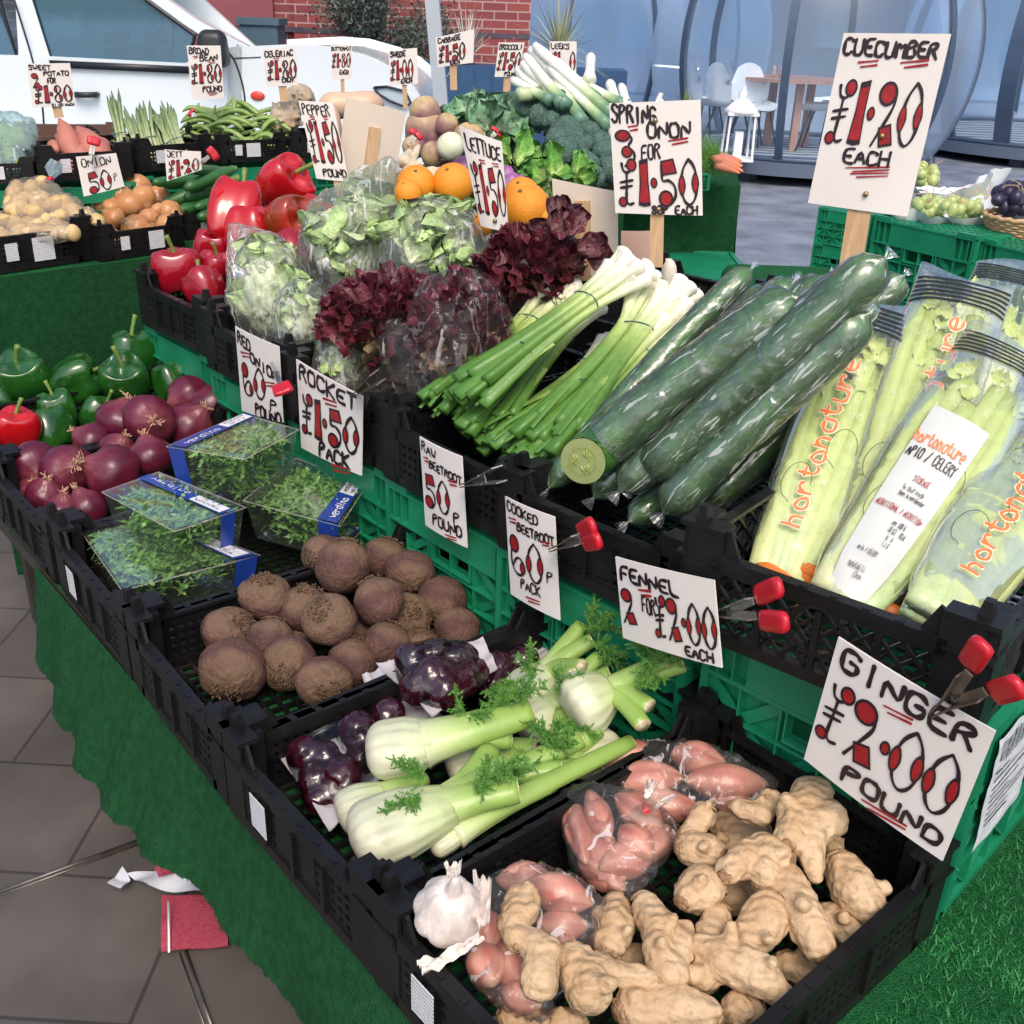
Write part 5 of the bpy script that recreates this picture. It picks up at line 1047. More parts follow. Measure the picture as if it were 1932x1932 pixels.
# --- cucumbers
M['cuke'] = mat('cuke', (.030, .105, .018), (.075, .205, .038), sc=26, rough=.26, bump=.25, bsc=60, coat=.35, crough=.12, stretch=(1, 1, 1))
M['cukecut'] = mat('cukecut', (.52, .60, .20), (.58, .66, .28), sc=60, rough=.25)
M['cukeseed'] = mat('cukeseed', (.42, .50, .12), (.55, .60, .25), sc=50, rough=.2)
M['film_c'] = film('film_c', tint=(.95, .98, .96), body=.055, bcol=(.75, .82, .76), bump=.7, bsc=12, fres=1.5, rough=.14, gl=.03, glint=.7, csc=1.0, cw=.06, gk=.85, cst=(9, 12, 1), glint_line=.30, rsc=.7, attr=True)
def cucumber(lab, u1, v1, z1, u2, v2, r, L_=.36, cut=False, filmend=True, seed=0, z2=None):
    a = atz(u1, v1, z1); b = reach(a, u2, v2, L_); t = thing('cucumber', lab, 'cucumber', a, 'plastic wrapped cucumbers'); R = px(r, a)*.96; d = (b-a).normalized(); x = d.cross(V((0, 0, 1))).normalized()
    n = 26; P = [lerp(a, b, k/n)+x*sin(pi*k/n)*.006*((seed % 3)-1)+V((0, 0, .006*sin(pi*k/n))) for k in range(n+1)]
    nc = (-d+(CAM-a).normalized()*.95).normalized()
    def pr(f):
        e = min(1, sqrt(max(0, 1-(1-min(1, f/.09))**2))) if not cut else 1
        g = min(1, sqrt(max(0, 1-(1-min(1, (1-f)/.10))**2))); return max(.03, e*g)*(1+.03*sin(f*9+seed))
    m = MB(); m.tube(P, [R*pr(k/n) for k in range(n+1)], 20, cap=not cut, fn=lambda s, q: 1+.022*sin(q*8+1.5*sin(s*4)))
    if cut:
        for j in range(20*5):
            p = V(m.v[j]); tt = (a-p).dot(nc)/d.dot(nc)
            if tt > 0 or j < 20: m.v[j] = tuple(p+d*tt)
    m.build('skin', M['cuke'], t)
    if cut:
        Bx = basis(d); onc = lambda p, q: p+d*((a-p).dot(nc)/d.dot(nc))+nc*q; ring = lambda q, k: [onc(P[0]+Bx @ V((cos(w_)*R*k, sin(w_)*R*k, 0)), q) for w_ in [2*pi*j/28 for j in range(28)]]
        m = MB(); m.add(ring(.001, .985)+[a+nc*.0012], [(i, (i+1) % 28, 28) for i in range(28)]); ct = m.build('cut_face', M['cukecut'], t, False)
        m = MB()
        for j in range(3):
            for k in range(5):
                q = 2*pi*j/3+.5+(k-2)*.22; rr = R*(.32+.10*(k % 2)); c = onc(a+Bx @ V((cos(q)*rr, sin(q)*rr, 0)), .0016); m.ell(c, (R*.07, R*.14, .0010), basis(nc), 8, 6)
        m.add(ring(.0026, .60)[::1]+ring(.0026, .57), [(i, (i+1) % 28, 28+(i+1) % 28, 28+i) for i in range(28)]); m.build('seeds', M['cukeseed'], ct)
    m = MB(); rr = [R*(1.05 if 0 < k < n else .8)*(pr(k/n)*.95+.06) for k in range(n+1)]
    PP = [P[0]-d*.018, P[0]-d*.008]+P if filmend and not cut else P; rr = [R*.45, R*.3]+rr if filmend and not cut else rr
    if cut: PP = PP[3:]; rr = rr[3:]
    PP = PP+[P[-1]+d*.012]; rr = rr+[R*.35]
    m.tube(PP, rr, 26, cap=False, fn=lambda s, q: 1+.02*abs(sin(q*3+s*14+seed))+.05*nz((cos(q)*2, sin(q)*2, s*26+seed), 1)); [m.c.__setitem__(j, ((j//26)/28*L_*2.6+seed*3.1, abs((j % 26)/26-.5)*2+seed, seed*.37)) for j in range(len(m.v))]; m.build('wrap', M['film_c'], t); return t
cucumber('cucumber low under the cut one, wrapper end open', 1120, 940, .90, 1450, 600, 32, .40, seed=1)
cucumber('lowest cucumber by the crate corner post', 1185, 985, .885, 1520, 740, 30, .38, seed=2)
cucumber('slim cucumber in front whose wrapper end hangs over the rim', 1034, 922, .895, 1418, 505, 27, .50, seed=3)
cucumber('cucumber buried between the upper and lower ones', 1330, 880, .91, 1640, 620, 36, .34, seed=4)
cucumber('wrapped cucumber beside the cut one, pointing at the stake', 1168, 928, .945, 1566, 522, 36, .44, seed=5)
cucumber('cucumber with its end sliced open showing seeds', 1100, 870, .985, 1510, 560, 47, .36, cut=True, seed=0)
cucumber('cucumber next to the celery, dark green lower end bare', 1252, 968, .93, 1640, 590, 40, .40, seed=7)
cucumber('biggest cucumber, lying on top of the pile', 1218, 898, .975, 1672, 486, 43, .44, seed=8)
cucumber('cucumber tip showing behind the slim one', 1300, 760, .96, 1452, 545, 30, .26, seed=9)
cucumber('cucumber end peeping out next to the celery bag tops', 1480, 760, .97, 1706, 520, 30, .30, seed=10)
cucumber('cucumber tip between two taller ones', 1380, 720, .96, 1496, 530, 28, .24, seed=11)
cucumber('cucumber wedged in the groove left of the biggest one', 1195, 915, .955, 1610, 520, 36, .42, seed=12)
cucumber('cucumber lying above the bare ended one by the celery', 1290, 900, .95, 1655, 560, 36, .40, seed=13)
cucumber('cucumber half hidden behind the cut one', 1150, 880, .955, 1500, 528, 34, .42, seed=14)
cucumber('cucumber at the crate corner tucked against the celery bags', 1322, 958, .89, 1690, 655, 37, .40, seed=15)
# --- celery
M['celery'] = vmat('celery', rough=.34, bump=.3, bsc=9, amt=.12, nsc=60)
M['cel_leaf'] = mat('cel_leaf', (.45, .55, .14), (.6, .68, .3), sc=40, rough=.5)
M['film_cel'] = film('film_cel', tint=(.98, .99, .96), body=.07, bcol=(.92, .92, .82), bump=.35, bsc=8, fres=1.45, rough=.10, gl=.0, glint=.6, csc=1.0, cw=.005, gk=.5, glint_line=.35, rsc=.6, cst=(11, 15, 1), attr=True)
M['orange_ink'] = mat('orange_ink', (.80, .20, .05), rough=.35); M['cream_ink'] = mat('cream_ink', (.85, .78, .62), rough=.4); M['stripe_ink'] = mat('stripe_ink', (.02, .018, .02), rough=.3)
M['leaflet'] = mat('leaflet', (.54, .56, .53), (.62, .63, .59), sc=6, rough=.3, coat=.5, bump=.2, bsc=15)
CS = [(0, (.60, .66, .36)), (.3, (.56, .64, .28)), (.7, (.48, .58, .20)), (1, (.40, .50, .14))]
def celery(lab, u1, v1, z1, u2, v2, wb, wt, L_=.38, word=True, label=False, seed=0, tpos=(.16, .76), dx=-.1, top=1.0):
    a = atz(u1, v1, z1); b = reach(a, u2, v2, L_); a = a-(b-a).normalized()*.06; L_ = L_+.06; t = thing('celery_bag', lab, 'celery', a, 'bagged celery heads'); d = (b-a).normalized(); n_ = (CAM-(a+b)/2); n_ = (n_-d*n_.dot(d)).normalized(); x = d.cross(n_).normalized()
    if x.dot(rt) < 0: x = -x
    WB = wb*depth(a)/FP; WT = wt*depth(b)/FP; T = .068; rg = random.Random(seed)
    W_ = lambda q: lerp(WB, WT, q)*(1-.2*max(0, .12-q)/.12)*(1+.14*sin(pi*min(1, q*1.1)))
    Th = lambda q: T*(1-.0*q)*(1-.5*max(0, .1-q)/.1)*(1-.75*max(0, q-.86)/.14)
    C = lambda q: a+(b-a)*q+n_*.008*sin(q*6+seed)
    def front(s, q, lift=0): # s across -1..1
        k = sqrt(max(0, 1-s*s)); r_ = 1+.05*nz((s*2.2, q*9, seed), 1); return C(q)+x*s*W_(q)*.5+n_*(k*Th(q)*.5*r_+lift)
    # stalks
    for i in range(11):
        s = (i % 6)/5*1.5-.75 if i < 6 else (i-6)/4*1.4-.7; o = n_*(.012 if i < 6 else -.012); h = rg.uniform(.66, .86)
        P = [C(q*h+.01)+x*s*W_(q*h)*.44+o*(1-.3*q)+x*.004*sin(q*5+i) for q in [k/14 for k in range(15)]]
        m = MB(); gtube(m, P, [lerp(.019, .0125, k/14) for k in range(15)], [(0, tuple(c_*rg.uniform(.85, 1.15) for c_ in CS[0][1]))]+CS[1:], 24, sq=.62, fn=lambda s_, q: 1+.07*sin(q*11), up0=n_); m.build('stalk', M['celery'], t)
    m = MB()
    for i in range(7): q = rg.uniform(.6, .85); leaf(m, C(q)+x*rg.uniform(-.4, .4)*W_(q)+n_*.016, (d+x*rg.gauss(0, .5)).normalized(), n_, .035, .03, .2, .2, 6, 6, i)
    m.build('leaves', M['cel_leaf'], t)
    m = MB(); nu, nv = 44, 56
    def full(s, q):
        w_ = 2*pi*s; r_ = 1+.05*nz((cos(w_)*2.2, q*9, seed), 1); return C(q)+x*cos(w_)*W_(q)*.5+n_*sin(w_)*Th(q)*.5*r_+(d*.010*sin(w_*2+seed)*(q > .97))
    m.grid(full, nu, nv); [m.c.__setitem__(j, ((j//nu)/nv*L_*2.6+seed, abs((j % nu)/nu-.5)*2+seed*.7, seed*1.3)) for j in range(len(m.v))]; m.build('bag_film', M['film_cel'], t)
    m = MB()
    for k in range(6):
        q0 = .86+k*.0185; m.grid(lambda s, q: front(s*1.92-.96, q0+.0095*q+.012*(s-.5), .0015), 30, 2)
    m.build('stripes', M['stripe_ink'], t)
    if word:
        Lq = L_*(tpos[1]-tpos[0]); H_ = .034
        fn = lambda sx, sy: front(dx+(sy-.5)*H_/(W_(.4)*.5), tpos[0]+(tpos[1]-tpos[0])*sx, .0)
        for mi, wd_, lf in ((M['cream_ink'], .0070, .0022), (M['orange_ink'], .0042, .0034)):
            k = Ink(fn, n_, Lq, H_); k.rg = random.Random(5); k.text('hortonature', 0, Lq, H_*.8, H_*.8, 0, wd_, 0, lf, .02); k.m.build('print', mi, t, False)
    # looping fruit outline print
    m = MB()
    for (s0_, q0_) in ((.30, .45), (-.40, .30)):
        pts = [front(s0_+.32*cos(w_)*(1 if w_ < 4 else .6), q0_+.07*sin(w_), .0025) for w_ in [k*.3 for k in range(16)]]; m.tube(pts, .0005, 5)
    m.build('print', M['stripe_ink'], t)
    if label:
        q0, q1 = .02, .64; fl = lambda sx, sy: front(lerp(-.60, .48, sx), lerp(q1, q0, sy), .003)
        m = MB(); m.grid(lambda s, q: fl(s, q), 16, 20); lb = m.build('leaflet', M['leaflet'], t)
        LW = W_(.4)*.54; LH = L_*(q1-q0); ka = Ink(fl, n_, LW, LH); ka.text('hortonature', -.0*LW, LW*.92, LH*.20, LH*.065, .0, .0019, 0, .0022, .02); ka.m.build('print', M['orange_ink'], lb, False)
        k = Ink(fl, n_, LW, LH)
        k.text('APIO / CELERY', LW*.03, LW*.9, LH*.28, LH*.055, 0, .0017, 0, .0022, 0); 
        for j, (w_, y, h, x0, x1) in enumerate((('To stay fresh', .44, .022, .3, .7), ('store in refrigerator', .475, .022, .3, .78), ('per 100 g', .62, .026, .5, .75), ('30 kJ 7 kcal', .66, .026, .5, .85), ('0.9 g', .70, .022, .55, .68), ('1.1 g', .735, .022, .55, .68), ('Apio / CELERY', .80, .026, .2, .6), ('Marketing s.l.', .89, .026, .2, .6), ('Espana', .925, .026, .4, .62))):
            k.text(w_, LW*x0, LW*x1, LH*y, LH*h, 0, .0007, 0, .0022, 0)
        k.m.build('print', M['ink'], lb, False)
        k2 = Ink(fl, n_, LW, LH); k2.text('STORAGE', LW*.38, LW*.68, LH*.385, LH*.03, 0, .0009, 0, .0022, 0); k2.text('NUTRITIONAL / NUTRITION', LW*.05, LW*.92, LH*.56, LH*.032, 0, .0009, 0, .0022, 0); k2.m.build('print', M['red_ink'], lb, False)
    return t
celery('celery bag at the back corner, only its striped top in view', 1800, 800, 1.0, 1925, 500, 140, 150, .32, False, seed=5)
celery('celery bag behind, its orange word half hidden by the labelled one', 1655, 1010, .95, 1822, 530, 160, 175, .46, True, seed=2, tpos=(.22, .82), dx=.1)
celery('celery bag beside the cucumbers with the full orange word', 1490, 1040, .915, 1662, 575, 140, 150, .44, True, seed=1, dx=-.15)
celery('celery bag in the middle with a long white nutrition label', 1625, 1085, .935, 1915, 655, 160, 195, .46, False, True, seed=3)
celery('celery bag at the near corner of the mesh crate', 1800, 1120, .95, 2010, 790, 150, 200, .44, True, seed=4, dx=.05)
M['carrot'] = vmat('carrot', rough=.42, bump=.3, bsc=30, amt=.1, nsc=30)
CR = [(0, (.55, .20, .03)), (.1, (.75, .22, .03)), (1, (.72, .18, .03))]
for i, (u1, v1, u2, v2) in enumerate(((1400, 1085, 1500, 1135), (1560, 1150, 1680, 1190), (1680, 1200, 1800, 1250), (1440, 1060, 1570, 1130), (1500, 1090, 1640, 1150), (1600, 1140, 1750, 1190), (1690, 1170, 1800, 1230), (1770, 1220, 1880, 1270), (1440, 1110, 1560, 1160))):
    a = atz(u1, v1, .905-.004*(i % 3)); b = atz(u2, v2, .905-.004*(i % 3)); a += V((.03+.02*(i % 3), 0, 0)); b += V((.03+.02*(i % 3), 0, 0)); t = thing('carrot', 'orange carrot seen through the diamond mesh under the celery', 'carrot', a, 'carrots under the celery'); m = MB()
    gtube(m, [lerp(a, b, k/8) for k in range(9)], [.010, .016, .017, .016, .015, .013, .011, .008, .003], CR, 12); m.build('root', M['carrot'], t)

# ================= price cards on stakes =================
sign([(1592, 62), (1795, 64), (1712, 409), (1524, 383)], [('t', 'CUECUMBER', .03, .93, .12, .085, .02, .032), ('u', .2, .38, .16, .02), ('u', .6, .85, .155, .02), ('p', '£1.20', .04, .92, .26, .62, .028), ('t', 'EACH', .25, .72, .73, .085, 0, .03), ('u', .3, .72, .76, .014), ('u', .36, .72, .79, .014)], 'tallest white card on a thick stake, Cuecumber £1.20 Each, above the cucumbers', d=1.80, stake=((1622, 395), (1605, 500), .040), screws=((.58, .56), (.55, .90)))
sign([(1149, 195), (1322, 188), (1326, 407), (1161, 402)], [('t', 'SPRING', .02, .52, .17, .15, .03, .03), ('t', 'ONON', .40, .90, .32, .13, -.02, .03), ('u', .2, .3, .21, .02), ('u', .64, .85, .34, .018), ('p', '3', .04, .30, .24, .56, .026), ('t', 'FOR', .33, .55, .50, .12, -.05, .022), ('p', '£1.50', .06, .97, .50, .92, .028), ('t', '80P EACH', .42, .95, .99, .07, .0, .022)], 'square white card Spring Onon 3 for £1.50 on a wooden stake', d=1.98, stake=((1240, 400), (1238, 505), .026), screws=((.5, .16), (.5, .95)))
sign([(866, 237), (947, 268), (960, 437), (907, 427)], [('t', 'LETTUCE', .08, .95, .22, .15, .0, .045), ('u', .35, .5, .28, .03), ('u', .7, .85, .27, .03), ('p', '£1.50', .05, 1.0, .32, .85, .04)], 'curved white card Lettuce £1.50 behind the bagged lettuces', d=2.25, bow=.012, screws=((.55, .9),))
sign([(563, 190), (628, 193), (659, 343), (597, 337)], [('t', 'PEPPER', .05, .85, .17, .13, .0, .04), ('u', .22, .36, .2, .03), ('u', .62, .75, .19, .03), ('p', '£1.50', .04, .98, .24, .78, .045), ('t', 'POUND', .25, .98, .95, .10, .0, .045)], 'leaning white card Pepper £1.50 Pound on a stake behind the red peppers', d=2.65, stake=((635, 340), (645, 385), .018))
sign([(654, 183), (767, 212), (744, 345), (635, 330)], [], 'large blank back of a price card with a broken wooden peg', d=2.75, cardm='card_back', stake=((706, 240), (694, 330), .03), yaw=.35, front=False)
sign([(1041, 337), (1165, 362), (1166, 515), (1052, 530)], [], 'blank back of a white price card with its stake, beside the red lettuce', d=2.15, cardm='card_back', stake=((1100, 378), (1102, 528), .03), yaw=-.2, front=False)
sign([(1172, 436), (1228, 436), (1226, 505), (1170, 505)], [], 'small pinkish card behind the spring onion bulbs', d=2.3, cardm='card_pink')
# ================= far stall =================
def crate_front(src, pL, pR, z, lab, group=None, hz=None, W0=.398, L0=.6, Ls=1):
    A = atz(pL[0], pL[1], z); B_ = atz(pR[0], pR[1], z); w_ = (A-B_).length; s = w_/W0; y = (A-B_)/w_; x = y.cross(V((0, 0, 1)))
    c = (A+B_)/2+x*(L0/2)*s*Ls; t = copy_tree(src); t.location = (c.x, c.y, z); t.rotation_euler = (0, 0, atan2(x.y, x.x)); t.scale = (s*Ls, s, hz or s); t['label'] = lab
    if group: t['group'] = group
    return t, c, x, y, s
def hangcloth(name, lab, A, B_, z0, z1, n=120, fold=.015, matl=None, top=None):
    t = thing(name, lab, 'cloth', (A+B_)/2); d = (B_-A); nn = V((d.y, -d.x, 0)).normalized(); nn = nn if nn.dot(CAM-A) > 0 else -nn
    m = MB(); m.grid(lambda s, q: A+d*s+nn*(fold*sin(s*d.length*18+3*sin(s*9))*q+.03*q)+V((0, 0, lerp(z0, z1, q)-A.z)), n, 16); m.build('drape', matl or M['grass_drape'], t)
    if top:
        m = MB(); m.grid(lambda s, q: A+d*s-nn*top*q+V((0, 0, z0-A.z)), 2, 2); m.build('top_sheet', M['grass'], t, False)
    return t
T1 = .90
hangcloth('grass_cloth', 'dark artificial grass hanging below the crates of new potatoes and onions', atz(-80, 531, T1), atz(440, 462, T1), T1-.004, .02, top=1.1)
G1 = 'small black crates on the far stall'
BK = proto
for pL, pR, lab in (((-40, 523), (183, 489), 'black crate of bagged new potatoes with a white sticker'), ((191, 494), (352, 470), 'black crate of brown onions beside the new potatoes'), ((352, 452), (470, 440), 'black crate of courgettes behind the red peppers')):
    c, cc_, x_, y_, s = crate_front(BK, pL, pR, T1, lab, G1, Ls=.9)
    m = MB(); m.box((-.304, -.06 if 'onions' in lab else -.02, .06), (.002, .07, .075)); m.build('sticker', M['sticker'], c, False)
T2 = 1.075
for pL, pR, lab in (((-75, 349), (68, 345), 'black crate of sprouts with a torn white sticker'), ((75, 345), (255, 334), 'black crate of sweet potatoes'), ((262, 326), (405, 313), 'black crate of asparagus bundles'), ((414, 308), (543, 301), 'black crate of green beans with a small white sticker'), ((549, 301), (680, 297), 'black crate of celeriac behind the pepper card')):
    c, cc_, x_, y_, s = crate_front(BK, pL, pR, T2, lab, G1, Ls=.8)
    m = MB(); m.box((-.304, .0, .06), (.002, .08, .07)); 
    if 'sticker' in lab: m.build('sticker', M['sticker'], c, False)
    g_ = copy_tree(gp); g_.location = c.location; g_.location.z = T1+.002; g_.rotation_euler = c.rotation_euler; g_.scale = (s*.8, s*1.0, (T2-T1-.012)/.254); tag(g_, 'green plastic crate lifting the '+lab, 'crate', 'green crates under the far tier')
bc = crate_green(.2, name='brown_crate', mt=M['brown_plastic']); A = atz(-20, 300, 1.19); 
tb = bc; A = at(0, 262, 4.0); B2 = at(225, 248, 4.1); A.z = B2.z = (A.z+B2.z)/2; yv = (A-B2).normalized(); xv = yv.cross(V((0, 0, 1))); c = (A+B2)/2+xv*.22; s_ = (A-B2).length/.398
tb.location = (c.x, c.y, A.z-.15); tb.rotation_euler = (0, 0, atan2(xv.y, xv.x)); tb.scale = (.75, s_, .75); tb['label'] = 'brown slatted plastic crate with white corner marks behind the sweet potatoes'
def dep(u, v, z): return atz(u, v, z)
def pile(kind, lst, lab, cat, grp, mk): 
    for i, a in enumerate(lst): mk(i, *a)
# onions
B = [(187, 378, 27, 1.00, .7, -.2, .3), (222, 366, 20, 1.01, .8, .2, .5), (244, 387, 25, 1.02, -.1, -1, .3), (262, 352, 21, 1.03, .2, .6, .8), (298, 371, 20, 1.02, .4, .5, .8), (272, 373, 22, 1.01, .4, .8, .2), (321, 402, 23, 1.0, .9, .2, .6), (255, 431, 26, .985, -.4, -.3, .9), (281, 414, 20, .99, .1, .8, .3), (316, 424, 22, .985, .5, .7, -.2), (215, 412, 20, .99, -.7, -.5, .5), (212, 448, 18, .97, .2, -.7, .5), (213, 392, 18, 1.0, .3, -.8, .2), (300, 400, 16, .99, .6, .6, .2), (290, 440, 18, .96, .2, -.4, .8)]
OL = ['big smooth onion at the edge of the potato bag', 'onion with a papery neck under the onion card', 'pale onion with its tuft up, centre of the heap', 'onion furthest back, dark root showing', 'onion next to the courgettes with a brown root', 'smooth onion behind the pale one', 'onion with curling torn skin by the courgettes', 'onion at the front rim with a scarred face', 'copper onion in the lower middle', 'reddish onion at the front corner', 'onion with flaky skin beside the potatoes', 'low onion behind the rim mesh', 'onion half hidden under the big smooth one', 'little onion between two bigger ones', 'low onion at the rim next to the sticker']
for i, (u, v, r, z, a, b, c_) in enumerate(B): p = at(u, v, 3.36-.0022*(v-400)-.02*(i % 2)); item('onion', i % 4, p, px(r, p)*1.1, axis_px(a, b, c_), i*1.9, OL[i], 'onion', 'brown onions')
# new potatoes in clear bags
M['potato'] = mat('potato', (.62, .46, .22), (.55, .38, .16), sc=14, rough=.55, bump=.15)
def potato_bag(lab, pts, seed):
    t = thing('potato_bag', lab, 'bag', pts[0][0]); rg = random.Random(seed)
    for p, r in pts: m = MB(); m.ell(p, (r, r*.8, r*1.15), Matrix.Rotation(rg.uniform(0, 3), 3, 'X'), 12, 8, fn=lambda d: 1+.07*nz(d, 1.5, seed)); m.build('potato', M['potato'], t)
    bag('film', [(p, r*.8) for p, r in pts], .004, t, M['film_white'], .009, .008, seed, 17)
def spread(quad, z, n, r, seed, dz=.02):
    rg = random.Random(seed); out = []
    for i in range(n):
        s, q = rg.random(), rg.random(); (a, b), (c_, d), (e, f), (g_, h) = quad
        u = lerp(lerp(a, c_, s), lerp(g_, e, s), q); v = lerp(lerp(b, d, s), lerp(h, f, s), q); out.append((at(u, v, z+rg.uniform(-dz, dz)+.14*(1-q)), r*rg.uniform(.85, 1.15)))
    return out
potato_bag('knotted clear bag of new potatoes, the upper one', spread([(30, 350), (95, 345), (200, 430), (10, 400)], 3.08, 44, .024, 1), 1)
potato_bag('clear bag of new potatoes at the front rim', spread([(-30, 410), (80, 415), (150, 440), (-30, 455)], 2.98, 34, .024, 2), 2)
m = MB(); p = at(92, 345, 3.2); t = thing('bag_knot', 'white twisted bag top with red tape above the new potatoes', 'bag', p); m.tube([p, p+V((.01, 0, .012)), p+V((.02, .01, .035)), p+V((.035, .01, .06))], [.016, .006, .022, .016], 14, cap=False, fn=lambda s, a: 1+.25*sin(a*5)); m.build('twist', M['film_blue'], t)
MB().tube([p+V((-.004, -.004, .008)), p+V((.012, -.002, .014))], .008, 8).build('tape', M['red_rubber'], t)
# courgettes
M['courg'] = vmat('courg', rough=.35, bump=.1)
CGc = [(0, (.03, .12, .03)), (.9, (.04, .14, .035)), (1, (.25, .32, .08))]
for i, (u1, v1, u2, v2, r) in enumerate(((300, 388, 452, 335, 13), (355, 350, 440, 318, 13), (310, 350, 420, 332, 11), (350, 372, 450, 348, 12), (330, 400, 440, 372, 12), (368, 392, 460, 362, 10), (375, 410, 460, 395, 12), (350, 355, 445, 318, 12), (290, 344, 380, 340, 10), (360, 320, 425, 322, 10))):
    a = at(u1, v1, 3.42-.012*i); b = reach(a, u2, v2, .22); t = thing('courgette', ('dark courgette lying lengthwise in the far pile', 'courgette with a pale blossom end')[i == 6], 'courgette', a, 'courgettes'); R = px(r, a); m = MB()
    gtube(m, [lerp(a, b, k/10) for k in range(11)], [R*x for x in (.5, .9, 1, 1, 1, 1, .98, .95, .85, .6, .5)], CGc, 12); m.build('skin', M['courg'], t); 
# sweet potatoes
M['sweet'] = mat('sweet', (.50, .19, .13), (.42, .14, .11), sc=14, rough=.55, bump=.2, c3=(.55, .26, .2))
SL = ['long sweet potato standing on its end behind the card stake', 'biggest sweet potato lying across the top', 'thin sweet potato pointing to the sprouts', 'sweet potato at the front rim', 'sweet potato by the clamp', 'sweet potato at the back corner', 'broad sweet potato upright in the middle', 'short sweet potato at the crate corner']
for i, (u1, v1, u2, v2, r) in enumerate(((112, 225, 150, 310, 19), (145, 240, 205, 315, 24), (70, 275, 120, 318, 15), (125, 290, 160, 325, 22), (205, 290, 215, 320, 15), (185, 262, 200, 290, 14), (105, 255, 185, 325, 21), (95, 268, 110, 285, 12))):
    b = at(u2, v2, 3.40+.03*(i % 3)); d = depth(b); a = at(u1, v1, d+.06); t = thing('sweet_potato', SL[i], 'sweet potato', b, 'sweet potatoes'); R = px(r, b); m = MB()
    m.tube([lerp(a, b, k/10) for k in range(11)], [R*x for x in (.15, .4, .7, .9, 1.05, 1.1, 1.1, 1.05, .9, .6, .2)], 14, fn=lambda s, q: 1+.08*sin(s*7+q+i)); m.build('skin', M['sweet'], t)
# sprouts in a bluish bag
t = thing('sprout_bag', 'bluish open bag of green sprouts at the picture edge', 'bag', atz(20, 320, 1.15)); rg = random.Random(4)
M['sprout'] = mat('sprout', (.20, .30, .05), (.30, .38, .10), sc=30, rough=.45, bump=.2)
SPP = spread([(-40, 235), (45, 250), (75, 315), (-40, 317)], 3.28, 30, .022, 9, .02)
for p, r in SPP: MB().ell(p, r, seg=12, ring=8, fn=lambda d: 1+.06*nz(d, 3)).build('sprout', M['sprout'], t)
bag('film', [(p, r) for p, r in SPP]+[(at(62, 232, 3.4), .006), (at(30, 215, 3.4), .006)], .008, t, M['film_blue'], .010, .012, 4, 14)
# asparagus
ASC = [(0, (.55, .50, .40)), (.2, (.40, .46, .24)), (.75, (.16, .24, .10)), (1, (.10, .14, .07))]
for j, (u1, v1, u2, v2, n, wd) in enumerate(((237, 300, 212, 172, 12, .028), (275, 305, 245, 202, 10, .03), (290, 300, 268, 190, 8, .022), (345, 305, 300, 200, 14, .034), (320, 310, 290, 215, 8, .03), (300, 305, 205, 250, 8, .02))):
    b = at(u1, v1, 3.66); a = at(u2, v2, 3.74); t = thing('asparagus_bundle', ('tallest upright asparagus bundle', 'asparagus bundle behind the loose tips', 'thin asparagus bundle with two high tips', 'thick asparagus bundle next to the beans', 'short asparagus bundle in front', 'asparagus lying flat in front of the others')[j], 'asparagus', b, 'bundles of asparagus'); rg = random.Random(j); d = (a-b).normalized(); x = d.cross(fw).normalized()
    m = MB()
    for i in range(n):
        o = x*rg.uniform(-1, 1)*wd+fw*rg.uniform(-1, 1)*wd*.5; l = rg.uniform(.85, 1.05); P = [b+o*1.2, lerp(b, a, .3)+o*.7, lerp(b, a, .6*l)+o*.8, lerp(b, a, .85*l)+o*1.1, lerp(b, a, l)+o*1.3]
        gtube(m, P, [.0065, .006, .0055, .0065, .001], ASC, 7)
    m.build('spears', M['vegdull'], t)
    for f in (.35,):
        c = lerp(b, a, f); m = MB(); m.tube([c+x*cos(q)*wd*1.0+fw*sin(q)*wd*.7 for q in [2*pi*k/16 for k in range(17)]], .0015, 5, cap=False); m.build('rubber_band', M['band'], t)
# beans
M['bean'] = mat('bean', (.20, .32, .07), (.30, .42, .14), sc=30, rough=.42, bump=.2)
rg = random.Random(11)
for i in range(78):
    q = sqrt(rg.random()); a_ = rg.uniform(0, 2*pi); u = 440+q*95*cos(a_); v = 245+q*42*sin(a_); z = 1.20+.10*(1-q)
    u = max(372, min(538, u)); p = at(u, v, 4.02-.14*(v-200)/90+rg.uniform(-.04, .04)); an = rg.gauss(0, .45); d = axis_px(cos(an), sin(an)*.7, rg.uniform(-.3, .3)); L_ = rg.uniform(.10, .16); n_ = axis_px(rg.gauss(0, .5), -1, .3); t = thing('green_bean', 'long green bean pod in the loose heap', 'bean', p, 'green bean pods'); m = MB()
    m.tube([p+d*L_*(k/8-.5)+n_*(.025*rg.choice((-1, 1)) if 0 else .03*(1-(k/4-1)**2))*(1 if i % 2 else -.6) for k in range(9)], [.003, .010, .0135, .014, .0145, .014, .0135, .010, .002], 8, sq=.6, fn=lambda s, w_: 1+.08*sin(s*26)); m.build('pod', M['bean'], t)
for i, (u, v, du, dv) in enumerate(((425, 190, .5, -.8), (455, 200, 1, .1), (440, 195, .1, -.9))):
    p = at(u, v+14, 3.98); d = axis_px(du, dv)*.6; t = thing('green_bean', 'green bean pod sticking up at the top of the heap', 'bean', p, 'green bean pods standing up'); m = MB(); m.tube([p-d*.06+V((0, 0, .01)), p, p+d*.05, p+d*.10], [.006, .01, .009, .001], 8, sq=.6); m.build('pod', M['bean'], t)
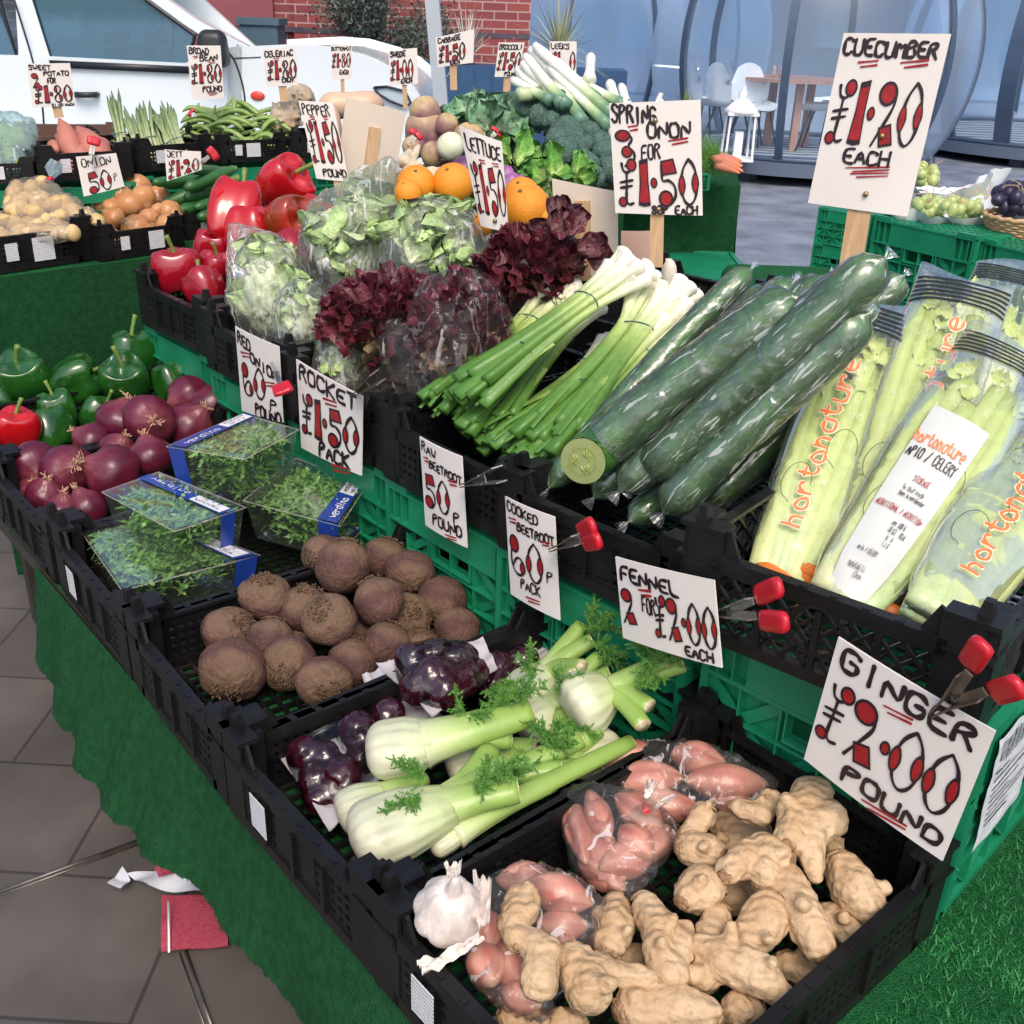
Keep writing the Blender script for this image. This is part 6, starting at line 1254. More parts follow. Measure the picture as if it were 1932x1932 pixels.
# celeriac
M['celeriac'] = mat('celeriac', (.55, .46, .34), (.36, .26, .16), sc=10, rough=.75, bump=.5, bsc=40, detail=8)
for i, (u, v, r, lab) in enumerate(((566, 188, 31, 'upper celeriac with cut knobs, against the white car'), (538, 222, 32, 'front celeriac with a tangle of cut roots'))):
    p = at(u, v, 4.05-.1*i); R = px(r, p); t = thing('celeriac', lab, 'celeriac', p); bl = [(p, p+V((.001, 0, 0)), R*.93, R*.93)]; rg = random.Random(i+3)
    for k in range(22):
        d = (V((rg.gauss(0, 1), rg.gauss(0, 1), rg.gauss(0, 1)))-fw*1.2-V((0, 0, .9-.4*i))).normalized(); bl.append((p+d*R*.85, p+d*R*1.05, R*.14, R*.10))
    fuse('skin', bl, M['celeriac'], .005, t, sm=2, nb=.002, ns=50)
M['squash'] = mat('squash', (.66, .44, .30), (.60, .40, .27), sc=5, rough=.4)
p = at(665, 200, 3.8); t = thing('butternut_squash', 'pale butternut squash lying behind the blank card back', 'squash', p); a = at(600, 200, 3.8); b = at(725, 197, 3.85)
MB().tube([lerp(a, b, k/12) for k in range(13)], [.01, .035, .045, .047, .046, .045, .045, .046, .047, .048, .045, .034, .01], 16).build('skin', M['squash'], t)
p = at(620, 245, 3.55); t = thing('butternut_squash', 'upright butternut squash between the pepper card and the blank one', 'squash', p); MB().ell(p, (.045, .045, .09), seg=16).build('skin', M['squash'], t)
# swedes
SWC = lambda d, k: tuple(lerp(V((.24, .11, .13)), V((.52, .38, .20)), max(0, min(1, .5-d*1.2+k))))
for i, (u, v, r, a_, b_, lab) in enumerate(((805, 245, 42, .1, -1, 'largest purple topped swede'), (802, 212, 30, -.4, -1, 'rough crowned swede on top of the pile'), (843, 235, 22, .5, -.6, 'small swede between the large one and the pale one'), (885, 262, 31, .2, -1, 'pale cone shaped swede at the end of the pile'), (780, 278, 22, -.6, 0, 'dark swede in the shade behind the crate rim'), (846, 296, 20, .2, -1, 'swede with a pale sliced top behind the lettuce card'), (818, 292, 25, -.9, .2, 'swede with a flat cut end facing out'))):
    p = at(u, v, 3.35-.03*i); R = px(r, p); ax = axis_px(a_, b_, .1); t = thing('swede', lab, 'swede', p, 'swedes'); m = MB(); Bx = basis(ax); b0 = len(m.v)
    m.ell(p, R, Bx, 26, 18, fn=lambda d: (1+.05*nz(d, 1.4, i)+.02*nz(d, 5, i))*(1+.25*max(0, -d.z-.6)-.1*max(0, d.z-.7)))
    for j in range(b0, len(m.v)): q = (V(m.v[j])-p); m.c[j] = SWC(-q.dot(ax)/R*.6, nz(q, 40, i)*.35)
    m.build('skin', M['vegdull'], t)
    e = p+ax*R*.97 if i != 6 else p+axis_px(.95, .3, .4)*R*.8
    if i in (0, 5, 6): m = MB(); m.ell(e, (R*.5, R*.5, R*.12), basis(axis_px(.2, -.5, .8) if i == 6 else ax), 14, 6); m.build('cut_face', M['fen_cut'], t)
# turnip, white and red cabbage, parsnips, oranges
M['wcab'] = mat('wcab', (.66, .70, .45), (.74, .76, .56), sc=12, rough=.4, bump=.2, bsc=25); M['rcab'] = mat('rcab', (.10, .03, .10), (.16, .06, .15), sc=12, rough=.4)
for u, v, r, d_, mm, nm, lab in ((850, 276, 26, 3.1, 'wcab', 'white_cabbage', 'round pale white cabbage in front of the swedes'), (876, 322, 27, 2.95, 'rcab', 'red_cabbage', 'dark purple cabbage half behind the lettuce card')):
    p = at(u, v, d_); t = thing(nm, lab, 'cabbage', p); MB().ell(p, px(r, p), seg=24, ring=16, fn=lambda d: 1+.03*nz(d, 2)+.02*sin(atan2(d.y, d.x)*3+d.z*4)).build('head', M[mm], t)
for i, (u, v, r) in enumerate(((966, 340, 15), (975, 355, 15), (958, 325, 12), (982, 342, 12), (950, 348, 12))):
    p = at(u, v, 2.9); t = thing('turnip', 'small purple and white turnip beside the lettuce card', 'turnip', p, 'small turnips'); m = MB(); R = px(r, p); m.ell(p, R, seg=16); m.tint(0, lambda vv, j: tuple(lerp(V((.62, .55, .55)), V((.35, .10, .32)), max(0, min(1, .5+(vv-p).z/R))))); m.build('skin', M['veg'], t)
PN = [(0, (.66, .54, .36)), (.1, (.70, .58, .40)), (1, (.66, .54, .38))]
PL = ['parsnip lying with its ring end towards us, highest', 'parsnip crossing the others near the clamp', 'parsnip with a hollow brown crown', 'parsnip low behind the oranges', 'tapering parsnip pointing up to the clamp', 'parsnip beside the hollow crowned one', 'parsnip at the end of the heap']
for i, (u1, v1, u2, v2, r) in enumerate(((790, 315, 755, 330, 14), (765, 330, 790, 275, 11), (825, 326, 770, 338, 14), (862, 333, 800, 345, 14), (760, 310, 775, 285, 13), (800, 335, 740, 345, 13), (755, 345, 830, 318, 9))):
    a = at(u1, v1, 2.95); b = at(u2, v2, 3.05); R = px(r, a); t = thing('parsnip', PL[i], 'parsnip', a, 'parsnips'); m = MB(); gtube(m, [lerp(a, b, k/7) for k in range(8)], [R*.7, R, R, R*.92, R*.8, R*.7, R*.6, R*.4], PN, 14); m.build('root', M['vegdull'], t)
    d = (a-b).normalized(); m = MB(); m.ell(a+d*.001, (R*.42, R*.42, R*.12), basis(d), 12, 6); m.build('crown', M['tuft'], t)
M['orange'] = mat('orange', (.80, .27, .012), (.85, .32, .02), sc=5, rough=.38, bump=.35, bsc=420, spec=.5)
OR = [(785, 349, 37, 'orange at the near end of the row behind the bag'), (855, 347, 39, 'orange with a dark scarred spot beside the lettuce card'), (992, 392, 46, 'biggest orange in front, scarred near the stalk'), (985, 368, 34, 'orange just above the biggest one'), (770, 364, 26, 'orange half covered by the lettuce bag'), (905, 425, 24, 'orange peeping out under the lettuce card'), (1000, 450, 30, 'orange glimpsed through the red lettuce'), (830, 470, 20, 'orange blurred behind the film bag'), (1022, 408, 26, 'orange leaning on the blank card')]
for i, (u, v, r, lab) in enumerate(OR):
    p = at(u, v, 2.42 if i > 1 else 2.5); R = px(r, p); t = thing('orange', lab, 'orange', p, 'oranges'); MB().ell(p, R, seg=28, ring=18, fn=lambda d: 1+.02*nz(d, 1.5, i)-.03*max(0, d.z-.9)*8).build('peel', M['orange'], t)
    m = MB(); q = axis_px(-.25+.3*(i == 0), -.45, .9); m.ell(p+q*R*.99, (R*.10, R*.10, R*.03), basis(q), 8, 4, fn=lambda d: 1+.4*nz(d, 3, i)); m.build('stalk_scar', M['beet_crown'], t)
# a table and a cloth carry the back rows
c = at(900, 470, 2.75)
table(1.35, 2.2, 1.25, 2.5, .80, 'trestle table behind the raised row carrying oranges and parsnips')
for i, (x, y, a, lab) in enumerate(((1.62, 1.55, .1, 'black crate of oranges behind the lettuces'), (1.62, 2.15, .1, 'black crate of parsnips and cabbages'))): copy = copy_tree(BK); place(copy, x, y, .81, a, lab)
# savoy, spring greens
SVC = [(0, (.34, .46, .30)), (.5, (.12, .25, .13)), (1, (.16, .32, .18))]
def greens(nm, lab, u, v, d_, n, size, cols, ruf, seed, cat, W=.8):
    p0 = at(u, v, d_); t = thing(nm, lab, cat, p0); m = MB(); rg = random.Random(seed)
    for i in range(n):
        a = rg.uniform(-2.6, 2.6); d = axis_px(sin(a), -cos(a)*.8+.1, rg.uniform(.0, .9)); nr = (-fw+axis_px(rg.gauss(0, .5), rg.gauss(0, .5))).normalized(); k_ = rg.uniform(.75, 1.25)
        leaf(m, p0+d*size*.15+fw*rg.uniform(-.03, .04), d, nr, size*rg.uniform(.8, 1.2), size*W, ruf, .3, 9, 10, i, 3, lambda s, q, j: tuple(c_*k_*(1.6 if abs(s-.5) < .07 else 1) for c_ in grad(cols, q)))
    m.build('leaves', M['leafmat'], t); return t
greens('savoy_cabbage', 'crinkled savoy cabbage with pale veined blue green leaves', 925, 262, 3.30, 18, .115, SVC, .16, 1, 'cabbage')
greens('savoy_cabbage', 'dark savoy cabbage behind the swedes', 890, 225, 3.5, 10, .09, SVC, .16, 4, 'cabbage')
SGC = [(0, (.40, .55, .18)), (.5, (.13, .32, .05)), (1, (.08, .24, .04))]
greens('spring_greens', 'bright leafy spring greens below the broccoli, broad leaf in front', 1035, 345, 3.05, 14, .085, SGC, .12, 2, 'spring greens', .95)
greens('spring_greens', 'spring greens beside the lettuce card', 968, 315, 3.15, 12, .09, SGC, .14, 3, 'spring greens')
greens('spring_greens', 'small spring greens tucked next to the blank card', 1085, 335, 3.05, 8, .06, SGC, .14, 6, 'spring greens')
# broccoli
M['broc'] = mat('broc', (.055, .115, .09), (.095, .175, .135), sc=70, rough=.7, bump=1, bsc=170); M['brocstem'] = mat('brocstem', (.22, .34, .12), rough=.5)
BL = [(1010, 170, 20), (1048, 205, 42), (1020, 220, 24), (995, 185, 22), (965, 195, 22), (1040, 230, 20), (1075, 235, 26), (1070, 255, 34), (1050, 265, 24), (1090, 275, 32), (1065, 290, 30), (1110, 250, 22), (1128, 272, 26), (1140, 290, 24), (1110, 310, 22), (1145, 320, 24), (1090, 345, 0), (1098, 300, 20), (985, 213, 22), (1040, 180, 26), (1120, 335, 22), (1092, 325, 18), (960, 215, 16)]
BLL = ['at the top of the pile beside the leeks', 'largest, in the middle of the pile', 'under the largest head', 'beside a cut stalk', 'at the end next to the savoy', 'small, tucked under the largest', 'near the leek tips', 'broad, halfway down the pile', 'lumpy, over the spring greens', 'lower, beside the broad one', 'tall oval one facing us', 'next to the white leek ends', 'by the spring onion card', 'half behind the spring onion card', 'low, near the crate post', 'at the crate corner', 'x', 'between two oval ones', 'small, above the crate post', 'upper middle with a flat crown', 'lowest by the rim', 'tiny by the spring greens', 'smallest near the savoy leaf']
for i, (u, v, r) in enumerate(BL):
    if not r: continue
    p = at(u, v, 3.35-.0016*(v-200)-.02*(i % 3)); R = px(r, p); t = thing('broccoli', 'dark green broccoli head, '+BLL[i], 'broccoli', p, 'broccoli heads'); rg = random.Random(i)
    cs = [(V((rg.gauss(0, 1), rg.gauss(0, 1), rg.gauss(0, 1))).normalized(), rg.uniform(.9, 1.1)) for k in range(26)]
    m = MB(); m.ell(p, R, seg=44, ring=30, fn=lambda d: .80+.26*sqrt(max(0, 1-min((d-c_).length/k_ for c_, k_ in cs)**2*2.6))+.015*nz(d, 14)); m.build('head', M['broc'], t)
    q = axis_px(-.2, .7, -.6); m = MB(); m.tube([p+q*R*.5, p+q*R*1.25], R*.3, 8); m.build('stem', M['brocstem'], t)
m = MB(); t = thing('broccoli_stalk', 'pale cut broccoli stalk lying across the heads', 'broccoli', at(1000, 178, 3.25)); gtube(m, [at(978, 178, 3.25), at(1020, 176, 3.3)], [.02, .022], [(0, (.5, .6, .35)), (1, (.3, .42, .15))], 10); m.build('stalk', M['veg'], t)
# leeks
LK = [(0, (.80, .80, .76)), (.55, (.78, .80, .70)), (.7, (.50, .62, .30)), (.85, (.14, .28, .14)), (1, (.12, .24, .18))]
LKL = ['longest leek, white end highest', 'leek beside the highest one', 'leek crossing over the broccoli', 'leek with its tip behind the broccoli card', 'leek low near the broccoli card', 'short leek stub standing upright behind the others', 'leek with a flared blue green top towards the card', 'upright leek near the spring onion card', 'second upright leek by the card', 'leek end splayed in front, near the card', 'leek end below the splayed one', 'lowest leek end at the card edge', 'leek in the middle of the bundle', 'leek pressed against the broccoli card', 'leek half under the bundle', 'leek at the outer side of the bundle', 'thin leek at the lower side']
for i, (u1, v1, u2, v2, r) in enumerate(((1008, 85, 1160, 220, 9), (1000, 92, 1110, 210, 9), (1020, 105, 1100, 232, 9), (985, 118, 1090, 220, 9), (965, 150, 1040, 190, 8), (1115, 105, 1112, 150, 9), (1035, 125, 1150, 240, 9), (1150, 155, 1165, 200, 9), (1172, 162, 1185, 205, 8), (1120, 175, 1175, 235, 10), (1112, 212, 1165, 255, 9), (1135, 215, 1170, 262, 8), (990, 105, 1070, 200, 9), (975, 130, 1060, 205, 9), (1000, 140, 1060, 195, 9), (1045, 112, 1130, 190, 9), (1085, 150, 1180, 200, 9))):
    a = at(u1, v1, 3.30+.03*(i % 3)); b = at(u2, v2, 3.22+.05*(i % 2)); R = px(r, a); t = thing('leek', LKL[i], 'leek', a, 'leeks'); m = MB(); sh = i in (5, 7, 8, 9, 10, 11)
    gtube(m, [lerp(a, b, k/9) for k in range(10)], [R*x for x in (.8, 1.1, 1.05, 1, 1, 1, 1.05, 1.15, 1.3, 1.5)], [(0, LK[0][1]), (1, (.74, .76, .66))] if sh else LK, 12); m.build('shaft', M['veg'], t)
for pL, pR, z, lab in (((765, 296), (868, 300), 1.16, 'black crate of swedes behind the lettuce card'), ((994, 372), (1118, 366), 1.097, 'black crate of spring greens behind the blank card'), ((1120, 358), (1240, 352), 1.10, 'black crate of broccoli behind the spring onion card'), ((885, 312), (985, 312), 1.146, 'black crate of savoy cabbage')):
    crate_front(BK, pL, pR, z, lab, 'black crates at the back')
hangcloth('grass_cloth', 'green artificial grass behind the oranges under the back crates', atz(700, 330, 1.10), atz(1180, 375, 1.09), 1.08, .02, top=1.0)
# far clamps
def clampd(u1, v1, u2, v2, d_, sp, lab): clamp(at(u1, v1, d_), at(u2, v2, d_), sp, lab, w_=.022)
clampd(170, 305, 178, 258, 3.0, .006, 'spring clamp with a red tip on the onion card')
clampd(372, 312, 408, 285, 3.0, .008, 'rusty spring clamp with a red end beside the courgettes')
clampd(770, 275, 788, 248, 3.1, .012, 'spring clamp with twin red tips on the crate before the swedes'); clampd(925, 262, 940, 245, 3.1, .010, 'spring clamp with twin red tips beside the spring greens')
clampd(372, 222, 358, 210, 3.8, .004, 'red tipped clamp at the end of the beans')
# far price cards
G_ = [('t', 'EACH', .5, .85, .9, .13, 0, .035)]
sign([(50, 120), (132, 119), (143, 200), (62, 203)], [('t', 'SWEET', .03, .55, .14, .10, 0, .03), ('t', 'POTATO', .35, .95, .28, .10, 0, .03), ('t', 'FOR', .42, .62, .45, .12, 0, .03), ('p', '2', .06, .26, .22, .55, .03), ('p', '£1.80', .08, .97, .50, .9, .035), ('t', '£1.00 EACH', .45, .97, .99, .06, 0, .02)], 'white card 2 Sweet Potato for £1.80 in front of the white car', d=3.55, stake=((106, 198), (112, 222), .03))
sign([(352, 86), (416, 86), (423, 186), (363, 188)], [('t', 'BROAD', .05, .65, .15, .11, 0, .04), ('t', 'BEAN', .35, .9, .28, .11, 0, .04), ('u', .15, .3, .2, .02), ('u', .6, .8, .31, .02), ('p', '£1.80', .05, .98, .34, .70, .045), ('t', 'POUND', .35, .97, .86, .11, 0, .04), ('u', .5, .8, .9, .02)], 'white card Broad Bean £1.80 Pound by the wing mirror', d=3.75)
sign([(496, 93), (559, 88), (563, 161), (502, 164)], [('t', 'CELERIAC', .04, .9, .22, .15, 0, .04), ('u', .3, .45, .27, .025), ('p', '£1.80', .08, .98, .32, .82, .045)]+G_, 'white card Celeriac £1.80 Each on a stake', d=3.8, stake=((533, 162), (537, 192), .03))
sign([(624, 85), (664, 84), (663, 149), (626, 150)], [('t', 'BUTTERNUT', .02, .98, .16, .10, 0, .04), ('p', '£1.80', .04, .96, .25, .65, .05), ('t', 'EACH', .4, .85, .85, .12, 0, .05)], 'small white card Butternut £1.80 Each on a thin stake', d=3.9, stake=((646, 148), (647, 182), .014))
sign([(733, 95), (787, 90), (789, 158), (735, 162)], [('t', 'SWEDE', .06, .6, .2, .14, 0, .05), ('p', '£1.00', .05, .85, .3, .85, .045), ('t', 'EACH', .4, .8, .95, .12, 0, .04)], 'white card Swede £1.00 Each on a stake', d=3.6, stake=((763, 158), (765, 205), .016))
sign([(822, 71), (895, 55), (893, 118), (826, 127)], [('t', 'CABBAGE', .05, .65, .22, .16, 0, .03), ('p', '£1.50', .05, .78, .32, .86, .035), ('t', 'EACH', .35, .62, .97, .14, 0, .03)], 'white card Cabbage £1.50 Each beside the pale tent pole', d=3.7, stake=((855, 122), (856, 170), .025))
sign([(941, 80), (990, 80), (977, 145), (933, 145)], [('t', 'BROCCOLI', .05, .97, .2, .14, 0, .04), ('p', '£1.50', .06, .98, .28, .80, .045), ('t', 'POUND', .4, .95, .97, .12, 0, .04)], 'leaning white card Broccoli £1.50 Pound on a pale stake', d=3.6, stake=((958, 143), (955, 182), .025))
sign([(1037, 78), (1088, 78), (1087, 148), (1037, 148)], [('t', 'LEEKS', .05, .75, .2, .14, 0, .04), ('p', '£1.40', .06, .98, .28, .80, .045)], 'white card Leeks £1.40 mostly hidden behind the leeks', d=3.6)
sign([(143, 296), (219, 289), (235, 352), (158, 371)], [('t', 'ONION', .1, .85, .28, .2, 0, .03), ('u', .4, .6, .32, .018, 1), ('p', '50', .15, .75, .42, .98, .035), ('t', 'P', .8, .9, .78, .2, 0, .02)], 'white card Onion 50p above the brown onions', d=3.05)
sign([(310, 282), (379, 286), (381, 320), (315, 342)], [('t', 'JETT', .06, .5, .25, .2, 0, .03), ('p', '£1.20', .06, .95, .35, .95, .035)], 'white card Jett £1.20 above the courgettes', d=3.05)
for u, v, lab in ((1180, 185, 'tip of a small wooden stake above the spring onion card'), (1242, 188, 'pale upright stick behind the spring onion card')):
    MB().beam(at(u-4 if u > 1200 else u, v+10, 2.9), at(u+6 if u > 1200 else u, v-12, 2.9), .012, .005).build('stake', M['card'], None, False, label=lab, cat='stake')
# ---------- carrots on the cloth covered stand ----------
A = at(1170, 352, 3.85); zc = A.z; Bc = atz(1398, 352, zc)
hangcloth('grass_cloth', 'green artificial grass draped over the carrot stand, corner in view', atz(1120, 352, zc), Bc, zc, .05, 60, .02)
C2 = Bc+h0*.9+r0*.12; t = bpy.data.objects['grass_cloth.003'] if 'grass_cloth.003' in bpy.data.objects else bpy.data.objects['grass_cloth']
m = MB(); m.grid(lambda s, q: lerp(Bc, C2, s)+r0*(.12*q*q*(1-s*.5)+.02*sin(s*16)*q)+V((0, 0, lerp(0, .05-zc, q))), 30, 14)
m.grid(lambda s, q: lerp(lerp(atz(1120, 352, zc), Bc, s), lerp(atz(1120, 352, zc)+h0*.9, C2, s), q), 2, 2); m.build('side_drape', M['grass_drape'], t)
g_ = copy_tree(gp); q = atz(1385, 352, zc+.01); g_.location = (q.x-.25, q.y+.30, zc+.012); g_.rotation_euler = (0, 0, pi/2-YAW*.9+.25); g_.scale = (.9, 1.0, .22); tag(g_, 'flat green crate carrying the bunched carrots', 'crate'); g_['group'] = 'green crates at the stand'
g_ = copy_tree(gp); q = at(1300, 497, 3.8); g_.location = (q.x, q.y, q.z); g_.rotation_euler = (pi, 0, pi/2-YAW); g_.scale = (.8, 1.0, 1.5); tag(g_, 'green crate stored below the carrot stand', 'crate', 'green crates at the stand')
rg = random.Random(2)
for i in range(13):
    p = at(1352+rg.uniform(-8, 8), 292+i*1.8+rg.uniform(-3, 3), 3.9-.02*i); e = at(1395+rg.uniform(-10, 12), 303+i*1.7+rg.uniform(-4, 4), 3.75-.02*i); t = thing('carrot', 'bunched carrot with leafy top on the flat green crate', 'carrot', p, 'bunched carrots'); m = MB()
    gtube(m, [lerp(p, e, k/6) for k in range(7)], [.010, .014, .013, .012, .010, .007, .002], [(0, (.70, .25, .12)), (1, (.75, .25, .12))], 9); m.build('root', M['carrot'], t)
m = MB(); t = thing('leafy_bundle', 'feathery green carrot leaves beside the spring onion card', 'leaves', at(1335, 290, 3.9))
for i in range(26): frond(m, at(1352, 295+rg.uniform(-12, 18), 3.9), axis_px(-1, rg.gauss(0, .5), rg.gauss(0, .3)), .11, rg, 1)
m.build('leaves', M['frond'], t, False)
# ---------- grape crates ----------
p = at(1490, 520, 3.0); m = MB(); Rz = Matrix.Rotation(-YAW, 3, 'Z'); m.box((p.x, p.y, p.z/2), (.34, .34, p.z), Rz); b_ = m.build('covered_box', M['grass'], None, False, label='box covered in bright artificial grass behind the cucumbers', cat='box')
md = b_.modifiers.new('b', 'BEVEL'); md.width = .04; md.segments = 4
def gstack(pL, pR, z, n, lab):
    out = None
    for k in range(n):
        c, cc_, x_, y_, s = crate_front(gp, pL, pR, z, lab+(', top one' if k == 0 else ', one layer down' if k == 1 else ', two layers down'), 'stacked green crates at the grapes')
        H = .24*s; c.location.z = z-H*(k+1)-.002*k; c.scale = (s, s, s)
        out = out or (c, cc_, x_, y_, s)
        if k == 0: m = MB(); [m.bx(-.29+.6*i/22, -.282+.6*i/22, -.19, .19, .232, .238) for i in range(22)]; [m.bx(-.29, .29, -.19+.38*i/14, -.183+.38*i/14, .2325, .2375) for i in range(15)]; m.build('lid_grid', M['green_plastic'], c, False)
    return out
zg = at(1740, 428, 3.35).z
gs = gstack((1650, 409), (1843, 450), zg, 3, 'green crate stack carrying the wrapped grapes'); gstack((1850, 452), (2040, 500), zg-.01, 3, 'green crate stack carrying the grape basket'); gstack((1545, 392), (1645, 408), zg, 3, 'green crate stack behind the cucumber card stake')
M['ggrape'] = mat('ggrape', (.42, .50, .16), (.50, .58, .26), sc=30, rough=.2, sub=.2); M['bgrape'] = mat('bgrape', (.025, .02, .05), (.05, .04, .09), sc=30, rough=.3); M['tissue'] = mat('tissue', (.78, .80, .82), (.70, .73, .76), sc=8, rough=.6, bump=.3, bsc=30)
def grapes(lab, u, v, su, sv, n, r, mm, d_, seed, grp=None):
    c = at(u, v, d_); t = thing('grape_bunch', lab, 'grapes', c, grp); rg = random.Random(seed)
    for i in range(n):
        a = rg.uniform(0, 6.28); q = sqrt(rg.random()); p = at(u+su*q*cos(a), v+sv*q*sin(a), d_+rg.uniform(-.03, .03)+.03*q); MB().ell(p, (r*rg.uniform(.85, 1.1), r, r*rg.uniform(1.0, 1.2)), seg=12, ring=8).build('grape', M[mm], t)
    m = MB()
    for i in range(4): p = c-fw*.02; m.tube(smoothpath([p, p+axis_px(-.5+.3*i, -.7, .5)*.04, p+axis_px(-1+.5*i, -.5, .3)*.07], 4), .0012, 5)
    m.build('stem', M['wood'], t)
def tissue(lab, u, v, su, sv, d_, seed):
    c = at(u, v, d_); t = thing('tissue_paper', lab, 'paper', c); m = MB()
    def f(s, q):
        a = 2*pi*s; k = q; h = 1+.25*sin(a*5+seed)+.2*nz((cos(a), sin(a), seed), 2); return c+r0*cos(a)*su*k*h+h0*sin(a)*su*.7*k*h+V((0, 0, -sv*.4+sv*1.2*k**2*(.6+.5*max(0, sin(a+seed)))+.01*nz((cos(a)*k*4, sin(a)*k*4, seed), 3)))
    m.grid(f, 60, 14); m.build('sheet', M['tissue'], t)
dg_ = 3.5
tissue('white tissue wrapped round the front green grapes', 1848, 420, .15, .09, dg_, 1); tissue('white tissue standing up behind the grapes', 1800, 385, .14, .14, dg_+.25, 2); tissue('white tissue under the grapes by the cucumber card', 1750, 425, .12, .06, dg_, 4)
G2 = 'bunches of green grapes'
grapes('green grapes in the front tissue wrap', 1806, 395, 42, 16, 44, .019, 'ggrape', dg_-.03, 1, G2); grapes('green grapes next to the cucumber card', 1748, 390, 28, 14, 26, .019, 'ggrape', dg_+.02, 2, G2); grapes('green grapes behind, at the card corner', 1745, 335, 20, 22, 22, .020, 'ggrape', dg_+.4, 3, G2); grapes('green grapes reaching to the basket', 1855, 385, 22, 10, 16, .018, 'ggrape', dg_+.1, 4, G2)
grapes('black grapes heaped in the wicker basket', 1920, 375, 45, 24, 60, .020, 'bgrape', dg_-.15, 5)
M['wicker'] = mat('wicker', (.52, .30, .14), (.62, .40, .22), sc=60, rough=.6)
c = at(1925, 440, dg_-.13); t = thing('wicker_basket', 'woven wicker basket holding black grapes', 'basket', c-V((0, 0, .03)))
m = MB()
for k in range(11):
    z = -.045+.0085*k; R = lerp(.075, .115, k/10); m.tube([c+V((cos(a)*(R+.003*sin(a*18+k*pi)), sin(a)*(R+.003*sin(a*18+k*pi)), z)) for a in [2*pi*j/72 for j in range(73)]], .0042, 6, cap=False)
m.build('weave', M['wicker'], t); m = MB(); m.tube([c+V((cos(a)*.118, sin(a)*.118, .052+.003*sin(a*20))) for a in [2*pi*j/60 for j in range(61)]], .0075, 8, cap=False); m.build('rim', M['wicker'], t)

# ================= background =================
def bgpoly(m, pts, D, th, mi=0, inset=0):
    """side profile traced at distance D, given thickness th away from us"""
    P = [bgp(u, v, D) for u, v in pts]; n = len(P); Q = [p+h0*th for p in P]; c = sum(P, V())/n
    m.add(P+Q, [tuple(range(n))[::-1] if 0 else tuple(range(n)), tuple(range(2*n-1, n-1, -1))]+[(i, (i+1) % n, n+(i+1) % n, n+i) for i in range(n)], mi)
M['carpaint'] = mat('carpaint', (.76, .84, .88), rough=.25, coat=.8, crough=.08); M['carblack'] = mat('carblack', (.015, .018, .024), rough=.4); M['seat'] = mat('seat', (.05, .06, .07), rough=.7)
def glassy(name, tint, refl, body, bcol, rough=.05):
    mt = film(name, tint=tint, body=body, bcol=bcol, rough=rough, bump=.02, bsc=3, fres=1.5, gl=refl); return mt
M['carglass'] = film('carglass', tint=(.5, .78, .88), body=.22, bcol=(.22, .50, .66), rough=.05, bump=.02, bsc=3, fres=1.5, gl=.12, glint=.22); M['lamp'] = mat('lamp', (.5, .6, .68), rough=.1, coat=1); M['marker'] = mat('marker', (.6, .06, .04), rough=.3); M['tyre'] = mat('tyre', (.02, .02, .02), rough=.8); M['rim'] = mat('rim', (.4, .42, .45), rough=.3, metal=.8)
D0 = 7.0; t = thing('white_car', 'white pickup style car parked behind the stall, front to the right of the cards'.replace(' to the right of', ' towards'), 'car', bgp(400, 300, D0)*1)
ORG[t.name] = V(t.location)
m = MB()
bgpoly(m, [(443, 104), (500, 101), (560, 98), (622, 103), (690, 122), (736, 143), (768, 170), (790, 200), (800, 260), (795, 330), (443, 330)], D0, 1.75)
for dd in (0, 1.64): bgpoly(m, [(-420, 108), (36, 119), (97, 121), (353, 134), (400, 112), (442.5, 104), (442.5, 330), (-420, 330)], D0+dd, .10)
b_ = m.build('body', M['carpaint'], t, False); md = b_.modifiers.new('b', 'BEVEL'); md.width = .045; md.segments = 5; md.limit_method = 'ANGLE'; b_.data.polygons.foreach_set('use_smooth', [True]*len(b_.data.polygons))
m = MB(); bgpoly(m, [(-400, 160), (330, 165), (440, 128), (440, 320), (-400, 320)], D0+.14, 1.45); m.build('cabin', M['seat'], t, False)
TOPV = -150
m = MB()
bgpoly(m, [(27, -30), (0, -160), (75, -160), (60, 0), (97, 119), (63, 119), (36, 119)], D0+.03, .06); bgpoly(m, [(150, -140), (100, -175), (210, -160), (310, -5), (373, 38), (495, 101), (443, 104), (372, 62), (277, 0), (200, -95)], D0+.05, .08)
bgpoly(m, [(-420, -185), (240, -185), (200, -140), (-420, -140)], D0+.1, 1.5); bgpoly(m, [(-230, -150), (-200, -150), (-180, 115), (-215, 115)], D0+.03, .06)
bgpoly(m, [(27, -30), (0, -160), (75, -160), (60, 0), (97, 119), (36, 119)], D0+1.6, .06); bgpoly(m, [(150, -140), (210, -160), (495, 101), (443, 104), (277, 0)], D0+1.6, .06)
m.build('pillars', M['carpaint'], t, False)
for nm, pts in (('side_window', [(60, -160), (60, 0), (97, 115), (353, 128), (368, 66), (277, 0), (190, -110), (150, -160)]), ('side_window', [(-200, -160), (-190, 110), (35, 117), (0, 7), (-25, -160)])):
    m = MB(); bgpoly(m, pts, D0+.06, .004); w1 = m.build(nm, M['carglass'], t, False)
    m = MB(); P = [bgp(u, v, D0+.05) for u, v in pts]; m.tube(P+[P[0]], .016, 6, cap=False); m.build('frame', M['carblack'], w1, False)
m = MB(); bgpoly(m, [(-200, -160), (-190, 110), (353, 128), (368, 66), (277, 0), (150, -160)], D0+1.62, .004); m.build('far_window', M['carglass'], t, False)
m = MB()
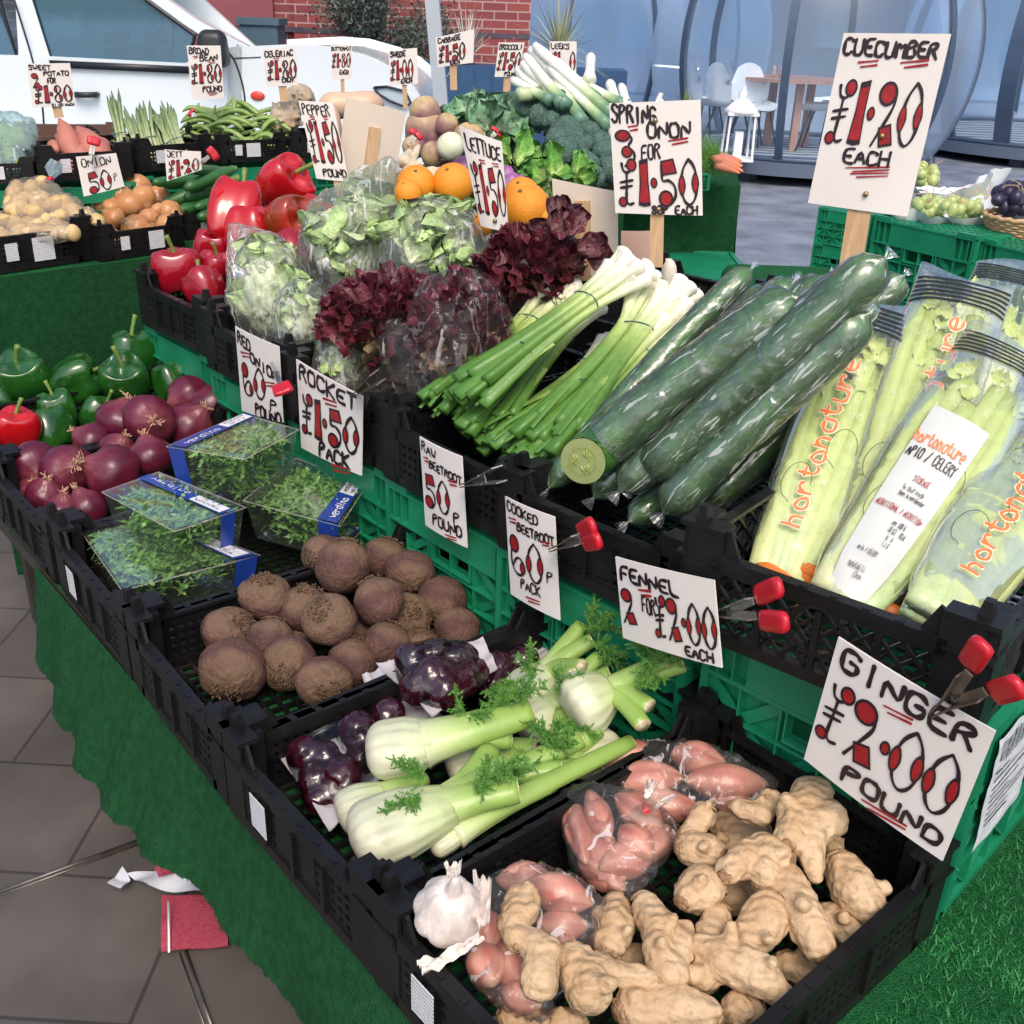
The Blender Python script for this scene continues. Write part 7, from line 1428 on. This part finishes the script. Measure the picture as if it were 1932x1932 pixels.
for u in (215, 285): P = [bgp(u-22, 128, D0+.5), bgp(u+14, 128, D0+.5), bgp(u+4, 62, D0+.5), bgp(u-18, 66, D0+.5)]; bgpoly(m, [(u-26, 175), (u+24, 175), (u+8, 88), (u-16, 90)], D0+.4, .45)
m.build('seats', M['seat'], t); m = MB()
for u in (208, 283): bgpoly(m, [(u-14, 88), (u+8, 86), (u+8, 60), (u-12, 62)], D0+.45, .3)
m.build('headrests', M['seat'], t)
c = bgp(310, 85, D0+.5); m = MB(); m.tube([c+(r0*.3+V((0, 0, .95))).normalized()*.17*cos(a)+h0*.17*sin(a) for a in [2*pi*k/20 for k in range(21)]], .012, 6, cap=False); m.build('steering_wheel', M['carblack'], t)
m = MB(); c = bgp(402, 92, D0-.12); m.box(c, (.19, .16, .21), Matrix.Rotation(-YAW, 3, 'Z'), 0, .82); mm = m.build('wing_mirror', M['carblack'], t); md = mm.modifiers.new('b', 'BEVEL'); md.width = .05; md.segments = 5
m = MB(); P = [bgp(425, 130, D0-.005), bgp(412, 70, D0-.004)]
for pts in ([(27, 0), (63, 119), (80, 200), (85, 300)], [(400, 77), (430, 98), (447, 125), (462, 187), (465, 300)]): m.tube(smoothpath([bgp(u, v, D0-.001) for u, v in pts], 6), .006, 6)
m.beam(bgp(95, 120, D0-.01), bgp(356, 132, D0-.01), .04, .03, h0); m.tube([bgp(443, 110, D0-.001), bgp(492, 108, D0+.0)], .004, 5); m.build('door_seam', M['carblack'], t)
m = MB(); a, b = bgp(142, 179, D0-.04), bgp(178, 179, D0-.04); m.tube([a+h0*.05, a, lerp(a, b, .5)-h0*.01, b, b+h0*.05], .022, 10, sq=.8); m.build('door_handle', M['carblack'], t)
m = MB(); m.ell(bgp(486, 181, D0-.005), (.045, .012, .028), Matrix.Rotation(-YAW, 3, 'Z'), 14, 8); m.build('side_marker', M['marker'], t)
m = MB(); bgpoly(m, [(705, 165), (730, 163), (765, 172), (776, 195), (760, 200), (735, 190), (715, 178)], D0-.02, .3); m.build('headlight', M['lamp'], t, False)
m = MB(); m.tube([bgp(u, v, D0-.03) for u, v in ((705, 165), (730, 163), (765, 172), (776, 195), (760, 200), (735, 190), (715, 178), (705, 165))], .008, 6); m.build('headlight_trim', M['carblack'], t)
m = MB(); m.add([bgp(495, 101, D0+.1), bgp(373, 36, D0+.2), bgp(373, 36, D0+1.5), bgp(495, 101, D0+1.6)], [(0, 1, 2, 3)]); m.build('windscreen', M['carglass'], t, False)
m = MB(); bgpoly(m, [(445, 84), (470, 98), (505, 106), (480, 107)], D0+.02, .04); m.build('wiper_cowl', M['carblack'], t, False)
zc_ = .36
for u in (640, -190):
    c = bgp(u, 300, D0); c.z = zc_; wh = MB(); wh.tube([c-h0*.02, c+h0*.2], .36, 28); w_ = wh.build('wheel', M['tyre'], t); MB().tube([c-h0*.026, c-h0*.015], .22, 20).build('rim', M['rim'], w_)
# brick building
def brick(name):
    mt = mat(name, (.30, .07, .06), rough=.8); nt = mt.node_tree; N = nt.nodes; L = nt.links; b = N['Principled BSDF']; tc = N.new('ShaderNodeTexCoord'); mp = N.new('ShaderNodeMapping'); mp.inputs['Rotation'].default_value = (pi/2, 0, 0)
    L.new(tc.outputs['Object'], mp.inputs[0]); br = N.new('ShaderNodeTexBrick'); br.inputs['Scale'].default_value = 1; br.inputs['Brick Width'].default_value = .23; br.inputs['Row Height'].default_value = .078; br.inputs['Mortar Size'].default_value = .007
    br.inputs['Color1'].default_value = (.30, .065, .06, 1); br.inputs['Color2'].default_value = (.22, .05, .055, 1); br.inputs['Mortar'].default_value = (.42, .28, .27, 1); L.new(mp.outputs[0], br.inputs[0]); L.new(br.outputs[0], b.inputs['Base Color']); return mt
M['brick'] = brick('brick'); M['bluebrick'] = mat('bluebrick', (.05, .045, .07), (.09, .07, .10), sc=4, rough=.6); M['smooth_brick'] = mat('smooth_brick', (.28, .08, .09), (.24, .07, .08), sc=2, rough=.7)
DB = 11.0; Ob = CAM+h0*DB; Ob.z = 0; t = thing('brick_building', 'red brick building with a band of dark blue bricks, behind the car', 'building', Ob); t.rotation_euler = (0, 0, -YAW); ORG[t.name] = V((0, 0, 0))
kx = DB/cos(0)/FP*1.11; X = lambda u: (bgp(u, 60, DB)-Ob).dot(r0); zz = lambda v: bgp(600, v, DB).z
m = MB(); m.bx(X(340), X(560), .0, .6, 0, 5); m.bx(X(560), X(642), -.12, .6, 0, 5); m.bx(X(642), X(1000), .35, .9, 0, 5); m.bx(X(-500), X(340), .5, 1.0, 0, 5); m.build('wall', M['brick'], t, False)
m = MB(); m.bx(X(395), X(520), -.06, .0, 0, 5); m.build('pilaster', M['smooth_brick'], t, False)
m = MB(); z0, z1 = zz(62), zz(52); n = 10
for i in range(14): u0_, u1_ = 500+i*15, 500+i*15+13; dd = -.125 if u0_ > 560 else -.065; 
for a, b, dd in ((395, 560, -.064), (560, 642, -.126), (642, 1000, .345)):
    k = X(a)
    m = MB()
    while k < X(b)-.02: m.bx(k+.004, min(k+.225, X(b)), dd, dd+.06, z0, z1); k += .235
    m.build('brick_band', M['bluebrick'], t, False)
M['cabinet'] = mat('cabinet', (.07, .13, .17), rough=.5); m = MB(); P = bgp(495, 45, 9.4); m.box((P.x, P.y, P.z/2), (.30, .3, P.z), Matrix.Rotation(-YAW, 3, 'Z')); m.box((P.x, P.y, P.z+.02), (.34, .34, .05), Matrix.Rotation(-YAW, 3, 'Z')); m.build('utility_cabinet', M['cabinet'], None, False, label='blue grey metal cabinet between the car and the brick wall', cat='cabinet')
# tree
M['treeleaf'] = mat('treeleaf', (.045, .07, .055), (.09, .125, .10), sc=2.5, rough=.6, c3=(.15, .19, .16), w3=.6); M['bark'] = mat('bark', (.09, .07, .06), rough=.9)
bt = bgp(722, 130, 10.0); bt.z = 0; t = thing('olive_tree', 'grey green olive tree in front of the brick wall', 'tree', bt); rg = random.Random(8); m = MB(); top = V((bt.x, bt.y, 1.9))
m.tube(smoothpath([bt, bt+V((.02, 0, .6)), bt+V((-.03, .02, 1.2)), top], 4), [.08]*8+[.05]*5, 10)
br_ = []
for i in range(26):
    a = rg.uniform(0, 6.28); s_ = bt+V((0, 0, rg.uniform(.75, 1.8))); e = s_+V((cos(a)*rg.uniform(.25, .6), sin(a)*rg.uniform(.25, .55), rg.uniform(.1, .7))); m.tube(smoothpath([s_, lerp(s_, e, .5)+V((0, 0, -.04)), e], 3), [.025, .02, .016, .012, .01, .008, .005], 5); br_.append((s_, e))
m.build('trunk', M['bark'], t)
m = MB()
for i in range(9500):
    s_, e = br_[rg.randrange(len(br_))]; p = lerp(s_, e, rg.uniform(.35, 1.15))+V((rg.gauss(0, .10), rg.gauss(0, .10), rg.gauss(0, .09))); d = V((rg.gauss(0, 1), rg.gauss(0, 1), rg.gauss(.3, 1))).normalized(); x = d.cross(V((rg.gauss(0, 1), rg.gauss(0, 1), rg.gauss(0, 1)))).normalized()*.008; l = rg.uniform(.03, .065)
    m.add([p, p+d*l*.5+x, p+d*l, p+d*l*.5-x], [(0, 1, 2, 3)])
m.build('crown', M['treeleaf'], t, False)
# navy planter boxes with spiky grasses
M['navy'] = mat('navy', (.018, .065, .15), (.022, .075, .17), sc=3, rough=.5)
def planter(u0_, u1_, vt, D, lab):
    A = bgp(u0_, vt, D); B_ = bgp(u1_, vt, D); c = (A+B_)/2; w_ = (A-B_).length; t = thing('planter', lab, 'planter', V((c.x, c.y, 0)), 'navy planters'); m = MB(); R = Matrix.Rotation(-YAW, 3, 'Z'); q = c+h0*.2
    m.box((q.x, q.y, A.z/2), (w_, .4, A.z), R); m.build('box', M['navy'], t, False); m = MB(); n = int(w_/.12)
    for i in range(n): p = lerp(A, B_, (i+.5)/n)-h0*.004; m.box((p.x, p.y, A.z/2), (.105, .008, A.z-.06), R)
    m.build('boards', M['navy'], t, False); return t
planter(655, 815, 112, 9.0, 'navy boarded planter behind the bonnet of the car'); planter(832, 1185, 122, 8.6, 'long navy boarded planter in front of the glass pods')
M['spike'] = vmat('spike', rough=.6, amt=.2)
for u, v, sz, n, cl, lab in ((880, 105, .50, 70, (.42, .40, .33), 'pale dry cordyline with arching leaves'), (1055, 95, .60, 80, (.34, .36, .20), 'yellow green cordyline with long spiky leaves'), (1290, 210, .3, 50, (.16, .26, .08), 'small spiky plant by the white lantern')):
    c = bgp(u, v+12, 8.8 if u < 1200 else 9.3); t = thing('cordyline', lab, 'plant', c); rg = random.Random(int(u)); m = MB()
    for i in range(n):
        a = rg.uniform(0, 6.28); til = rg.uniform(.1, 1.5); d = V((cos(a)*sin(til), sin(a)*sin(til), cos(til))); L_ = sz*rg.uniform(.7, 1.1); x = d.cross(V((0, 0, 1))).normalized()*.012; b0 = len(m.v); k_ = rg.uniform(.6, 1.4)
        for k in range(6): f = k/5; p = c+d*L_*f-V((0, 0, 1))*L_*.35*f*f*sin(til); m.v += [tuple(p-x*(1-f)*.9), tuple(p+x*(1-f)*.9)]; m.c[b0+2*k] = m.c[b0+2*k+1] = tuple(q*k_ for q in cl)
        fs = [(b0+2*k, b0+2*k+1, b0+2*k+3, b0+2*k+2) for k in range(5)]; m.f += fs; m.m += [0]*5
    m.build('leaves', M['spike'], t)
# pale tent pole
M['pole'] = mat('pole', (.42, .47, .52), rough=.5); a = bgp(812, -40, 5.2); b = bgp(832, 190, 5.2); d = (a-b).normalized(); m = MB(); m.beam(b-d*1.6, a+d*1.2, .062, .062, h0); o_ = m.build('tent_pole', M['pole'], None, False, label='pale grey square tent pole leaning beside the cabbage card', cat='pole')
# ---------------- glass dining pods ----------------
M['podglass'] = film('podglass', tint=(.90, .96, 1.0), body=.07, bcol=(.62, .78, .95), rough=.35, bump=.02, bsc=3, fres=1.3, gl=.03, glint=.1, gk=.3); M['podback'] = film('podback', tint=(.75, .88, 1.0), body=.38, bcol=(.62, .76, .93), rough=.4, bump=.02, bsc=3, fres=1.3, gl=.04, glint=.38, gk=.3)
M['podframe'] = mat('podframe', (.05, .08, .135), (.065, .10, .16), sc=3, rough=.4); M['podbase'] = mat('podbase', (.10, .13, .19), rough=.5); M['rug'] = None
M['rug'] = mat('rug', (.5, .52, .58), rough=.9); nt = M['rug'].node_tree; wv = nt.nodes.new('ShaderNodeTexWave'); wv.wave_type = 'BANDS'; wv.bands_direction = 'DIAGONAL'; wv.inputs['Scale'].default_value = 5; wv.inputs['Distortion'].default_value = 3; rp = nt.nodes.new('ShaderNodeValToRGB'); rp.color_ramp.elements[0].color = (.10, .11, .14, 1); rp.color_ramp.elements[1].color = (.5, .52, .56, 1); nt.links.new(wv.outputs[0], rp.inputs[0]); nt.links.new(rp.outputs[0], nt.nodes['Principled BSDF'].inputs['Base Color'])
def pod(c, R, lab, az0=0, door=True, zc=1.25, ribs=None, group='glass dining pods', wide=.04):
    """c on the ground; dome = sphere cut by a round platform"""
    t = thing('dining_pod', lab, 'pod', c, group); O = c+V((0, 0, zc)); zb = .24; tb_ = math.acos(max(-1, (zb-zc)/R)); rb = sqrt(R*R-(zb-zc)**2); Rz = lambda a: V((cos(a), sin(a), 0))
    face = atan2(-h0.y, -h0.x)
    for nm, a0, a1, mt in (('front_pane', face-1.15, face+1.15, 'podglass'), ('back_pane', face+1.15, face+2*pi-1.15, 'podback')):
        m = MB(); m.grid(lambda s, q: O+Rz(lerp(a0, a1, s))*R*sin(tb_*(.04+.96*q))+V((0, 0, R*cos(tb_*(.04+.96*q)))), 36, 30); m.build(nm, M[mt], t)
    for a in (ribs if ribs is not None else [face+az0+k*pi/3.2 for k in range(-3, 4)]):
        m = MB(); dr = Rz(a); tn = Rz(a+pi/2); n = 30; vs = []
        for k in range(n+1):
            th_ = tb_*k/n; p = O+dr*R*sin(th_)+V((0, 0, R*cos(th_))); nn = (p-O).normalized(); w_ = wide
            vs += [p-tn*w_-nn*.02, p+tn*w_-nn*.02, p+tn*w_+nn*.02, p-tn*w_+nn*.02]
        fs = [(4*k+i, 4*k+(i+1) % 4, 4*k+4+(i+1) % 4, 4*k+4+i) for k in range(n) for i in range(4)]; m.add(vs, fs); rb_ = m.build('rib', M['podframe'], t, False)
    m = MB(); m.tube([c+V((0, 0, .10)), c+V((0, 0, .235))], rb+.06, 48); m.build('platform', M['podbase'], t, True, ang=40)
    m = MB(); m.tube([c+V((0, 0, .236)), c+V((0, 0, .245))], rb-.05, 48); m.build('rug', M['rug'], t, False)
    for k in range(8): q = c+Rz(k*pi/4+.2)*(rb-.25); m = MB(); m.bx(q.x-.08, q.x+.08, q.y-.08, q.y+.08, 0, .10); m.build('foot', M['podbase'], t, False)
    m = MB(); m.tube([O+Rz(a)*R*sin(tb_)*1.005+V((0, 0, R*cos(tb_)+.02)) for a in [2*pi*k/60 for k in range(61)]], .035, 6, cap=False); m.build('sill', M['podframe'], t)
    return t, O
DP = 12.6; cx = (1232+1790)/2; c = bgp(cx, 320, DP); c.z = 0; c = c+h0*.3; Rp = (bgp(1808, 100, DP)-bgp(1212, 100, DP)).length/2*1.03
def azof(u, D, side=1):    # azimuth on the dome of the rib seen at picture column u at half height
    q = (bgp(u, 150, D)-c).dot(r0)/Rp; return atan2(-h0.y, -h0.x)+math.asin(max(-1, min(1, q)))
face = atan2(-h0.y, -h0.x)
pod1, O1 = pod(c, Rp, 'large glass dining pod with white chairs round a wooden table', zc=1.25, ribs=[face-1.05, face-.36, face+.62, face+1.25, face+pi-.5, face+pi+.5])
# furniture in the pod
M['chairw'] = mat('chairw', (.84, .87, .90), rough=.35); M['legb'] = mat('legb', (.02, .025, .035), rough=.5); M['tablew'] = mat('tablew', (.42, .22, .17), (.50, .28, .22), sc=6, rough=.5, stretch=(6, 1, 1))
FZ = .246
def chair(u, v, dd, yaw, lab, first=[None]):
    p = bgp(u, v, DP+dd); p = V((p.x, p.y, FZ))
    if first[0]: t = copy_tree(first[0])
    else:
        t = first[0] = thing('dining_chair', '', 'chair', (0, 0, 0)); m = MB()
        def shell(s, q):
            a = (s-.5)*2
            if q < .45: k = q/.45; return V((a*.22*(.8+.2*k), -.22+.40*k, .45-.02*(1-a*a)+.02*k*k+.05*abs(a)**3))
            k = (q-.45)/.55; w_ = .22*(1-.55*max(0, k-.55)**1.5*2.2); return V((a*w_, .18+.05*k+.10*(1-a*a)*.5*(1-k)-.03*abs(a)*(1-k), .47+.42*k-.05*abs(a)**2*(k > .6)*1))
        m.grid(shell, 15, 22); m.grid(lambda s, q: shell(1-s, q)-V((0, -.012, .012)), 15, 22); m.build('shell', M['chairw'], t)
        for x in (-1, 1):
            for y in (-1, 1): MB().tube([(x*.12, y*.1+.0, .43), (x*.21, y*.2, .0)], [.013, .009], 8).build('leg', M['legb'], t)
    t.location = p; t.rotation_euler = (0, 0, yaw-YAW); t.scale = (1, 1, 1); tag(t, lab, 'chair', 'white shell chairs in the pod'); return t
# local +Y is the back of the chair; r0 is +X of the picture
chair(1328, 240, .2, pi/2+.3, 'white chair next to the pod wall, seen from behind, outermost'); chair(1372, 245, .0, pi/2+.5, 'white chair turned away, second from the pod wall'); chair(1402, 240, .6, pi/2, 'white chair behind the dark pod bar')
chair(1420, 250, -.2, .35, 'white chair facing the pod bar, seat showing'); chair(1545, 250, .0, -pi/2-.4, 'white chair in profile on the far side of the table'); chair(1560, 245, .8, -pi/2+.3, 'white chair behind the one in profile')
p = bgp(1478, 245, DP+.25); p.z = FZ; t = thing('dining_table', 'round wooden table with a thick leg inside the pod', 'table', p); MB().tube([p+V((0, 0, .71)), p+V((0, 0, .745))], .60, 40).build('table_top', M['tablew'], t, True, ang=40)
for sx, sy in ((.05, -.32), (-.12, .25), (.3, .2)): q = p+r0*sx+h0*sy; MB().beam(q, q+V((0, 0, .71)), .08, .08, r0).build('leg', M['tablew'], t, False)
for k, (u, cl) in enumerate(((1460, 'chairw'), (1474, 'chairw'))):
    q = bgp(u, 139, DP+.2); q.z = FZ+.745; m = MB(); m.tube([q, q+V((0, 0, .05)), q+V((0, 0, .07)), q+V((0, 0, .10)), q+V((0, 0, .12))], [.022, .018, .012, .02, .008], 12); m.build('shaker', M['squash'], None, label=('pale pepper mill on the pod table' if k else 'pale salt mill on the pod table, beside its twin'), cat='mill')
def lantern(u, v, dd, h, lab):
    q = bgp(u, v, DP+dd); q.z = FZ; t = thing('lantern', lab, 'lantern', q, 'white lanterns'); w_ = h*.19; R = Matrix.Rotation(-YAW, 3, 'Z'); m = MB()
    for x in (-1, 1):
        for y in (-1, 1): e = q+r0*x*w_+h0*y*w_; f = q+r0*x*w_*.9+h0*y*w_*.9+V((0, 0, h*.62)); m.beam(e, f, .022, .022, r0)
    m.box(q+V((0, 0, .015)), (w_*2.2, w_*2.2, .03), R); m.box(q+V((0, 0, h*.63)), (w_*2.3, w_*2.3, .025), R); m.build('frame', M['white'], t, False)
    m = MB(); m.tube([q+V((0, 0, h*.64)), q+V((0, 0, h*.70)), q+V((0, 0, h*.80)), q+V((0, 0, h*.84)), q+V((0, 0, h*.90)), q+V((0, 0, h*.93)), q+V((0, 0, h))], [w_*1.4, w_*1.15, w_*.6, w_*.3, w_*.4, w_*.2, w_*.1], 16); m.build('roof', M['white'], t)
    m = MB(); m.box(q+V((0, 0, h*.2)), (w_*.6, w_*.6, h*.38), R); m.build('candle', M['chairw'], t, False)
lantern(1392, 270, -1.1, .72, 'tall white lantern standing by the dark pod bar'); lantern(1241, 240, -1.0, .6, 'white lantern whose roof shows above the spring onion card')
M['led'] = mat('led', (.9, .85, .8), rough=.4, emis=(1, .9, .85, 2.0)); MB().beam(bgp(1234, 123, DP+1.0), bgp(1318, 130, DP+1.0), .02, .02).build('light_strip', M['led'], None, False, label='thin lit strip glowing inside the pod near the white chairs', cat='light')
def pod2(u, D, R, lab, **k): q = bgp(u, 200, D); q.z = 0; return pod(q, R, lab, **k)
pod2(985, 16.0, 2.2, 'glass pod behind the cordylines', zc=1.15, ribs=[face-.85, face+.85], wide=.03); pod2(1180, 18.5, 2.2, 'far glass pod with reddish reflections', zc=1.15, wide=.02, ribs=[face-.5, face+.7])
pod2(2015, 15.5, 2.3, 'dark framed pod at the picture edge', zc=1.15, ribs=[face-1.5, face-1.1, face-.75, face-.35], wide=.10); pod2(1960, 19.5, 2.3, 'dark framed pod behind the one at the edge', zc=1.15, ribs=[face-1.4, face-1.0, face-.6], wide=.10)
# low dark building and red wall far behind the pods
M['farwall'] = mat('farwall', (.045, .05, .075), (.07, .06, .08), sc=.8, rough=.8); M['farred'] = mat('farred', (.22, .06, .07), (.16, .05, .06), sc=.6, rough=.8)
def farb(u0_, u1_, D, h, mm, lab, nm='building'):
    A = bgp(u0_, 50, D); B_ = bgp(u1_, 50, D); c = (A+B_)/2+h0*2; m = MB(); R = Matrix.Rotation(-YAW, 3, 'Z'); w_ = (A-B_).length; t = thing(nm, lab, 'building', V((c.x, c.y, 0)))
    m.box((c.x, c.y, h/2), (w_, 4, h), R); m.build('wall', M[mm], t, False)
    m = MB(); n = max(2, int(w_/2.2))
    for i in range(n): q = lerp(A, B_, (i+.5)/n)-h0*.02; m.box((q.x, q.y, 1.5), (1.2, .06, 1.3), R)
    m.build('window', M['carglass'], t, False); m = MB(); q = c; m.box((q.x, q.y, h+.1), (w_+.3, 4.3, .2), R); m.build('roof', M['podframe'], t, False)
farb(820, 1500, 30, 3.2, 'farwall', 'low dark building far behind the glass pods'); farb(1180, 1330, 25, 2.2, 'farred', 'red brick block behind the pods'); farb(1500, 2500, 32, 4.0, 'farwall', 'dark grey building beyond the furthest pods')
